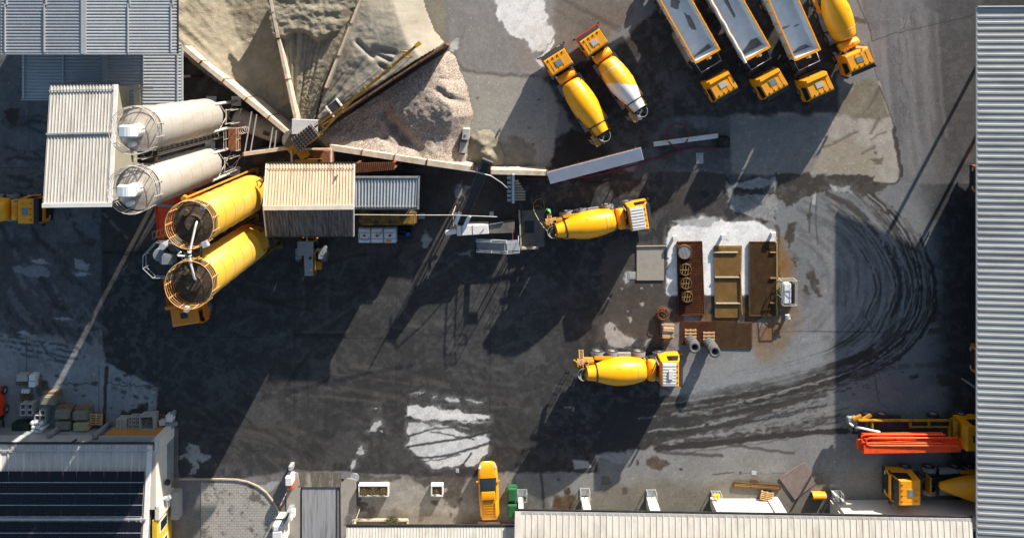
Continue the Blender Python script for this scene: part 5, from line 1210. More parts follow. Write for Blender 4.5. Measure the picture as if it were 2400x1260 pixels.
def f1(x, y, d):
    r, a = radial(x,y)
    # distance from the second wall: low floor beside it, heap leaning on the first wall
    dw = segdist(x,y,(560,-60),(700,300))
    t = np.clip((dw-50)/110,0,1)
    z = .5+2.7*t*np.clip((430-r)/200,.55,1)
    z += .30*(ridges(a,r,20,3)-.5)*t*np.clip(r/200,0,1)+.3*(fbm(x/40,y/40,2)-.5)+.14*(fbm(x/15,y/15,4)-.5)+.06*(fbm(x/6,y/6,6)-.5)
    return np.clip(z,.02,2.95)*np.clip((r-20)/60,.15,1)
def f2(x, y, d):
    r, a = radial(x,y)
    edge = 235+10*np.sin(x/14)+22*(fbm(x/26,y/60,5)-.5)
    up = sstep(-5,6,r*np.cos(a+PI/2+.0)-edge)                       # terrace far from the centre, steep broken edge
    z = 1.8+.7*np.clip(r/240,0,1)+.75*up*(1-sstep(-1.22,-1.12,a))
    z += (.50*(ridges(a,r,24,4)-.6))*(1-up)*np.clip(r/90,.2,1)+.38*(fbm(x/18,y/14,7)-.5)*up+.15*(fbm(x/8,y/8,8)-.5)
    return z
def f3(x, y, d):
    r, a = radial(x,y)
    z = 1.5+1.3*np.clip(r/260,0,1)-1.2*sstep(320,500,r)+.32*(ridges(a,r,16,6)-.6)*np.clip((330-r)/150,0,1)+.3*(fbm(x/70,y/70,4)-.5)+.10*(fbm(x/16,y/16,7)-.5)+.06*(fbm(x/6,y/6,9)-.5)
    for (p0,p1,w,dp) in (((850,100),(886,134),5,.35),((888,116),(934,125),6,.4),((880,122),(925,142),4,.3),((902,152),(912,158),4,.3)): z -= dp*np.exp(-(segdist(x,y,p0,p1)/w)**2)
    return np.clip(z,.03,4)*np.clip(d/2.6+.03,0,1)**.7
def f4(x, y, d):
    r, a = radial(x,y)
    z = 1.0+1.5*np.exp(-(((x-1040)/120)**2+((y-250)/90)**2))+1.1*sstep(70,5,segdist(x,y,(772,346),(1105,396)))
    for (pts,w,dp) in ((((905,262),(925,295),(950,325),(985,345)),16,.9),(((885,290),(905,320),(935,345)),9,.5),(((1030,210),(1058,228),(1092,240)),7,.5),(((1040,185),(1080,187)),6,.3)):
        for i in range(len(pts)-1): z -= dp*np.exp(-(segdist(x,y,pts[i],pts[i+1])/w)**2)*.7
    z += .40*(fbm(x/30,y/30,9)-.5)+.16*(fbm(x/7,y/7,3)-.5)
    return np.clip(z,.03,4)*np.clip(d/1.8,0,1)**.6
heap('sand_heap','tan sand heap in the left bay beside the warehouse','sand heap',[(330,-60),(634,-60),(655,90),(696,285),(684,310),(474,150),(432,112),(330,100)],f1,m_sand)
heap('sand_heap','furrowed tan sand heap with a broken terrace edge in the second bay','sand heap',[(640,-60),(880,-60),(770,206),(748,290),(700,282),(662,90)],f2,m_sand)
heap('sand_heap','smooth pale sand heap under the yellow scraper boom','sand heap',[(878,-60),(980,-60),(1000,20),(1020,70),(1045,100),(1030,112),(749,294),(770,206)],f3,m_sandp,free=(1,2,3))
heap('gravel_heap','speckled gravel heap between the two pale walls','gravel heap',[(770,300),(1040,124),(1052,118),(1070,132),(1080,165),(1096,200),(1102,230),(1112,268),(1105,300),(1098,345),(1094,388),(1000,374),(778,340),(752,318)],f4,m_gravel,free=(2,3,4,5,6,7,8,9))
def f5(x,y,d): return np.clip(d,0,2)**.75*(.75+.8*(fbm(x/28,y/28,6)-.5)+.3*(fbm(x/9,y/9,3)-.5))+.02
heap('stone_heap','small smooth grey brown heap right of the upright concrete block','stone heap',[(1100,318),(1118,304),(1150,302),(1168,318),(1176,345),(1186,372),(1180,392),(1160,394),(1110,384),(1098,350)],f5,m_heap,free=tuple(range(10)))
g = MB()
rr = random.Random(4)
for i in range(420):
    x = rr.uniform(700,790); y = rr.uniform(215,300)
    if inside(np.array([x]),np.array([y]),[(702,275),(715,215),(790,225),(760,285)])[0]:
        z_ = .9+rr.uniform(0,.3); s = rr.uniform(.06,.2); g.obox(P(x,y,z_),(s,s*.8,s*.7),rz=rr.random()*3,rx=rr.random())
o = g.build('sand_clods', m_sand); o['kind'] = 'stuff'; tag(o,'loose clods of sand at the foot of the second bay','sand clods')

# ---- scraper (dragline) with long boom
sc = thing('boom_scraper', 'yellow boom scraper with tilted dark ribbed roof swinging over the pale sand', 'scraper', P(712,318,0)); o0 = sc.location
h = 6.2; ang = math.atan2(138,270)
g = MB(); c_ = loc(Q(710,325,h)); g.obox((c_.x,c_.y,h-1.3),(2.1,1.15,2.2),rz=.645); g.build('machine_house', m_boomy, sc, bevel=.04)
g = MB(); cs = [Q(679,328,h),Q(728,291,h+.3),Q(749,316,h+.3),Q(701,356,h)]
g.ribs(loc(cs[0]),loc(cs[1]),loc(cs[2]),loc(cs[3]),8,.16,.08); 
for i in range(1,5): a = loc(cs[0].lerp(cs[3],i/5)); b_ = loc(cs[1].lerp(cs[2],i/5)); g.bar(a+V((0,0,.05)),b_+V((0,0,.05)),.05,.12)
g.build('house_roof', M('worn_dark_roof',(.085,.078,.08),.5,var=.3), sc)
g = MB(); v = [loc(Q(a,b,5.4)) for a,b in ((684,314),(744,314),(745,281),(685,279))]; g.ribs(v[0],v[3],v[2],v[1],14,.10,.05); g.build('cab_roof', m_pale, sc)
g = MB(); v0,v1 = v[0],v[2]; g.box(v0.x+.1,v1.x-.1,v0.y+.1,v1.y-.1,3.2,5.2); g.build('cab', m_glass, sc)
g = MB()
for q_ in ((686,352),(708,362)): 
    c_ = loc(Q(*q_,5.2)); g.obox((c_.x,c_.y,4.8),(.75,.8,.8),rz=.65)
g.build('counterweight', m_boomy, sc, bevel=.03)
tipv = loc(Q(980,104,9.5)); b1 = loc(Q(738,298,6.0)); b2 = loc(Q(752,312,6.0)); jn = loc(Q(828,232,7.4))
g = MB(); g.bar(b1,jn,.16,.2); g.bar(b2,jn,.16,.2); g.bar(jn,tipv,.2,.3)
g.bar(jn+V((0,0,.35)),tipv,.07)
for t in (.12,.32,.55,.78): g.bar(b1.lerp(jn,t),b2.lerp(jn,t),.10)
g.obox(tipv,(.5,.3,.35),rz=.67); c_ = jn.lerp(tipv,.82)
g.ring(c_+V((-.15,.25,0)),.28,.05,14,axis='y'); g.ring(c_+V((.2,-.25,0)),.28,.05,14,axis='y')
for t in (.2,.4,.6,.8): c2 = jn.lerp(tipv,t); g.obox(c2,(.10,.34,.36),rz=.67)
g.build('boom', m_boomy, sc)
g = MB(); c_ = loc(Q(795,250,6.9)); g.tube([b1+V((0,.2,.3)),jn.lerp(tipv,.82)+V((-.25,.35,0))],.02,4); g.tube([b2+V((.1,-.2,.3)),jn.lerp(tipv,.82)+V((.3,-.35,0))],.02,4); g.build('rope', m_dark, sc)
g = MB(); c_ = loc(Q(788,252,5.2)); g.obox(c_,(.95,1.0,.9),rz=.67); bk = g.build('scraper_bucket', m_dark, sc)
g = MB(); x_ = V((math.cos(.67),math.sin(.67),0)); y2 = V((-x_.y,x_.x,0)); 
for s in (-1,1): g.bar(c_+x_*.55*s+y2*.6+V((0,0,.4)),c_+x_*.55*s-y2*.55+V((0,0,.4)),.14,.2)
g.build('bucket_edge', m_white, bk)
g = MB(); c_ = loc(Q(712,318,0)); g.cyl((c_.x,c_.y,0),(c_.x,c_.y,4.0),.9,n=20); g.build('pedestal', m_concd, sc)

# ---- stacked upright concrete blocks next to the gravel
for i,(x,y,hh,lab) in enumerate(((1091,315,2.2,'tall upright concrete block at the right edge of the gravel'),(1085,346,1.5,'lower concrete block below the tall one beside the gravel'),(1082,372,1.1,'small grey concrete block standing by the long pale wall'))):
    a = P(x,y,hh); g = MB(); s = (.62,1.0,hh) if i < 2 else (.6,.75,hh); g.obox((0,0,hh/2),s,rz=-.09); g.obox((0,0,hh+.04),(.2,.2,.08),rz=-.09)
    o = g.build('concrete_block', m_block, bevel=.03); o.location = (a.x,a.y,0); tag(o,lab,'concrete block','concrete blocks at the gravel')

# ---- conveyor, feeder, stairs, pit
cv = thing('belt_conveyor', 'black belt conveyor rising from the feed hopper to the stone heap', 'conveyor', P(1120,440,0)); o0 = cv.location
a,b_ = loc(Q(1078,528,1.6)),loc(Q(1142,378,4.6)); dx_ = (b_-a).normalized(); sd_ = V((dx_.y,-dx_.x,0)).normalized()
g = MB(); g.bar(a,b_,.62,.10); g.build('belt', m_belt, cv)
g = MB()
for s in (-1,1): g.bar(a+sd_*.42*s,b_+sd_*.42*s,.09,.34); g.bar(a+sd_*.2*s+V((0,0,.09)),b_+sd_*.2*s+V((0,0,.09)),.05,.05)
for t in np.linspace(.02,.98,14): g.bar(a.lerp(b_,t)+sd_*.42-V((0,0,.1)),a.lerp(b_,t)-sd_*.42-V((0,0,.1)),.06)
for t in (.35,.8):
    for s in (-1,1): c_ = a.lerp(b_,t)+sd_*.42*s; g.bar(c_,(c_.x+.2*s,c_.y,0),.09)
g.cyl(b_+sd_*.5,b_-sd_*.5,.2,n=12); g.build('frame', m_dark, cv)
g = MB(); lo = a.lerp(b_,.0); hi = a.lerp(b_,.19)
for s in (-1,1): g.bar(lo+sd_*.45*s+V((0,0,.25)),hi+sd_*.45*s+V((0,0,.25)),.34,.08)
g.build('belt_guard', m_white, cv)
fh = thing('feed_hopper', 'white boxed feed machine at the foot of the conveyor', 'feeder', P(1110,540,0)); o0 = fh.location
g = MB(); h=1.9
g.hexa([(*loc(Q(1071,553,h)).xy,.3),(*loc(Q(1146,548,h)).xy,.3),(*loc(Q(1144,527,h)).xy,.3),(*loc(Q(1070,529,h)).xy,.3),loc(Q(1071,553,h)),loc(Q(1146,548,h)),loc(Q(1144,527,h)),loc(Q(1070,529,h))]); g.build('casing', m_white, fh, bevel=.04)
g = MB(); g.bar(loc(Q(1044,546,1.7)),loc(Q(1070,541,1.7)),.42,.4); g.build('motor_box', m_white, fh, bevel=.03)
g = MB(); g.hexa([(*loc(Q(1147,547,1.4)).xy,.2),(*loc(Q(1206,545,1.4)).xy,.2),(*loc(Q(1206,520,1.4)).xy,.2),(*loc(Q(1147,528,1.4)).xy,.2),loc(Q(1147,547,1.4)),loc(Q(1206,545,1.4)),loc(Q(1206,520,1.4)),loc(Q(1147,528,1.4))]); g.build('trough', m_concd, fh)
g = MB(); g.bar(loc(Q(1146,526,1.5)),loc(Q(1180,520,1.5)),.06,.1); g.bar(loc(Q(1063,500,1.2)),loc(Q(1063,530,1.2)),.06,.1); g.bar(loc(Q(1063,500,1.2)),loc(Q(1082,500,1.2)),.06,.1); g.box(*(lambda v:(v.x-.18,v.x+.18,v.y-.18,v.y+.18,1.0,1.6))(loc(Q(1152,502,1.6)))); g.build('side_frame', m_steel, fh)
g = MB()
for t in (.86,.93): c_ = loc(Q(1108,540,h+.02)); 
g.bar(loc(Q(1083,554,h+.01)),loc(Q(1082,528,h+.01)),.05,.04); g.bar(loc(Q(1108,552,h+.01)),loc(Q(1107,527,h+.01)),.04,.04); g.build('panel_joint', m_dark, fh)
def stair(label, p0, p1, wid, h0_, h1_, n, land=None, treadm=None, railm=None, nosing=None):
    o = thing('steel_stair', label, 'stair', P(*p0,0)); o0_ = o.location
    a = P(*p0,h0_)-o0_; b_ = P(*p1,h1_)-o0_; fl = V((b_.x-a.x,b_.y-a.y,0)).normalized(); sd = V((-fl.y,fl.x,0))
    g = MB()
    for i in range(n):
        c_ = a.lerp(b_,(i+.5)/n); g.obox(c_,((b_-a).length/n*.8,wid,.05),rz=math.atan2(fl.y,fl.x))
    g.build('tread', treadm or m_grey, o)
    g = MB()
    for s in (-1,1): g.bar(a+sd*wid/2*s,b_+sd*wid/2*s,.06,.22)
    if land:
        e = b_+fl*land; g.obox((b_+e)/2,(land,wid,.06),rz=math.atan2(fl.y,fl.x))
        for s in (-1,1): g.bar(e+sd*wid/2*s,(e.x+sd.x*wid/2*s,e.y+sd.y*wid/2*s,0),.08)
    g.build('stringer', railm or m_steel, o)
    g = MB()
    for s in (-1,1):
        q0,q1 = a+sd*wid/2*s,b_+sd*wid/2*s
        for z_ in (.55,1.05):
            g.bar(q0+V((0,0,z_)),q1+V((0,0,z_)),.045)
            if land: g.bar(q1+V((0,0,z_)),q1+fl*land+V((0,0,z_)),.045)
        for t in (0,.5,1): c_ = q0.lerp(q1,t); g.bar(c_,c_+V((0,0,1.05)),.05)
        if land: c_ = q1+fl*land; g.bar(c_,c_+V((0,0,1.05)),.05)
    if land:
        for z_ in (.55,1.05): g.bar(b_+fl*land+sd*wid/2+V((0,0,z_)),b_+fl*land-sd*wid/2+V((0,0,z_)),.045)
    g.build('handrail', railm or m_steel, o)
    return o
stair('galvanised stair with landing beside the washing pit', (1117,572), (1188,576), .95, .4, 2.0, 11, land=1.1)
st = thing('steel_stair', 'short stair with pale treads descending from the wall by the canopy', 'stair', P(1205,440,0)); o0 = st.location
g = MB()
for i in range(9):
    y = 468-i*6.2; hh_ = .5+i*.25; w_ = 24-max(0,i-3)*4
    if w_ > 4: v = loc(Q(1207,y,hh_)); g.box(v.x,v.x+w_/25,v.y-.07,v.y+.09,hh_-.05,hh_)
g.build('tread', m_tan, st)
g = MB(); v = loc(Q(1203,475,1.9)); v2 = loc(Q(1203,408,2.7)); g.bar(v,v2,.22,.3); g.bar(v-V((.35,0,.2)),v2-V((.35,0,.2)),.4,.08); g.build('stringer', m_steel, st, bevel=.02)
g = MB()
for i in range(7): v3 = v.lerp(v2,i/6.5)+V((-.38,0,-.1)); g.obox(v3,(.34,.10,.14))
g.build('bracket', m_dark, st)
pit = thing('washing_pit', 'concrete washing pit with raised tan rim behind the hosed mixer truck', 'pit', P(1250,540,0)); o0 = pit.location
g = MB(); v0 = loc(G(1222,578)); v1 = loc(G(1276,492)); g.box(v0.x,v1.x,v0.y,v1.y,0,.10); g.build('slab', m_concd, pit)
g = MB(); g.bar(loc(Q(1217,492,.4)),loc(Q(1221,582,.4)),.16,.4); g.bar(loc(Q(1218,582,.35)),loc(Q(1262,580,.3)),.22,.35); g.build('rim', m_tan, pit, bevel=.03)
g = MB(); v0 = loc(G(1229,545)); v1 = loc(G(1252,517)); g.box(v0.x,v1.x,v0.y,v1.y,.10,.14); g.build('pit_cover', m_dark, pit)
# hose and lance
g = MB(); g.tube([Q(1250,486,.9),Q(1252,496,1.0),Q(1262,515,1.4),Q(1276,535,1.9),Q(1288,546,2.3)],.035,6); tag(g.build('washing_lance', m_tan),'long pale washing lance reaching into the mixer hopper','lance')
g = MB(); g.tube(spline3 if False else [Q(1250,486,.9),Q(1250,478,.6),Q(1256,469,.3),Q(1266,465,.2),Q(1274,470,.15),Q(1276,485,.1),Q(1272,500,.06)],.03,6); g.tube([Q(1250,487,.85),Q(1258,482,.5),Q(1268,484,.2),Q(1272,492,.06)],.025,6); tag(g.build('water_hose', m_dull),'thin looped hose behind the worker at the washing pit','hose')
# ---- corrugated canopy, beam, red hoses, black box
cn = thing('corrugated_canopy', 'long narrow white corrugated canopy below the parked mixers', 'canopy', P(1395,388,0)); o0 = cn.location
h=2.8; v = [loc(Q(a,b,hh)) for a,b,hh in ((1290,431,h-.15),(1509,374,h-.15),(1502,346,h+.15),(1281,404,h+.15))]
g = MB(); g.ribs(v[0],v[1],v[2],v[3],96,.055,.03,.05); g.build('sheet', m_pale, cn)
g = MB()
for t in (.03,.35,.68,.97):
    for s in (.12,.88): c_ = v[0].lerp(v[1],t).lerp(v[3].lerp(v[2],t),s); g.bar((c_.x,c_.y,0),c_-V((0,0,.06)),.08)
g.bar(v[3]+V((0,.05,-.05)),v[2]+V((0,.05,-.05)),.05,.06); g.build('frame', m_rustedge, cn)
g = MB(); a,b_ = Q(1532,338,.45),Q(1682,318,.45); g.bar(a,b_,.42,.30); g.bar(a+V((0,.15,.2)),b_+V((0,.15,.2)),.08,.12); tag(g.build('steel_beam', m_white, bevel=.015),'long white steel beam lying on the yard beyond the canopy','beam')
g = MB(); pts = [Q(1588+26*math.cos(a),316+27*math.sin(a),.62) for a in np.linspace(-1.9,4.0,30)]; g.tube(pts,.065,8); tag(g.build('hose_loop', m_redhose),'dark red hose curled in a ring over the white beam','hose')
g = MB(); g.tube([G(x,y,.07) for x,y in spline([(1228,417),(1280,418),(1360,416),(1420,405),(1500,382),(1570,360),(1620,346),(1660,346),(1690,345)],6)],.075,8); tag(g.build('supply_hose', m_redhose),'long dark red hose running under the canopy to the black pump','hose')
g = MB(); g.tube([G(x,y,.05) for x,y in spline([(1335,422),(1345,430),(1356,420),(1375,428),(1410,425),(1434,412),(1430,402)],6)],.04,6); tag(g.build('thin_cable', m_black),'thin black cable looped below the canopy','cable')
g = MB(); v = P(1699,334,.9); g.box(v.x-.5,v.x+.5,v.y-.5,v.y+.5,0,.9); g.cyl((v.x,v.y,.9),(v.x,v.y,1.1),.3,n=14); g.obox((v.x,v.y+.55,.5),(.6,.15,.4)); tag(g.build('hose_pump', m_black, bevel=.06),'black box pump at the end of the red hose','pump')

# ---- basin with gratings
def grating(label, pts, mat, nx_, ny_, z=.10, curb=None, bars=None, wbar=.035):
    o = thing('steel_grating', label, 'grating', G(*pts[0])); o0_ = o.location
    q_ = [G(*p_,z)-o0_ for p_ in pts]      # corners nw, ne, se, sw
    g = MB()
    for i in range(nx_+1): a,b_ = q_[0].lerp(q_[1],i/nx_),q_[3].lerp(q_[2],i/nx_); g.bar(a,b_,wbar,.06)
    for i in range(ny_+1): a,b_ = q_[0].lerp(q_[3],i/ny_),q_[1].lerp(q_[2],i/ny_); g.bar(a+V((0,0,.012)),b_+V((0,0,.012)),wbar,.05)
    g.build('bar_mesh', mat, o)
    g = MB(); g.add([v-V((0,0,.075)) for v in q_],[(3,2,1,0)]); g.build('trough_floor', bars or m_grated, o)
    if curb:
        g = MB()
        for i in range(4): g.bar(q_[i]+V((0,0,.01)),q_[(i+1)%4]+V((0,0,.01)),.09,.10)
        g.build('frame', curb, o)
    return o
gl = grating('leftmost rust red grating of the basin carrying round fans',[(1586,566),(1644,565),(1650,735),(1590,737)],m_grated,16,42,.12,m_grated)
m_tanf = M('silted_trough', (.33,.20,.085), .9, var=.25, dirt=(.16,.09,.04), amt=.5, dscale=1.2); m_brf = M('brown_silt', (.11,.055,.02), .9, var=.3)
gm_ = grating('middle tan grating of the basin divided by three beams',[(1672,575),(1738,575),(1734,742),(1675,742)],m_sandc,28,70,.12,None,m_tanf,.022)
gr = grating('dark brown grating at the right side of the basin',[(1755,566),(1815,566),(1815,738),(1755,738)],m_grate,24,70,.12,m_grate,m_brf,.025)
gb = grating('flat brown grating lying below the basin beside the tyres',[(1677,752),(1763,754),(1762,815),(1677,813)],m_grate,34,26,.06,None,m_brf,.025)
gb2 = grating('dark grating under the tyre stacks below the basin',[(1596,752),(1675,751),(1675,812),(1594,806)],m_grated,30,24,.05,None,m_brf,.025)
for i,(x0,x1,y) in enumerate(((1672,1728,590),(1674,1732,648),(1676,1734,709))):
    g = MB(); g.bar(G(x0,y,.20),G(x1,y,.20),.13,.16); tag(g.build('cross_beam', m_tan, bevel=.02),['top','middle','lowest'][i]+' tan cross beam lying on the middle grating','beam','beams of the middle grating')
g = MB(); g.bar(G(1734,640,.22),G(1737,735,.22),.10,.2); tag(g.build('side_rail', m_sandc, bevel=.015),'thin tan rail along the right edge of the middle grating','rail')
for i,y in enumerate((590,650,708)):
    g = MB(); g.bar(G(1803,y,.2),G(1817,y,.2),.12,.16); tag(g.build('hinge_block', m_sandc, bevel=.015),['uppermost','middle','lowest'][i]+' small hinge block on the dark brown grating','hinge','hinges of the dark grating')
g = MB(); g.bar(G(1819,566,.12),G(1819,738,.12),.10,.24); tag(g.build('basin_kerb', M('yellowed_kerb',(.40,.29,.07),.8), bevel=.015),'yellowed kerb along the right side of the basin','kerb')
def fan(x, y, r_, label, pale):
    p = G(x,y,0); o = thing('drain_fan', label, 'fan', (p.x,p.y,.16), 0, 'round fans on the left grating')
    g = MB()
    for z_ in (.06,.34): g.ring((0,0,z_),r_,.06,28)
    g.lathe([(.05,r_-.03),(.36,r_-.03)],(0,0,0),(0,0,1),28,caps=False)
    for s in (-1,1): g.obox((s*r_*.85,-r_*.75,.05),(.22,.22,.1)); g.obox((s*r_*.85,r_*.75,.05),(.22,.22,.1))
    g.build('ring', m_grate, o)
    g = MB(); k = 9 if pale else 3
    for i in range(k):
        u = (i-(k-1)/2)/((k+1)/2)*r_; l_ = math.sqrt(max(.01,r_*r_-u*u))-.05; g.bar((u-.06,-l_,.34),(u+.06,l_,.34),.07 if pale else .06,.04)
    if not pale: g.bar((-r_,0,.3),(r_,0,.3),.06)
    g.build('bar', m_steel if pale else m_sandc, o); return o
fan(1602,588,.62,'largest fan with pale slats at the top of the red grating',True); fan(1604,629,.52,'second fan from the top on the red grating',False); fan(1605,661,.5,'third fan from the top on the red grating',False); fan(1608,692,.48,'lowest fan on the red grating with square base',False)
for i,(x,y,lab) in enumerate(((1582,558,'white post cap at the upper left corner of the basin'),(1696,555,'white post cap above the middle grating'),(1813,550,'white post cap at the upper right corner of the basin'),(1847,743,'white post cap below the caged tank'))):
    v = P(x,y,.55); o = thing('basin_post', lab, 'post', (v.x,v.y,0), .1, 'capped posts round the basin')
    g = MB(); g.box(-.11,.11,-.11,.11,0,.45); g.build('post', m_grey, o)
    g = MB(); g.hexa([(-.24,-.24,.42),(.24,-.24,.42),(.24,.24,.42),(-.24,.24,.42),(-.20,-.20,.60),(.20,-.20,.60),(.20,.20,.60),(-.20,.20,.60)]); g.build('cap', m_white, o, bevel=.02)
    g = MB(); g.bar((.2,-.2,.5),(.36,-.42,.46),.07,.05); g.build('hook', m_tan, o)
ct = thing('caged_tank', 'small white tank in a tubular steel cage right of the basin', 'tank', G(1848,688)); o0 = ct.location
g = MB(); h=1.0; c4 = [loc(Q(a,b,h)) for a,b in ((1832,658),(1868,658),(1868,716),(1836,716))]
for z_ in (.1,.55,1.0):
    for i in range(4): a,b_ = c4[i],c4[(i+1)%4]; g.bar((a.x,a.y,z_),(b_.x,b_.y,z_),.045)
for v in c4: g.bar((v.x,v.y,0),(v.x,v.y,1.0),.05)
for i in range(3): a = c4[0].lerp(c4[1],i/2); b_ = c4[3].lerp(c4[2],i/2); g.bar(V((a.x,a.y,1.0)),V((b_.x,b_.y,.6)),.03)
g.bar(loc(Q(1822,656,.6)),c4[0],.05); g.bar(loc(Q(1822,690,.5)),c4[3].lerp(c4[0],.3),.05); g.build('cage', m_rail, ct)
g = MB(); a,b_ = loc(Q(1837,712,.7)),loc(Q(1855,664,.7)); g.box(a.x,b_.x,a.y,b_.y,.1,.7); g.build('tank', m_tote, ct, bevel=.08,seg=3)
g = MB(); a,b_ = loc(Q(1857,712,.4)),loc(Q(1864,664,.4)); g.box(a.x,b_.x,a.y,b_.y,.1,.45); g.build('base_plate', m_dark, ct)
# slabs near the basin
g = MB(); v0,v1 = G(1492,656),G(1556,576); g.box(v0.x,v1.x,v0.y,v1.y,0,.09); struct(g.build('concrete_slab', m_conc))
g = MB(); g.bar(G(1490,576,.14),G(1560,575,.14),.07,.10); struct(g.build('kerb', m_tan))
# crate, tyre stacks, wire coil
cr = thing('parts_crate', 'weathered wooden crate of parts beside the tyre stacks', 'crate', P(1565,776,.5), -.05); cr.location.z = 0
g = MB(); g.box(-.62,.6,-.62,.62,.02,.16); g.box(-.62,.62,.5,.62,.16,.75); g.box(-.62,.62,-.62,-.5,.16,.75); g.build('pallet', m_woodd, cr)
g = MB(); g.box(-.5,.5,-.45,.5,.16,.85); g.obox((.1,-.2,.9),(.9,.10,.08),rz=.6); g.build('load', m_block, cr, bevel=.06); g = MB(); g.obox((0,.3,.95),(1.0,.3,.10)); g.obox((-.2,-.35,.95),(.7,.25,.08)); g.build('plank', m_wood, cr)
TB = MB(); TB.lathe([(-.13,.30),(-.14,.46),(-.09,.53),(.09,.53),(.14,.46),(.13,.30),(.09,.27),(-.09,.27),(-.13,.30)],(0,0,0),(0,0,1),28,caps=False)
TYRE2 = TB.mesh('tyre', m_tyreg)
def tyres(x,y,n,lean,grp,first):
    b0 = G(x,y,0)
    for i in range(n):
        o = D.objects.new('stacked_tyre',TYRE2); C.objects.link(o); o.location = (b0.x+lean[0]*i+((i*7)%3-1)*.03,b0.y+lean[1]*i,.30+i*.27); o.rotation_euler = (.02*i,.01*i,i)
        tag(o, (first+' stack, topmost tyre') if i == n-1 else first+' stack, tyre below the topmost' if i == n-2 else first+' stack, bottom tyres' , 'tyre', grp)
tyres(1618,796,4,(.05,-.10),'left stack of tyres','grey tyre in the left'); tyres(1661,802,5,(.05,-.09),'right stack of tyres','grey tyre in the right')
for x,y,lab in ((1618,782,'small pallet under the left tyre stack'),(1661,788,'small pallet under the right tyre stack')):
    v = G(x,y,0); g = MB()
    for i in range(4): g.box(v.x-.55,v.x+.55,v.y-.6+i*.3,v.y-.45+i*.3,.10,.14)
    for s in (-.45,0,.45): g.box(v.x+s-.05,v.x+s+.05,v.y-.6,v.y+.5,.06,.10)
    tag(g.build('pallet', m_wood),lab,'pallet')
g = MB(); rr = random.Random(3)
for i in range(14): g.ring(G(1552+rr.uniform(-4,4),731+rr.uniform(-4,4),.1+i*.03),.42+rr.uniform(-.14,.14),.025,18)
tag(g.build('wire_coil', m_rustedge),'dark rusty wire coil left of the basin','wire coil')

# ---- totes, crate, blue drum by the admixture bin
for i,(x,lab,cap_) in enumerate(((854,'left white plastic tote with red cap and coiled hose',m_redcap),(883,'middle bright white plastic tote with red cap',m_redcap),(914,'right white plastic tote with orange label and dark cap',m_black))):
    p = P(x,552,1.15); o = thing('plastic_tote', lab, 'tote', (p.x,p.y,0), 0, 'plastic totes below the yellow bin')
    g = MB(); g.box(-.54,.54,-.64,.64,.14,1.14); tk = g.build('tank', m_tote if i != 1 else m_white, o, bevel=.07,seg=3)
    g = MB(); g.box(-.5,.5,-.32,-.29,1.13,1.155); g.box(-.5,.5,.26,.29,1.13,1.155)
    if i == 0: g.tube([(.5,-.1,1.17),(.4,-.4,1.17),(0,-.45,1.17),(-.45,-.3,1.17),(-.48,.2,1.17)],.018,5)
    if i == 1: g.tube([(.1,-.1,1.2),(.3,.1,1.2),(.54,.5,1.2)],.02,5)
    g.build('strap', m_dark, o)
    g = MB(); g.cyl((0,0,1.14),(0,0,1.22),.11,n=16); g.build('cap', cap_, o)
    if i == 2: g = MB(); g.box(-.4,.15,-.58,-.38,1.142,1.15); g.build('paper_label', m_olabel, o)
    g = MB()
    for s in (-.57,.57):
        for z_ in (.3,.7,1.05): g.box(s-.02,s+.02,-.66,.66,z_-.02,z_+.02)
    for s in (-.67,.67):
        for z_ in (.3,.7,1.05): g.box(-.56,.56,s-.02,s+.02,z_-.02,z_+.02)
    g.build('cage', m_steel, o); g = MB(); g.box(-.6,.6,-.7,.7,0,.13); g.build('pallet_base', m_dark, o)
p = P(948,548,.8); cr = thing('drum_crate', 'black spill crate right of the white totes', 'crate', (p.x,p.y,0)); g = MB(); g.box(-.62,.62,-.62,.55,0,.35); g.box(-.62,-.56,-.62,.55,.35,.8); g.box(.56,.62,-.62,.55,.35,.8); g.box(-.56,.56,.49,.55,.35,.8); g.build('tray', m_black, cr)
g = MB()
for x_,y_ in ((-.35,.25),(-.35,-.2),(-.02,.2),(-.05,-.25)): g.cyl((p.x+x_,p.y+y_,.36),(p.x+x_,p.y+y_,.85),.10,n=10)
tag(g.build('canister', m_dark),'dark canisters standing in the black crate','canister')
g = MB(); g.cyl((p.x+.33,p.y,.36),(p.x+.33,p.y,.95),.19,n=18); g.ring((p.x+.33,p.y,.96),.17,.03,18); tag(g.build('blue_drum', m_blue),'small blue drum in the black crate','drum')
g = MB(); v = G(989,505,.0); g.box(v.x-.3,v.x+.3,v.y-.22,v.y+.3,0,.5); tag(g.build('grey_box', m_grey, bevel=.03),'small grey box on the ground right of the control cabin','box')

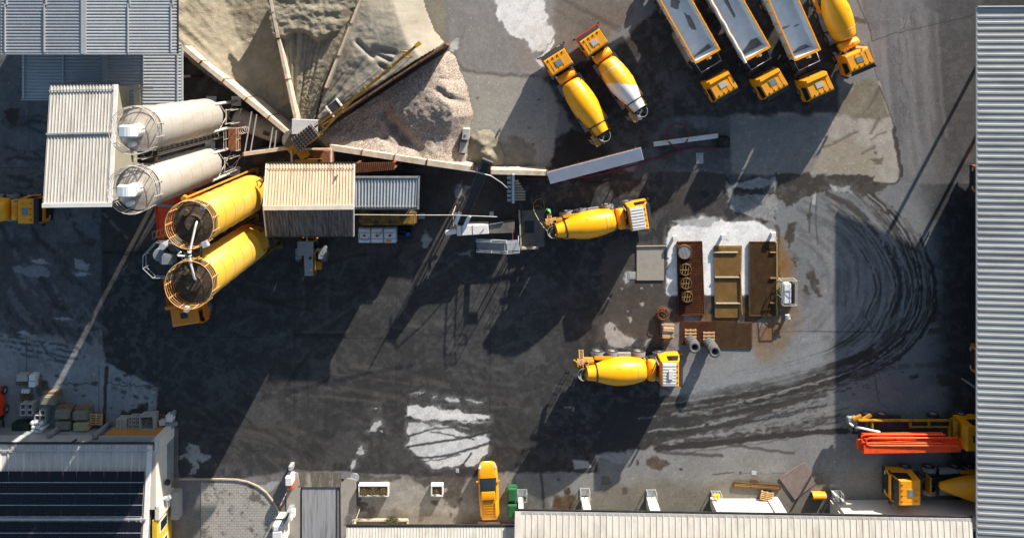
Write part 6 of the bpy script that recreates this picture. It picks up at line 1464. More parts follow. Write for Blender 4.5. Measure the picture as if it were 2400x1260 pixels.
# ---- drains, manholes, covers (flat ironwork in the yard)
def slot(label, pts, w, n):
    o = thing('drain_grate', label, 'drain', G(*pts[0],0)); o0_ = o.location; a,b_ = G(*pts[0],.012)-o0_,G(*pts[1],.012)-o0_
    g = MB(); g.bar(a,b_,w,.016); g.build('channel', m_black, o)
    g = MB(); d_ = (b_-a).normalized(); s_ = V((-d_.y,d_.x,0))
    for i in range(n): c_ = a.lerp(b_,(i+.5)/n)+V((0,0,.012)); g.bar(c_-s_*w/2,c_+s_*w/2,.03,.014)
    g.build('grate_bar', m_dark, o)
slot('dark drain slot in the middle of the asphalt yard',[(688,786),(812,785)],.30,44); slot('drain slot left of the yellow silos in shade',[(240,592),(352,592)],.32,40); slot('drain slot across the top of the weighbridge ramp',[(693,1123),(806,1123)],.18,30)
def disc(label, x, y, r_, mat, z=.012):
    g = MB(); v = G(x,y,0); g.cyl((v.x,v.y,0),(v.x,v.y,z+.02),r_,n=28,smooth=False); g.ring((v.x,v.y,z+.02),r_*.93,.02,28); g.obox((v.x,v.y,z+.024),(r_*.9,.05,.02),rz=.5); g.obox((v.x,v.y,z+.024),(.05,r_*.9,.02),rz=.5); tag(g.build('manhole_cover', mat),label,'manhole')
disc('round grey manhole cover at the corner of the weighbridge',831,1118,.42,m_steel); disc('dark manhole cover near the cracked patch',1652,454,.36,m_dark); disc('dark manhole cover in the asphalt below the orange dumper',332,790,.38,m_dark); disc('rusty ring cover lying on the brown grate strip',1767,1131,.42,m_grate,.12)
disc('dark octagonal lid in shade left of the cream roof',88,432,.45,m_concd)
for x,y,sx,sy,lab,mt in ((815,1192,18,18,'square dark plate right of the weighbridge',m_dark),(1419,1126,18,18,'square grey plate in shade near the dark band',m_concd),(1640,371,17,25,'cement splashed inspection cover right of the canopy',m_block),(1072,1102,8,10,'small square gully above the pickup',m_steel),(1767,1107,12,10,'small square gully above the rusty ring',m_steel),(1482,645,20,18,'cement splashed lid left of the slab',m_block)):
    v = G(x,y,0); g = MB(); g.box(v.x-sx/50,v.x+sx/50,v.y-sy/50,v.y+sy/50,0,.03); g.box(v.x-sx/70,v.x+sx/70,v.y-sy/70,v.y+sy/70,.03,.045); tag(g.build('inspection_cover', mt, bevel=.006),lab,'cover')

# ---- weighbridge, entrance, paving
def brick_mat():
    m = D.materials.new('interlocking_pavers'); m.use_nodes = True; nt = m.node_tree; N = nt.nodes; L = nt.links; b = N['Principled BSDF']; b.inputs['Roughness'].default_value=.85
    tc = N.new('ShaderNodeTexCoord'); br = N.new('ShaderNodeTexBrick'); br.inputs['Scale'].default_value=1; br.inputs['Brick Width'].default_value=.42; br.inputs['Row Height'].default_value=.24; br.inputs['Mortar Size'].default_value=.012
    br.inputs['Color1'].default_value=(.40,.37,.33,1); br.inputs['Color2'].default_value=(.33,.32,.29,1); br.inputs['Mortar'].default_value=(.11,.10,.09,1); L.new(tc.outputs['Object'],br.inputs['Vector'])
    n = N.new('ShaderNodeTexNoise'); n.inputs['Scale'].default_value=.55; n.inputs['Detail'].default_value=8; n.inputs['Roughness'].default_value=.7; L.new(tc.outputs['Object'],n.inputs['Vector'])
    r = N.new('ShaderNodeMapRange'); r.inputs['From Min'].default_value=.53; r.inputs['From Max'].default_value=.60; r.inputs['To Max'].default_value=.85; L.new(n.outputs['Fac'],r.inputs['Value'])
    mx = N.new('ShaderNodeMix'); mx.data_type='RGBA'; L.new(r.outputs['Result'],mx.inputs['Factor']); L.new(br.outputs['Color'],mx.inputs['A']); mx.inputs['B'].default_value=(.085,.075,.06,1); L.new(mx.outputs['Result'],b.inputs['Base Color']); return m
arc = [(472,1121),(520,1121),(552,1122),(580,1127),(605,1138),(625,1153),(642,1175),(655,1200),(661,1230),(664,1300)]
g = MB(); g.prism([tuple(G(*q_).xy) for q_ in arc+[(472,1300)]][::-1],0,.05); struct(g.build('paver_path', brick_mat()))
g = MB(); kp = [(420,1121)]+arc
for i in range(len(kp)-1): g.bar(G(*kp[i],.07),G(*kp[i+1],.07),.15,.14)
struct(g.build('paver_kerb', m_tan, bevel=.02))
g = MB(); g.prism([tuple(G(*q_).xy) for q_ in ((672,1145),(676,1112),(690,1104),(698,1106),(706,1140),(704,1300),(671,1300))][::-1],0,.10); g.prism([tuple(G(*q_).xy) for q_ in ((798,1140),(800,1130),(815,1118),(835,1122),(836,1212),(822,1225),(815,1300),(799,1300))][::-1],0,.10); struct(g.build('weighbridge_kerb', m_conc, bevel=.03))
wb = thing('weighbridge', 'long weighbridge deck of worn pale plates at the entrance', 'weighbridge', G(752,1220)); o0 = wb.location
m_deck = M('worn_deck', (.30,.305,.32), .7, var=.15, scale=1.2, dirt=(.12,.105,.09), amt=.75, dscale=1.0, stretch=(3,.25,1))
g = MB(); v0,v1 = loc(G(708,1300)),loc(G(790,1140)); g.box(v0.x,v1.x,v0.y,v1.y,0,.12); g.build('deck', m_deck, wb)
g = MB(); g.bar((v0.x,v0.y,.1),(v0.x,v1.y,.1),.06,.14); g.bar((v1.x,v0.y,.1),(v1.x,v1.y,.1),.06,.14); g.bar((v0.x,v1.y,.1),(v1.x,v1.y,.1),.06,.14); g.build('deck_edge', m_dark, wb)
m_ramp = M('stained_ramp', (.10,.09,.075), .85, var=.2, dirt=(.30,.28,.25), amt=.8, dscale=1.3, stretch=(1.6,.35,1), dlo=.50, dhi=.62)
g = MB(); a,b_ = loc(G(699,1139)),loc(G(800,1106)); g.hexa([(a.x,a.y,0),(b_.x,a.y,0),(b_.x,b_.y,0),(a.x,b_.y,0),(a.x,a.y,.11),(b_.x,a.y,.11),(b_.x,b_.y,.008),(a.x,b_.y,.008)]); g.build('ramp', m_ramp, wb)
br_ = thing('barrier_gate', 'white barrier box with orange red foot and striped arm at the entrance', 'barrier', P(677,1128,1.2)); br_.location.z = 0
g = MB(); g.box(-.35,.30,-.40,.42,.10,1.25); g.build('housing', m_white, br_, bevel=.07)
g = MB(); g.hexa([(-.25,-1.05,.1),(.2,-1.05,.1),(.3,-.42,.1),(-.2,-.42,.1),(-.25,-1.0,.75),(.15,-1.0,.75),(.28,-.42,.8),(-.2,-.42,.8)]); g.build('foot', M('signal_orange',(.80,.10,.012),.45), br_, bevel=.04)
arm0,arm1 = V((-.1,-.75,.95)),V((-.85,-2.35,1.05))
g = MB(); g.bar(arm0,arm1,.06,.09); am = g.build('arm', m_white, br_)
g = MB()
for t in (.08,.36,.64,.92): g.bar(arm0.lerp(arm1,t),arm0.lerp(arm1,t+.09),.07,.10)
g.build('stripe', m_red, am)
g = MB(); v = P(680,1098,.9); g.box(v.x-.17,v.x+.17,v.y-.2,v.y+.2,0,.9); g.box(v.x-.13,v.x+.13,v.y-.16,v.y+.16,.9,.93); tag(g.build('card_reader', m_steel, bevel=.03),'small grey card reader post above the barrier box','post')
tm = thing('weigh_terminal', 'grey weighing terminal pillar with white screens beside the weighbridge', 'terminal', P(684,1190,.3)); tm.location.z=0; o0 = tm.location
g = MB(); g.hexa([(*loc(G(680,1196)).xy,.0),(*loc(G(692,1196)).xy,.0),(*loc(G(692,1180)).xy,.0),(*loc(G(680,1180)).xy,.0),loc(Q(664,1226,2.6)),loc(Q(676,1226,2.6)),loc(Q(676,1212,2.6)),loc(Q(664,1212,2.6))]); g.build('pillar', m_grey, tm, bevel=.03)
g = MB(); v = loc(Q(685,1204,1.6)); g.box(v.x-.16,v.x+.2,v.y-.35,v.y+.32,1.1,1.6); v = loc(Q(680,1216,1.9)); g.box(v.x-.15,v.x+.15,v.y-.2,v.y+.2,1.5,1.9); g.build('screen_box', m_white, tm, bevel=.03)
g = MB(); v = loc(Q(670,1216,2.7)); g.bar(v+V((.1,.0,0)),v+V((-1.15,0,.05)),.10,.12); g.obox(v+V((.12,.25,-.1)),(.2,.5,.3),rz=-.4); g.build('camera_arm', m_dark, tm)
gk = thing('gate_booth', 'white rounded gate booth roof at the bottom edge beside the paving', 'booth', P(649,1252,2.5)); gk.location.z=0
g = MB(); g.hexa([(-.5,-1.4,0),(.5,-1.4,0),(.5,.75,0),(-.5,.75,0),(-.5,-1.4,2.3),(.5,-1.4,2.3),(.5,.75,2.3),(-.5,.75,2.3)]); g.build('body', m_white, gk, bevel=.15,seg=3)
g = MB(); g.box(-.48,.48,-1.35,.3,2.3,2.5); g.build('roof', m_white, gk, bevel=.12,seg=3)

def leaves(mb, c, rx, ry, rz, n, s, seed=0):
    r = random.Random(seed)
    for i in range(n):
        while True:
            u = V((r.uniform(-1,1),r.uniform(-1,1),r.uniform(-1,1)))
            if .35 < u.length < 1: break
        k = .75+.35*r.random(); p_ = V(c)+V((u.x*rx*k,u.y*ry*k,u.z*rz*k)); a = V((r.gauss(0,1),r.gauss(0,1),r.gauss(0,.6))).normalized()*s*r.uniform(.6,1.3); b_ = V((r.gauss(0,1),r.gauss(0,1),r.gauss(0,.6))).normalized()*s*.6
        mb.add([p_-a*.5,p_+b_*.5,p_+a*.5,p_-b_*.5],[(0,1,2,3)])
pl = thing('long_planter', 'long white concrete planter with three dry shrubs', 'planter', P(875,1150,.6)); pl.location.z=0
def trough(o,hx_,hy_,hh_,wall_):
    g = MB(); g.box(-hx_,hx_,hy_-wall_,hy_,0,hh_); g.box(-hx_,hx_,-hy_,-hy_+wall_,0,hh_); g.box(-hx_,-hx_+wall_,-hy_+wall_,hy_-wall_,0,hh_-.003); g.box(hx_-wall_,hx_,-hy_+wall_,hy_-wall_,0,hh_-.003); g.build('trough', m_white, o, bevel=.015)
    g = MB(); g.box(-hx_+wall_,hx_-wall_,-hy_+wall_,hy_-wall_,0,hh_-.16); g.build('soil', m_soil, o)
trough(pl,1.40,.53,.62,.11)
pl2 = thing('square_planter', 'small square white planter left of the pickup', 'planter', P(1024,1150,.6)); pl2.location.z=0; trough(pl2,.57,.52,.6,.12)
for i,(x,y,rx,hz,lab) in enumerate(((853,1152,.42,.30,'dry shrub at the left end of the long planter'),(876,1151,.48,.4,'bigger dry shrub in the middle of the long planter'),(898,1152,.42,.3,'dry shrub at the right end of the long planter'),(1023,1151,.25,.2,'tiny dry plant in the square planter'))):
    p = P(x,y,.7); o = thing('dry_shrub', lab, 'shrub', (p.x,p.y,.45), 0, 'shrubs in the planters'); g = MB(); leaves(g,(0,0,.28),rx*1.1,.42 if rx > .3 else .26,hz*1.2,520 if rx > .3 else 200,.10,i); g.build('foliage', m_leafb, o); g = MB(); g.bar((0,0,-.1),(.02,.02,.3),.04); g.bar((0,0,.1),(.15,.1,.3),.02); g.build('stem', m_woodd, o)
hb = thing('hedge_bed', 'narrow planting bed with tan edging along the office roof', 'planting bed', G(890,1215)); o0 = hb.location
g = MB(); v0,v1 = loc(G(828,1232)),loc(G(956,1215)); g.box(v0.x,v1.x,v0.y,v1.y,0,.2); g.build('soil', m_soil, hb); g = MB(); g.bar((v0.x,v1.y,.16),(v1.x,v1.y,.16),.13,.32); g.bar((v1.x,v0.y,.16),(v1.x,v1.y,.16),.13,.32); g.bar((v0.x,v0.y,.16),(v0.x,v1.y,.16),.13,.32); g.build('edging', m_tan, hb)
p = G(920,1212); bu = thing('round_bush', 'round dark green bush in the bed beside the office roof', 'bush', (p.x,p.y,.15)); g = MB(); leaves(g,(0,0,.55),.70,.62,.55,1500,.10,9); leaves(g,(.25,.1,.5),.5,.45,.5,500,.09,10); g.build('foliage', m_leaf, bu); g = MB(); g.cyl((0,0,0),(0,0,.5),.06,n=8); g.bar((0,0,.3),(.3,.1,.7),.04); g.build('stem', m_woodd, bu)
# bins
for i,(y,lab) in enumerate(((1158,'upper green wheeled container with ribbed lid beside the pickup'),(1196,'lower green wheeled container half under the office roof'))):
    p = P(1201,y,1.1); o = thing('wheeled_container', lab, 'container', (p.x,p.y,0), 0, 'green containers')
    g = MB(); g.hexa([(-.38,-.55,.2),(.38,-.55,.2),(.38,.5,.2),(-.38,.5,.2),(-.5,-.68,1.0),(.46,-.68,1.0),(.46,.62,1.0),(-.5,.62,1.0)]); g.build('bin', m_green, o, bevel=.04)
    g = MB(); g.hexa([(-.5,-.68,1.01),(.46,-.68,1.01),(.46,.62,1.01),(-.5,.62,1.01),(-.36,-.60,1.16),(.36,-.60,1.16),(.36,.52,1.16),(-.36,.52,1.16)]); g.build('lid', m_green, o, bevel=.05)
    for sx in (-.32,.32):
        for sy in (-.45,.4): w_ = MB(); w_.cyl((sx-.04,sy,.1),(sx+.04,sy,.1),.1,n=12); w_.build('castor', m_black, o)
# ---- long shed on the right
rs = thing('ribbed_shed', 'long open shed with grey ribbed roof along the right edge', 'shed', P(2330,640,0)); o0 = rs.location
he = 5.25; yt_, yb_ = 17, 1330
xe = Q(2291,0,he).x; xr = xe+16
A,B_ = V((xe,Q(0,yb_,he).y,he)),V((xe,Q(0,yt_,he).y,he)); Cc,Dd = V((xr,B_.y,he+1.5)),V((xr,A.y,he+1.5))
g = MB(); g.ribs(loc(A),loc(B_),loc(Cc),loc(Dd),int((B_.y-A.y)/.555),.30,.04); rf = g.build('roof', m_shed, rs)
g = MB(); g.bar(loc(A)+V((-.05,0,-.06)),loc(B_)+V((-.05,0,-.06)),.10,.16); g.build('gutter', m_steel, rf)
g = MB(); g.bar(loc(B_)+V((0,.05,.06)),loc(Cc)+V((0,.05,.06)),.10,.14); g.build('verge_trim', m_white, rf)
g = MB(); y = A.y+1
while y < B_.y:
    a = loc((xe+4.5,y,0)); g.bar(a,a+V((0,0,he+.3)),.25); y += 6.5
g.build('post', m_dark, rs)
g = MB(); a,b_ = loc((xr-.3,A.y,0)),loc((xr,B_.y,0)); g.box(a.x,b_.x,a.y,b_.y,0,he+1.3); g.build('back_wall', m_concd, rs)
g = MB(); g.bar(G(2252,884,.9),G(2290,910,1.6),.2,.25); g.bar(G(2252,884,.85),G(2254,886,0),.12); tag(g.build('steel_strut', m_grey),'short grey strut leaning out from under the ribbed shed','strut')

# ---- depot along the bottom: right part with loading bays
dp = thing('depot', 'long depot with cream standing seam roof along the bottom right', 'building', P(1700,1230,0)); o0 = dp.location
he = 5.0
A,B_ = Q(1211,1196,he),Q(2278,1213,he); Cc,Dd = Q(2284,1330,he+1.1),Q(1209,1330,he+1.1)
g = MB(); g.ribs(loc(A),loc(B_),loc(Cc),loc(Dd),73,.10,.05); rf = g.build('roof', m_roofc, dp)
g = MB(); g.bar(loc(A)+V((0,.08,-.02)),loc(B_)+V((0,.10,-.02)),.15,.15); g.build('gutter', m_dark, rf)
g = MB(); g.bar(loc(A)+V((0,-.12,.03)),loc(B_)+V((0,-.12,.03)),.24,.10); g.bar(loc(A)+V((.1,0,.05)),loc(Dd)+V((.1,0,.05)),.5,.06); g.build('eaves_trim', m_roofc, rf)
sp = MB(); sp.box(-.50,.50,-.85,.85,0,.04); SP = sp.mesh('solar_panel', m_solar)
def panel(parent, v, sc=(1,1,1), rx=0): 
    o = link('solar_panel', SP, parent, v, (rx,0,0)); o.scale = sc; return o
for i in range(32): panel(rf, loc(Q(1240+i*25.5,1278,he+.55))+V((0,0,.1)), (1,1,1), .2)
# pillars of the bays, back wall panels
PIL = [(1215,1226),(1362,1380),(1514,1537),(1664,1686),(1796,1822),(1950,1972)]
ybase = lambda x: 1160+ (x-1215)*.012
Y0 = G(0,1163).y
for i,(x0_,x1_) in enumerate(PIL):
    a = G(x0_,1163); b_ = G(x1_,1163); a = loc(a); b_ = loc(b_)
    g = MB(); g.box(a.x,b_.x,a.y-.9,a.y,0,he-.35); g.build('pillar', m_render, dp, bevel=.02)
    if i in (3,4): g = MB(); g.box(a.x+.3,a.x+.42,a.y-.0,a.y+.02,0,he-.4); g.build('downpipe', m_steel, dp)
g = MB(); a,b_ = loc(G(1688,1165)),loc(G(1795,1165)); g.box(a.x,b_.x,a.y-.35,a.y-.10,0,3.2); g.build('bay_door', m_white, dp)
g = MB(); g.box(a.x,b_.x,a.y-.36,a.y-.12,3.2,he-.35); g.build('wall', m_render, dp)
g = MB(); a,b_ = loc(G(1974,1168)),loc(G(2280,1168)); g.box(a.x,b_.x,a.y-.35,a.y-.1,0,he-.35); g.build('side_wall', m_render, dp)
g = MB(); a,b_ = loc(G(1215,1300)),loc(G(2280,1300)); g.box(a.x,b_.x,a.y-.3,a.y,0,he+.5); g.build('rear_wall', m_concd, dp)
g = MB(); a = loc(G(1945,1170)); b_ = loc(G(1950,1170)); g.box(a.x,b_.x-.02,a.y-5,a.y-.0,0,he-.35); a = loc(G(1218,1170)); g.box(a.x-.2,a.x,a.y-5.5,a.y-.9,0,he-.35); g.build('bay_partition', m_render, dp)
# guard cages on the ground in front of pillars
for i,(x,y,lab) in enumerate(((1224,1162,'steel guard frame at the first bay pillar beside the green bins'),(1370,1160,'steel guard frame at the second bay pillar'),(1525,1163,'steel guard frame at the third bay pillar'),(1676,1166,'steel guard frame holding a yellow bag at the fourth bay pillar'),(1957,1164,'steel guard frame with gas bottles in shade at the last bay pillar'))):
    p = G(x,y,0); o = thing('guard_frame', lab, 'guard frame', (p.x,p.y,0), 0, 'guard frames at the bay pillars'); g = MB()
    for sx in (-.42,.42):
        for sy in (0,.7): g.bar((sx,sy,0),(sx,sy,1.0),.05)
        for z_ in (.5,1.0): g.bar((sx,0,z_),(sx,.7,z_),.045)
    g.bar((-.42,.7,.1),(.42,.7,.1),.05); g.bar((-.42,.0,1.0),(.42,.0,1.0),.045); g.build('rail', m_steel, o); g = MB(); g.box(-.38,.38,.05,.66,.02,.12); g.build('base', m_grey, o)
p = G(1673,1162,0); g = MB(); g.obox((p.x-.1,p.y+.42,.75),(.30,.42,.3)); g.obox((p.x+.22,p.y+.42,.75),(.26,.42,.28)); tag(g.build('yellow_bag', M('yellow_sack',(.75,.55,.02),.6), bevel=.07,seg=3),'bright yellow bags in the guard frame of the fourth pillar','bag')
for k,dx_ in enumerate((-.2,.12)):
    p = G(1955,1160,0); g = MB(); g.lathe([(0,.13),(1.2,.13),(1.38,.06),(1.5,.05)],(p.x+dx_,p.y+.35-.2*k,.12),(0,0,1),16); tag(g.build('gas_bottle', m_tote if k == 0 else m_grey),['pale gas bottle in the last guard frame','grey gas bottle beside the pale one in the last guard frame'][k],'gas bottle')
# pallets by the bay
def pallet_mesh(n, mat, name='pallet'):
    g = MB()
    for k in range(n):
        z0 = k*.145
        for s in (-.5,0,.5): g.box(s-.05,s+.05,-.4,.4,z0,z0+.10)
        for i in range(5): g.box(-.6,.6,-.4+i*.1775,-.31+i*.1775,z0+.10,z0+.125)
    return g.mesh(name, mat)
PALW = pallet_mesh(1, m_wood); PALD = pallet_mesh(1, m_woodd)
def pal(label, x, y, z, rz, mesh=PALW, grp=None, sc=(1,1,1)):
    p = P(x,y,z+.1); o = link('pallet', mesh, None, (p.x,p.y,z), (0,0,rz)); o.scale = sc; return tag(o,label,'pallet',grp)
for k in range(4): pal(['bottom pallet of the stack between white door and yellow half pipe','second pallet from below in the stack by the white door','third pallet from below in the stack by the white door','top pallet of the stack between white door and yellow half pipe'][k],1796+k*.5,1162,k*.145,-.28+.03*k,PALW,'pallets by the white bay door')
# yellow half pipe, mesh sheet, grate strip
g = MB(); p0 = G(1901,1158,.5); n = 14; vs = []
for xx in (0,1.25):
    for i in range(n): a = PI*i/(n-1); vs.append((p0.x+xx,p0.y+.33*math.cos(a),.22+.36*math.sin(a)))
for xx in (0,1.25):
    for i in range(n): a = PI*i/(n-1); vs.append((p0.x+xx,p0.y+.30*math.cos(a),.22+.33*math.sin(a)))
g.add(vs,[(i,i+1,n+i+1,n+i) for i in range(n-1)]+[(2*n+i,3*n+i,3*n+i+1,2*n+i+1) for i in range(n-1)],True); g.box(p0.x,p0.x+1.25,p0.y+.30,p0.y+.33,0,.22); g.box(p0.x,p0.x+1.25,p0.y-.33,p0.y-.30,0,.22)
tag(g.build('half_pipe', m_yel),'bright yellow half pipe cover on the ground near the bays','cover')
m_meshb = M('weathered_mesh', (.27,.215,.20), .8, var=.2)
grating('loose grey brown mesh sheet lying askew near the bays',[(1826,1118),(1885,1080),(1910,1130),(1862,1168)],m_meshb,16,22,.07,None,M('dusty_floor',(.12,.095,.085),.9),.05)
grating('rusty grate strip with ring cover in front of the bays',[(1719,1127),(1828,1134),(1827,1145),(1719,1138)],m_sandc,44,3,.12,m_grate,m_brf)
# ---- depot, left part (office) lower roof
of = thing('office', 'office building with cream ribbed roof at the bottom centre', 'building', P(1000,1245,0)); o0 = of.location
he = 4.4; A,B_ = Q(812,1233,he),Q(1209,1233,he); Cc,Dd = Q(1209,1330,he+.9),Q(808,1330,he+.9)
g = MB(); g.ribs(loc(A),loc(B_),loc(Cc),loc(Dd),54,.06,.04); rf = g.build('roof', m_roofc, of); g = MB(); g.bar(loc(A)+V((0,.09,-.02)),loc(B_)+V((0,.09,-.02)),.16,.16); g.build('gutter', m_black, rf)
g = MB(); a,b_ = loc(G(835,1290)),loc(G(1208,1214+16)); g.box(a.x,b_.x,a.y,b_.y,0,he-.15); g.build('wall', m_render, of)
g = MB(); g.box(loc(G(1120,1222)).x,loc(G(1172,1222)).x,b_.y,b_.y+.4,0,.15); g.build('step', m_tan, of)
g = MB(); v = P(832,1224,2.5); g.cyl((v.x,v.y,0),(v.x,v.y,2.6),.03,n=8); g.cyl((v.x,v.y,2.5),(v.x,v.y,2.75),.12,.10,n=12); tag(g.build('lamp_post', m_tan),'slim post with round pale head at the office corner','lamp post')

# ---- workshop, lower left
ws_ = thing('workshop', 'workshop with solar panels and yellow east wall at the lower left', 'building', P(180,1150,0)); o0 = ws_.location
he = 3.4
A,B_ = Q(-80,1040,he),Q(356,1040,he); Cc,Dd = Q(340,1330,he+1.4),Q(-80,1330,he+1.4)
g = MB(); g.ribs(loc(A),loc(B_),loc(Cc),loc(Dd),24,.16,.09); rf = g.build('roof', m_roofc, ws_)
g = MB(); g.bar(loc(A)+V((0,.10,0)),loc(B_)+V((.15,.10,0)),.14,.16); g.bar(loc(B_)+V((.2,.15,.04)),loc(B_)+V((.2,-.5,.06)),.05,.1); g.build('gutter', m_dark, rf)
nrm = V((0,1.4,7.6)).normalized()
def rp(px,py,o_=.16):
    t = (py-1040)/290.; hh_ = he+1.4*t; return loc(Q(px,py,hh_))+V((0,0,o_))
g = MB(); g.bar(rp(-80,1053),rp(354,1052),.09,.09); g.bar(rp(-80,1212,.26),rp(345,1212,.26),.12,.10); g.build('snow_rail', m_steel, rf)
g = MB(); g.bar(rp(352,1042,.05),rp(338,1328,.05),.42,.14); g.build('verge_trim', m_white, rf)
rows = [(1101,1126),(1127,1152),(1153,1179),(1180,1206),(1219,1244),(1245,1272)]
for r_,(ya,yb2) in enumerate(rows):
    for i in range(12):
        x1_ = 341-(ya-1100)*.055-i*31.8
        if x1_ < -20: continue
        c_ = rp(x1_-15.7,(ya+yb2)/2,.20); w_ = 31.0*.0376; d_ = (yb2-ya-.8)*.0376
        panel(rf, c_, (w_*.98,d_/1.7,1), -.13 if False else -math.atan2(1.4,10.9))
g = MB()
for r_,(ya,yb2) in enumerate(rows):
    g.bar(rp(-20,yb2+.2,.235),rp(340-(ya-1100)*.055,yb2+.2,.235),.05,.03)
g.build('panel_rail', m_steel, rf)
# walls: east face seen from the yard side
xE = G(401,0).x; yN = (140-999)/25
g = MB(); a = loc((xE,yN,0)); g.box(loc(G(-100,0)).x,a.x-.62,loc(G(0,1320)).y,a.y-.02,0,he-.15); g.build('wall', m_grey, ws_)
g = MB(); g.box(a.x-.6,a.x,loc(G(0,1148)).y,a.y,0,he-.2); ew = g.build('east_wall', m_render, ws_)
g = MB(); g.box(a.x-.25,a.x+.32,a.y-.9,a.y+.35,0,he-.3); g.build('corner_pillar', m_render, ws_, bevel=.02)
g = MB(); g.box(a.x+.003,a.x+.28,loc(G(0,1122)).y,a.y-.92,0,.9); g.build('plinth', m_grey, ws_)
y2 = loc(G(0,1140)).y
g = MB(); g.box(a.x-.1,a.x+.30,y2-1.3,y2-.05,0,he-.2); g.build('portal', m_render, ws_, bevel=.02)
g = MB(); g.box(a.x-.35,a.x+.05,loc(G(0,1320)).y,y2-1.31,0,he-.25); yw = g.build('yellow_wall', m_ylw, ws_)
for k in range(3):
    yy = y2-2.3-k*1.9; g = MB(); g.box(a.x+.052,a.x+.10,yy-.55,yy+.55,1.0,2.6); fr = g.build('window', m_white, yw); g = MB(); g.box(a.x+.10,a.x+.115,yy-.42,yy+.42,1.15,2.45); g.build('pane', m_glass, fr)
g = MB(); g.bar((a.x+.7,y2-.1,.45),(a.x+.7,y2-2.6,.45),.75,.9); g.build('step_block', m_block, ws_, bevel=.03)
g = MB(); g.cyl((a.x+.35,y2+.15,2.2),(a.x+.65,y2+.15,2.2),.2,n=14); g.obox((a.x+.55,y2+.05,2.0),(.5,.35,.3),rz=.5); g.build('wall_fan', m_steel, ws_)
g = MB(); g.obox((a.x+.35,loc(G(0,1108)).y,1.6),(.45,.5,.4)); g.build('wall_lamp', m_black, ws_, bevel=.1,seg=3)
g = MB(); x0_ = loc(G(272,0)).x; x1_ = a.x-.27; g.box(x0_,x1_,a.y,a.y+.22,.02,2.42); ow = g.build('ochre_panel', m_orw, ws_)
g = MB(); g.box(x0_-.3,x1_,a.y+.0,a.y+.28,2.422,2.6); g.build('ledge', m_roofb, ow)
for xx in (150,255):
    g = MB(); v = loc(G(xx,0)); g.box(v.x-.2,v.x+.2,a.y+.12,a.y+.45,0,2.6); g.build('buttress', m_grey, ws_, bevel=.02)
g = MB(); g.box(loc(G(-90,0)).x,loc(G(250,0)).x,a.y,a.y+.10,1.9,he-.2); g.build('fascia', m_roofb, ws_)
g = MB(); v = loc(Q(180,1029,4.4)); g.bar(v,v+V((-.45,-.3,.1)),.18,.12); g.build('vent', m_black, rf)

# ---- goods on the yard by the workshop
def goods(label, x, y, h, size, mat, rz=0, name='wrapped_block', bev=.06, cat='block', grp='goods stored by the workshop', z=0):
    p = P(x,y,h+z); g = MB(); g.box(-size[0]/2,size[0]/2,-size[1]/2,size[1]/2,0,h)
    o = thing(name,label,cat,(p.x,p.y,z),rz,grp); g.build('body',mat,o,bevel=bev,seg=3)
    return o
def bigblock(label,x,y,w_,d_,h_,mat,rz=0):
    o = goods(label,x,y,h_,(w_,d_),mat,rz,'covered_stack',.10,'covered stack'); g = MB(); g.box(-w_/2-.02,w_/2+.02,d_/2,d_/2+.22,.03,h_*.6); g.build('pallet_end', m_woodd, o)
    g = MB(); g.box(-w_/2+.1,w_/2-.1,-d_/2+.08,d_/2-.1,h_,h_+.025); g.build('top_sheet', mat, o, bevel=.01); return o
bigblock('grey covered stack highest of the five, right of the plank pile',111,939,1.45,.85,1.1,m_stone,-.03); bigblock('grey covered stack left of the pallet stack, upper left',145,972,1.45,.85,1.1,m_stone,-.02); bigblock('grey covered stack directly above the workshop wall',146,998,1.45,.82,1.0,m_stone)
bigblock('yellowish covered stack upper right next to wooden pallets',187,975,1.45,.80,1.1,m_stone,.04); bigblock('yellowest covered stack lower right next to wooden pallets',188,1001,1.42,.82,1.1,m_stoney,.03)
for k in range(5): pal(['bottom pallet of the wooden stack beside the covered stacks','second pallet of the wooden stack beside the covered stacks','middle pallet of the wooden stack beside the covered stacks','fourth pallet of the wooden stack beside the covered stacks','topmost pallet of the wooden stack beside the covered stacks'][k],226-k*.3,982,k*.145,-.06+.04*(k%3),PALW,'wooden pallets near the covered stacks',(1,1.25,1))
def hollow(label,x,y,z,s=.5,l_=.9,grp='hollow concrete blocks',rz=0):
    p = P(x,y,z+l_); o = MB(); t = .07; o.box(-s/2,s/2,s/2-t,s/2,0,l_); o.box(-s/2,s/2,-s/2,-s/2+t,0,l_); o.box(-s/2,-s/2+t,-s/2+t,s/2-t,0,l_-.002); o.box(s/2-t,s/2,-s/2+t,s/2-t,0,l_-.002); o.box(-s/2+t,s/2-t,-s/2+t,s/2-t,0,.1)
    ob = o.build('hollow_block', m_block); ob.location = (p.x,p.y,z); ob.rotation_euler.z = rz; return tag(ob,label,'concrete block',grp)
for i,(x,y,lab) in enumerate(((53,953,'upper left hollow block of the four in a square'),(69,953,'upper right hollow block of the four in a square'),(53,967,'lower left block of the four in a square'),(69,967,'lower right block of the four in a square'),(99,967,'single hollow block on top of the pair above the white pipes'),(87,979,'left hollow block of the pair above the white pipes'),(100,980,'right hollow block of the pair above the white pipes'))): hollow(lab,x,y,0,.54,.95)
k=0
for i,(x,y) in enumerate(((75,991),(85,991),(96,992),(78,1001),(89,1001),(97,1006),(77,1010),(86,1013),(95,1015),(73,1016),(84,1022) if False else (74,1016))):
    p = P(x,y,1.0); g = MB(); g.lathe([(0,.21),(1.0,.21),(1.06,.17),(1.08,.05)],(0,0,0),(0,0,1),18); o = g.build('white_pipe', m_tote); o.location=(p.x,p.y,0); tag(o,'pale round pipe standing upright in the cluster by the workshop','pipe','upright pale pipes in a cluster')
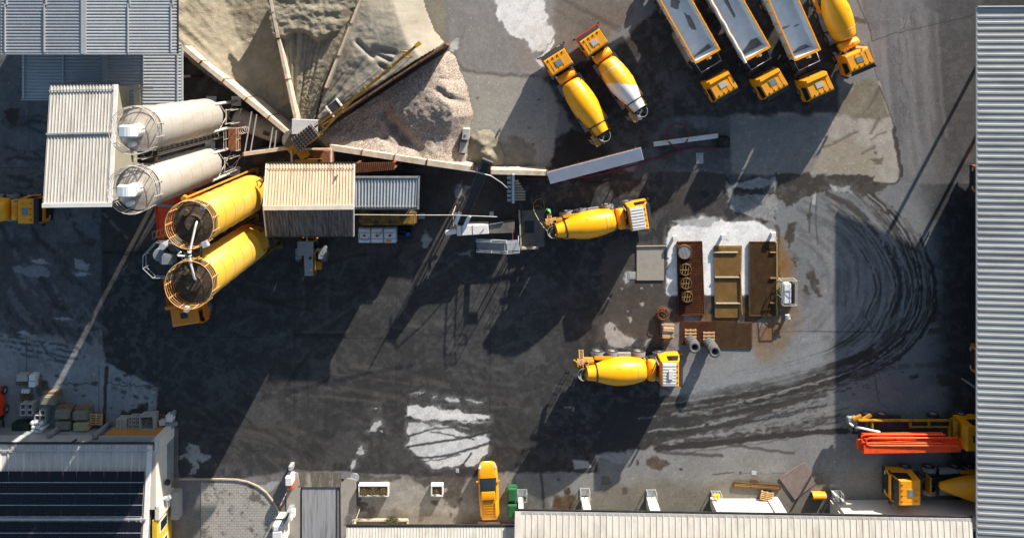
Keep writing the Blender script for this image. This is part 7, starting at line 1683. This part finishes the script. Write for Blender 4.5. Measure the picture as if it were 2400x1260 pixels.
pal('dark lowest pallet at the upper left goods',52,892,0,0,PALD,'goods pallets'); pal('dark pallet right of the white boards',90,893,0,1.57,PALD,'goods pallets',(1.0,.8,1)); pal('dark pallet below the white boards in the goods row',61,925,0,0,PALD,'goods pallets'); pal('dark pallet with boards above the hollow blocks',63,935,0,.02,PALD,'goods pallets')
goods('grey slab stack on the uppermost dark pallet',51,886,.75,(1.05,.62),m_block,.02,'slab_stack',.03,'slabs'); goods('upper white board stack at the upper left goods',75,885,.75,(.58,.55),m_white,0,'board_stack',.02,'boards'); goods('lower white board stack at the upper left goods',74,900,.7,(.58,.56),m_tote,0,'board_stack',.02,'boards')
for i,(x,lab) in enumerate(((52,'left small white box on the dark pallet'),(58,'middle small white box on the dark pallet'),(64,'right small white box on the dark pallet'))): goods(lab,x,917,.35,(.20,.36),m_tote,.05,'small_box',.02,'box',z=.13)
p = P(48,1003,.8); g = MB(); g.box(-.78,.78,-.52,.52,0,.8); o = thing('green_skip','dark green lidded box left of the pale pipes','skip',(p.x,p.y,0)); g.build('box',m_dgreen,o,bevel=.04); g = MB(); g.box(-.8,.8,-.54,.54,.802,.86); g.build('lid',m_dgreen,o,bevel=.03)
o = goods('grey folded plastic stack at the left of the small row above the ochre wall',284,994,.9,(1.0,1.0),m_block,0,'plastic_stack',.04,'stack'); g = MB()
for i in range(3): g.box(-.4+i*.3,-.25+i*.3,-.48,.48,.9,.97)
g.build('rib', m_block, o)
for j in range(3):
    for i in range(3): hollow('small hollow block in the three by three grid beside the cage box',305+j*9.5,981+i*9,0,.32,.8,'three by three grid of small hollow blocks')
p = P(343,992,1.2); bx = thing('mesh_box','large open grey box with rubble beside the small hollow blocks','box',(p.x,p.y,0),.04); g = MB(); w_,d_,t,h_ = 1.35,1.35,.09,1.2
g.box(-w_/2,w_/2,d_/2-t,d_/2,.1,h_); g.box(-w_/2,w_/2,-d_/2,-d_/2+t,.1,h_); g.box(-w_/2,-w_/2+t,-d_/2+t,d_/2-t,.1,h_-.003); g.box(w_/2-t,w_/2,-d_/2+t,d_/2-t,.1,h_-.003); g.box(-w_/2+t,w_/2-t,-d_/2+t,d_/2-t,.1,.6); g.build('shell',m_block,bx)
g = MB(); rr = random.Random(8)
for i in range(40): g.obox((rr.uniform(-.5,.5),rr.uniform(-.5,.5),.62+rr.uniform(0,.15)),(rr.uniform(.08,.3),rr.uniform(.08,.25),rr.uniform(.06,.2)),rz=rr.random()*3,rx=rr.random())
g.build('rubble',m_rubble,bx)
goods('white carton upper right in the last group of the row',395,981,.8,(.58,.62),m_white,0,'carton',.02,'carton'); goods('white carton lower left in the last group of the row',380,991,.6,(.60,.50),m_white,.1,'carton',.02,'carton'); goods('grey carton lower right in the last group of the row',396,998,.7,(.60,.60),m_grey,0,'carton',.02,'carton'); goods('small grey bucket box at the right end of the row',409,994,.35,(.4,.4),m_grey,.2,'small_box',.06,'box'); goods('tiny upright grey frame above the white cartons',404,970,.5,(.34,.4),m_grey,0,'carton_stand',.03,'stand'); pal('dark pallet behind the white cartons',383,976,0,0,PALD,'goods pallets',(.6,.6,1))
g = MB(); a = G(403,1118); b_ = G(418,1000); g.box(a.x,b_.x,a.y,b_.y,0,.06); struct(g.build('side_strip', m_concd))

# ================================================================== THE WORKER
def skin(name, verts, edges, radii, mat, parent=None, sub=1, root=0):
    me = D.meshes.new(name); me.from_pydata(verts,edges,[]); me.update(); o = D.objects.new(name,me); C.objects.link(o)
    o.modifiers.new('s','SKIN').use_smooth_shade = True; sb = o.modifiers.new('u','SUBSURF'); sb.levels = sub; sb.render_levels = sub
    for i,r_ in enumerate(radii):
        sv = me.skin_vertices[0].data[i]; sv.radius = (r_,r_) if not isinstance(r_,tuple) else r_; sv.use_root = (i == root)
    dg = bpy.context.evaluated_depsgraph_get(); m2 = D.meshes.new_from_object(o.evaluated_get(dg)); o.modifiers.clear(); o.data = m2; m2.name = name
    m2.materials.clear(); m2.materials.append(mat)
    if parent: o.parent = parent
    return o
p = P(1287,494,1.2)
per = thing('person','worker in hi-vis green jacket holding the washing hose behind the mixer truck','person',(p.x,p.y,0),R(215))
vs = [(0,0,.95),(0,0,1.15),(.02,0,1.38),(.04,0,1.50),(.07,0,1.60),(.09,0,1.70),(.08,0,1.76),
      (.02,.19,1.42),(.12,.27,1.18),(.34,.20,1.08),(.40,.18,1.07),(.02,-.19,1.42),(.10,-.27,1.17),(.34,-.16,1.02),(.40,-.13,1.01),
      (0,.10,.90),(.06,.12,.50),(.02,.13,.09),(.17,.15,.05),(0,-.10,.90),(-.02,-.13,.50),(-.10,-.14,.09),(.05,-.16,.05)]
es = [(0,1),(1,2),(2,3),(3,4),(4,5),(5,6),(2,7),(7,8),(8,9),(9,10),(2,11),(11,12),(12,13),(13,14),(0,15),(15,16),(16,17),(17,18),(0,19),(19,20),(20,21),(21,22)]
ra = [.14,.135,.15,.06,.075,.095,.06,.075,.052,.035,.038,.075,.052,.035,.038,.095,.065,.045,.04,.095,.065,.045,.04]
body_v = list(vs); body_e = list(es); body_r = list(ra)
for hi_,s in ((10,1),(14,-1)):
    c_ = V(vs[hi_])
    for f_ in range(5):
        off = (f_-1.5)*.02 if f_ < 4 else .0
        if f_ < 4: j = [c_+V((.05,off*.6,off*.4+.01)),c_+V((.075,off*.6,off*.4-.015)),c_+V((.07,off*.6,off*.4-.035))]
        else: j = [c_+V((.015,-.035*s,.01)),c_+V((.04,-.05*s,.0)),c_+V((.06,-.045*s,-.012))]
        prev = hi_
        for q_ in j: body_v.append(tuple(q_)); body_e.append((prev,len(body_v)-1)); body_r.append(.009); prev = len(body_v)-1
skin('body',body_v,body_e,body_r,m_skin,per)
skin('jacket',[(0,0,.90),(0,0,1.15),(.02,0,1.38),(.03,0,1.46),(.02,.19,1.42),(.12,.27,1.18),(.30,.215,1.10),(.02,-.19,1.42),(.10,-.27,1.17),(.30,-.175,1.04)],[(0,1),(1,2),(2,3),(2,4),(4,5),(5,6),(2,7),(7,8),(8,9)],[.165,.165,.18,.10,.105,.075,.055,.105,.075,.055],m_hivis,per)
skin('trousers',[(0,0,.95),(0,.10,.88),(.06,.12,.50),(.02,.13,.12),(0,-.10,.88),(-.02,-.13,.50),(-.10,-.14,.12)],[(0,1),(1,2),(2,3),(0,4),(4,5),(5,6)],[.15,.115,.085,.07,.115,.085,.07],m_navy,per)
g = MB(); 
for s,x_ in ((1,.06),(-1,-.05)): g.obox((x_,.14*s,.05),(.28,.11,.10))
g.build('boot',m_black,per,bevel=.03)
g = MB(); g.lathe([(0,.112),(.05,.112),(.10,.09),(.13,.05),(.14,.01)],(.085,0,1.70),(-.1,0,1),16); g.build('hair',m_hair,per)
g = MB()
for s in (-1,1): g.obox((.178,s*.033,1.70),(.012,.024,.014)); g.obox((.09,s*.098,1.68),(.03,.02,.05))
g.obox((.185,0,1.67),(.03,.022,.04)); g.obox((.178,0,1.63),(.012,.05,.01)); g.build('face',m_skin,per)
g = MB(); g.lathe([(0,.185),(.05,.185)],(0,0,1.05),(0,0,1),20,caps=False); g.lathe([(0,.195),(.05,.195)],(.01,0,1.25),(0,0,1),20,caps=False); g.build('reflective_band',m_steel,per)

# ================================================================== LIGHT, SKY, CAMERA
EL, AZ = R(13.6), R(28.0)                     # sun low over the upper right of the yard
w = D.worlds.new('World'); bpy.context.scene.world = w; w.use_nodes = True
nt = w.node_tree; sk = nt.nodes.new('ShaderNodeTexSky'); sk.sky_type = 'NISHITA'; sk.sun_disc = False; sk.sun_elevation = EL; sk.sun_rotation = AZ
nt.links.new(sk.outputs['Color'], nt.nodes['Background'].inputs['Color']); nt.nodes['Background'].inputs['Strength'].default_value = .082
S_ = V((math.sin(AZ)*math.cos(EL), math.cos(AZ)*math.cos(EL), math.sin(EL)))
sl_ = D.lights.new('sun','SUN'); sl_.energy = 5.0; sl_.angle = R(.5); sl_.color = (1.0,.91,.79)
so = D.objects.new('sun',sl_); C.objects.link(so); so.rotation_euler = (-S_).to_track_quat('-Z','Y').to_euler(); so.location = S_*120
cam = D.cameras.new('camera'); co_ = D.objects.new('camera',cam); C.objects.link(co_); co_.location = (0,0,CZ)
cam.sensor_width = 36; cam.lens = 1875/2400*36; cam.shift_y = -(630-140)/2400; cam.clip_end = 3000
bpy.context.scene.camera = co_
sc_ = bpy.context.scene; sc_.view_settings.view_transform = 'Standard'; sc_.view_settings.look = 'None'; sc_.view_settings.exposure = 1.12; sc_.view_settings.gamma = 1

# ------------------------------------------------------------------ every separate piece of these parts becomes a part of its own
SPLIT = {'gutter','deck','snow_rail','seam','mudguard','marker_lamp','drum_support','side_panel','belt_guard','counterweight','support','saddle','verge_trim','screen_box','panel_joint','plank','post','cab_post','steel_post','leg','vent','relief_valve','junction_box','wall_fan','filter_box','top_seam','rib','bracket','tread','drum_fitting','step','roof_edge','headlight','yellow_beam','canister','stripe','coupling','reflective_band','boot','strap','hinge_block','top_sheet','brace','panel_rail','brick','gas_bottle','yellow_bag','water_hose','deck_edge','bearer','canister','brick','plate'}
def loose(o):
    me = o.data; n = len(me.vertices); par = list(range(n))
    def find(i):
        while par[i] != i: par[i] = par[par[i]]; i = par[i]
        return i
    for e in me.edges:
        a, b_ = find(e.vertices[0]), find(e.vertices[1])
        if a != b_: par[a] = b_
    seen = {}
    for v_ in me.vertices:
        k_ = (round(v_.co.x,3),round(v_.co.y,3),round(v_.co.z,3))
        if k_ in seen:
            a, b_ = find(v_.index), find(seen[k_])
            if a != b_: par[a] = b_
        else: seen[k_] = v_.index
    gr = {}
    for p_ in me.polygons: gr.setdefault(find(p_.vertices[0]), []).append(p_)
    return list(gr.values())
for o in list(bpy.data.objects):
    if o.type != 'MESH' or o.parent is None or o.name.split('.')[0] not in SPLIT or o.children or o.data.users > 1: continue
    gs = loose(o)
    if not 1 < len(gs) <= 14: continue
    me = o.data; nm = o.name.split('.')[0]
    for gi, ps in enumerate(gs):
        vi = {}; fs = []
        for p_ in ps:
            for v_ in p_.vertices: vi.setdefault(v_, len(vi))
            fs.append([vi[v_] for v_ in p_.vertices])
        m2 = D.meshes.new(nm); m2.from_pydata([tuple(me.vertices[k_].co) for k_ in vi], [], fs)
        m2.polygons.foreach_set('use_smooth', [p_.use_smooth for p_ in ps])
        for mt in me.materials: m2.materials.append(mt)
        if gi == 0: first = m2
        else:
            c_ = o.copy(); c_.data = m2; C.objects.link(c_)
    o.data = first
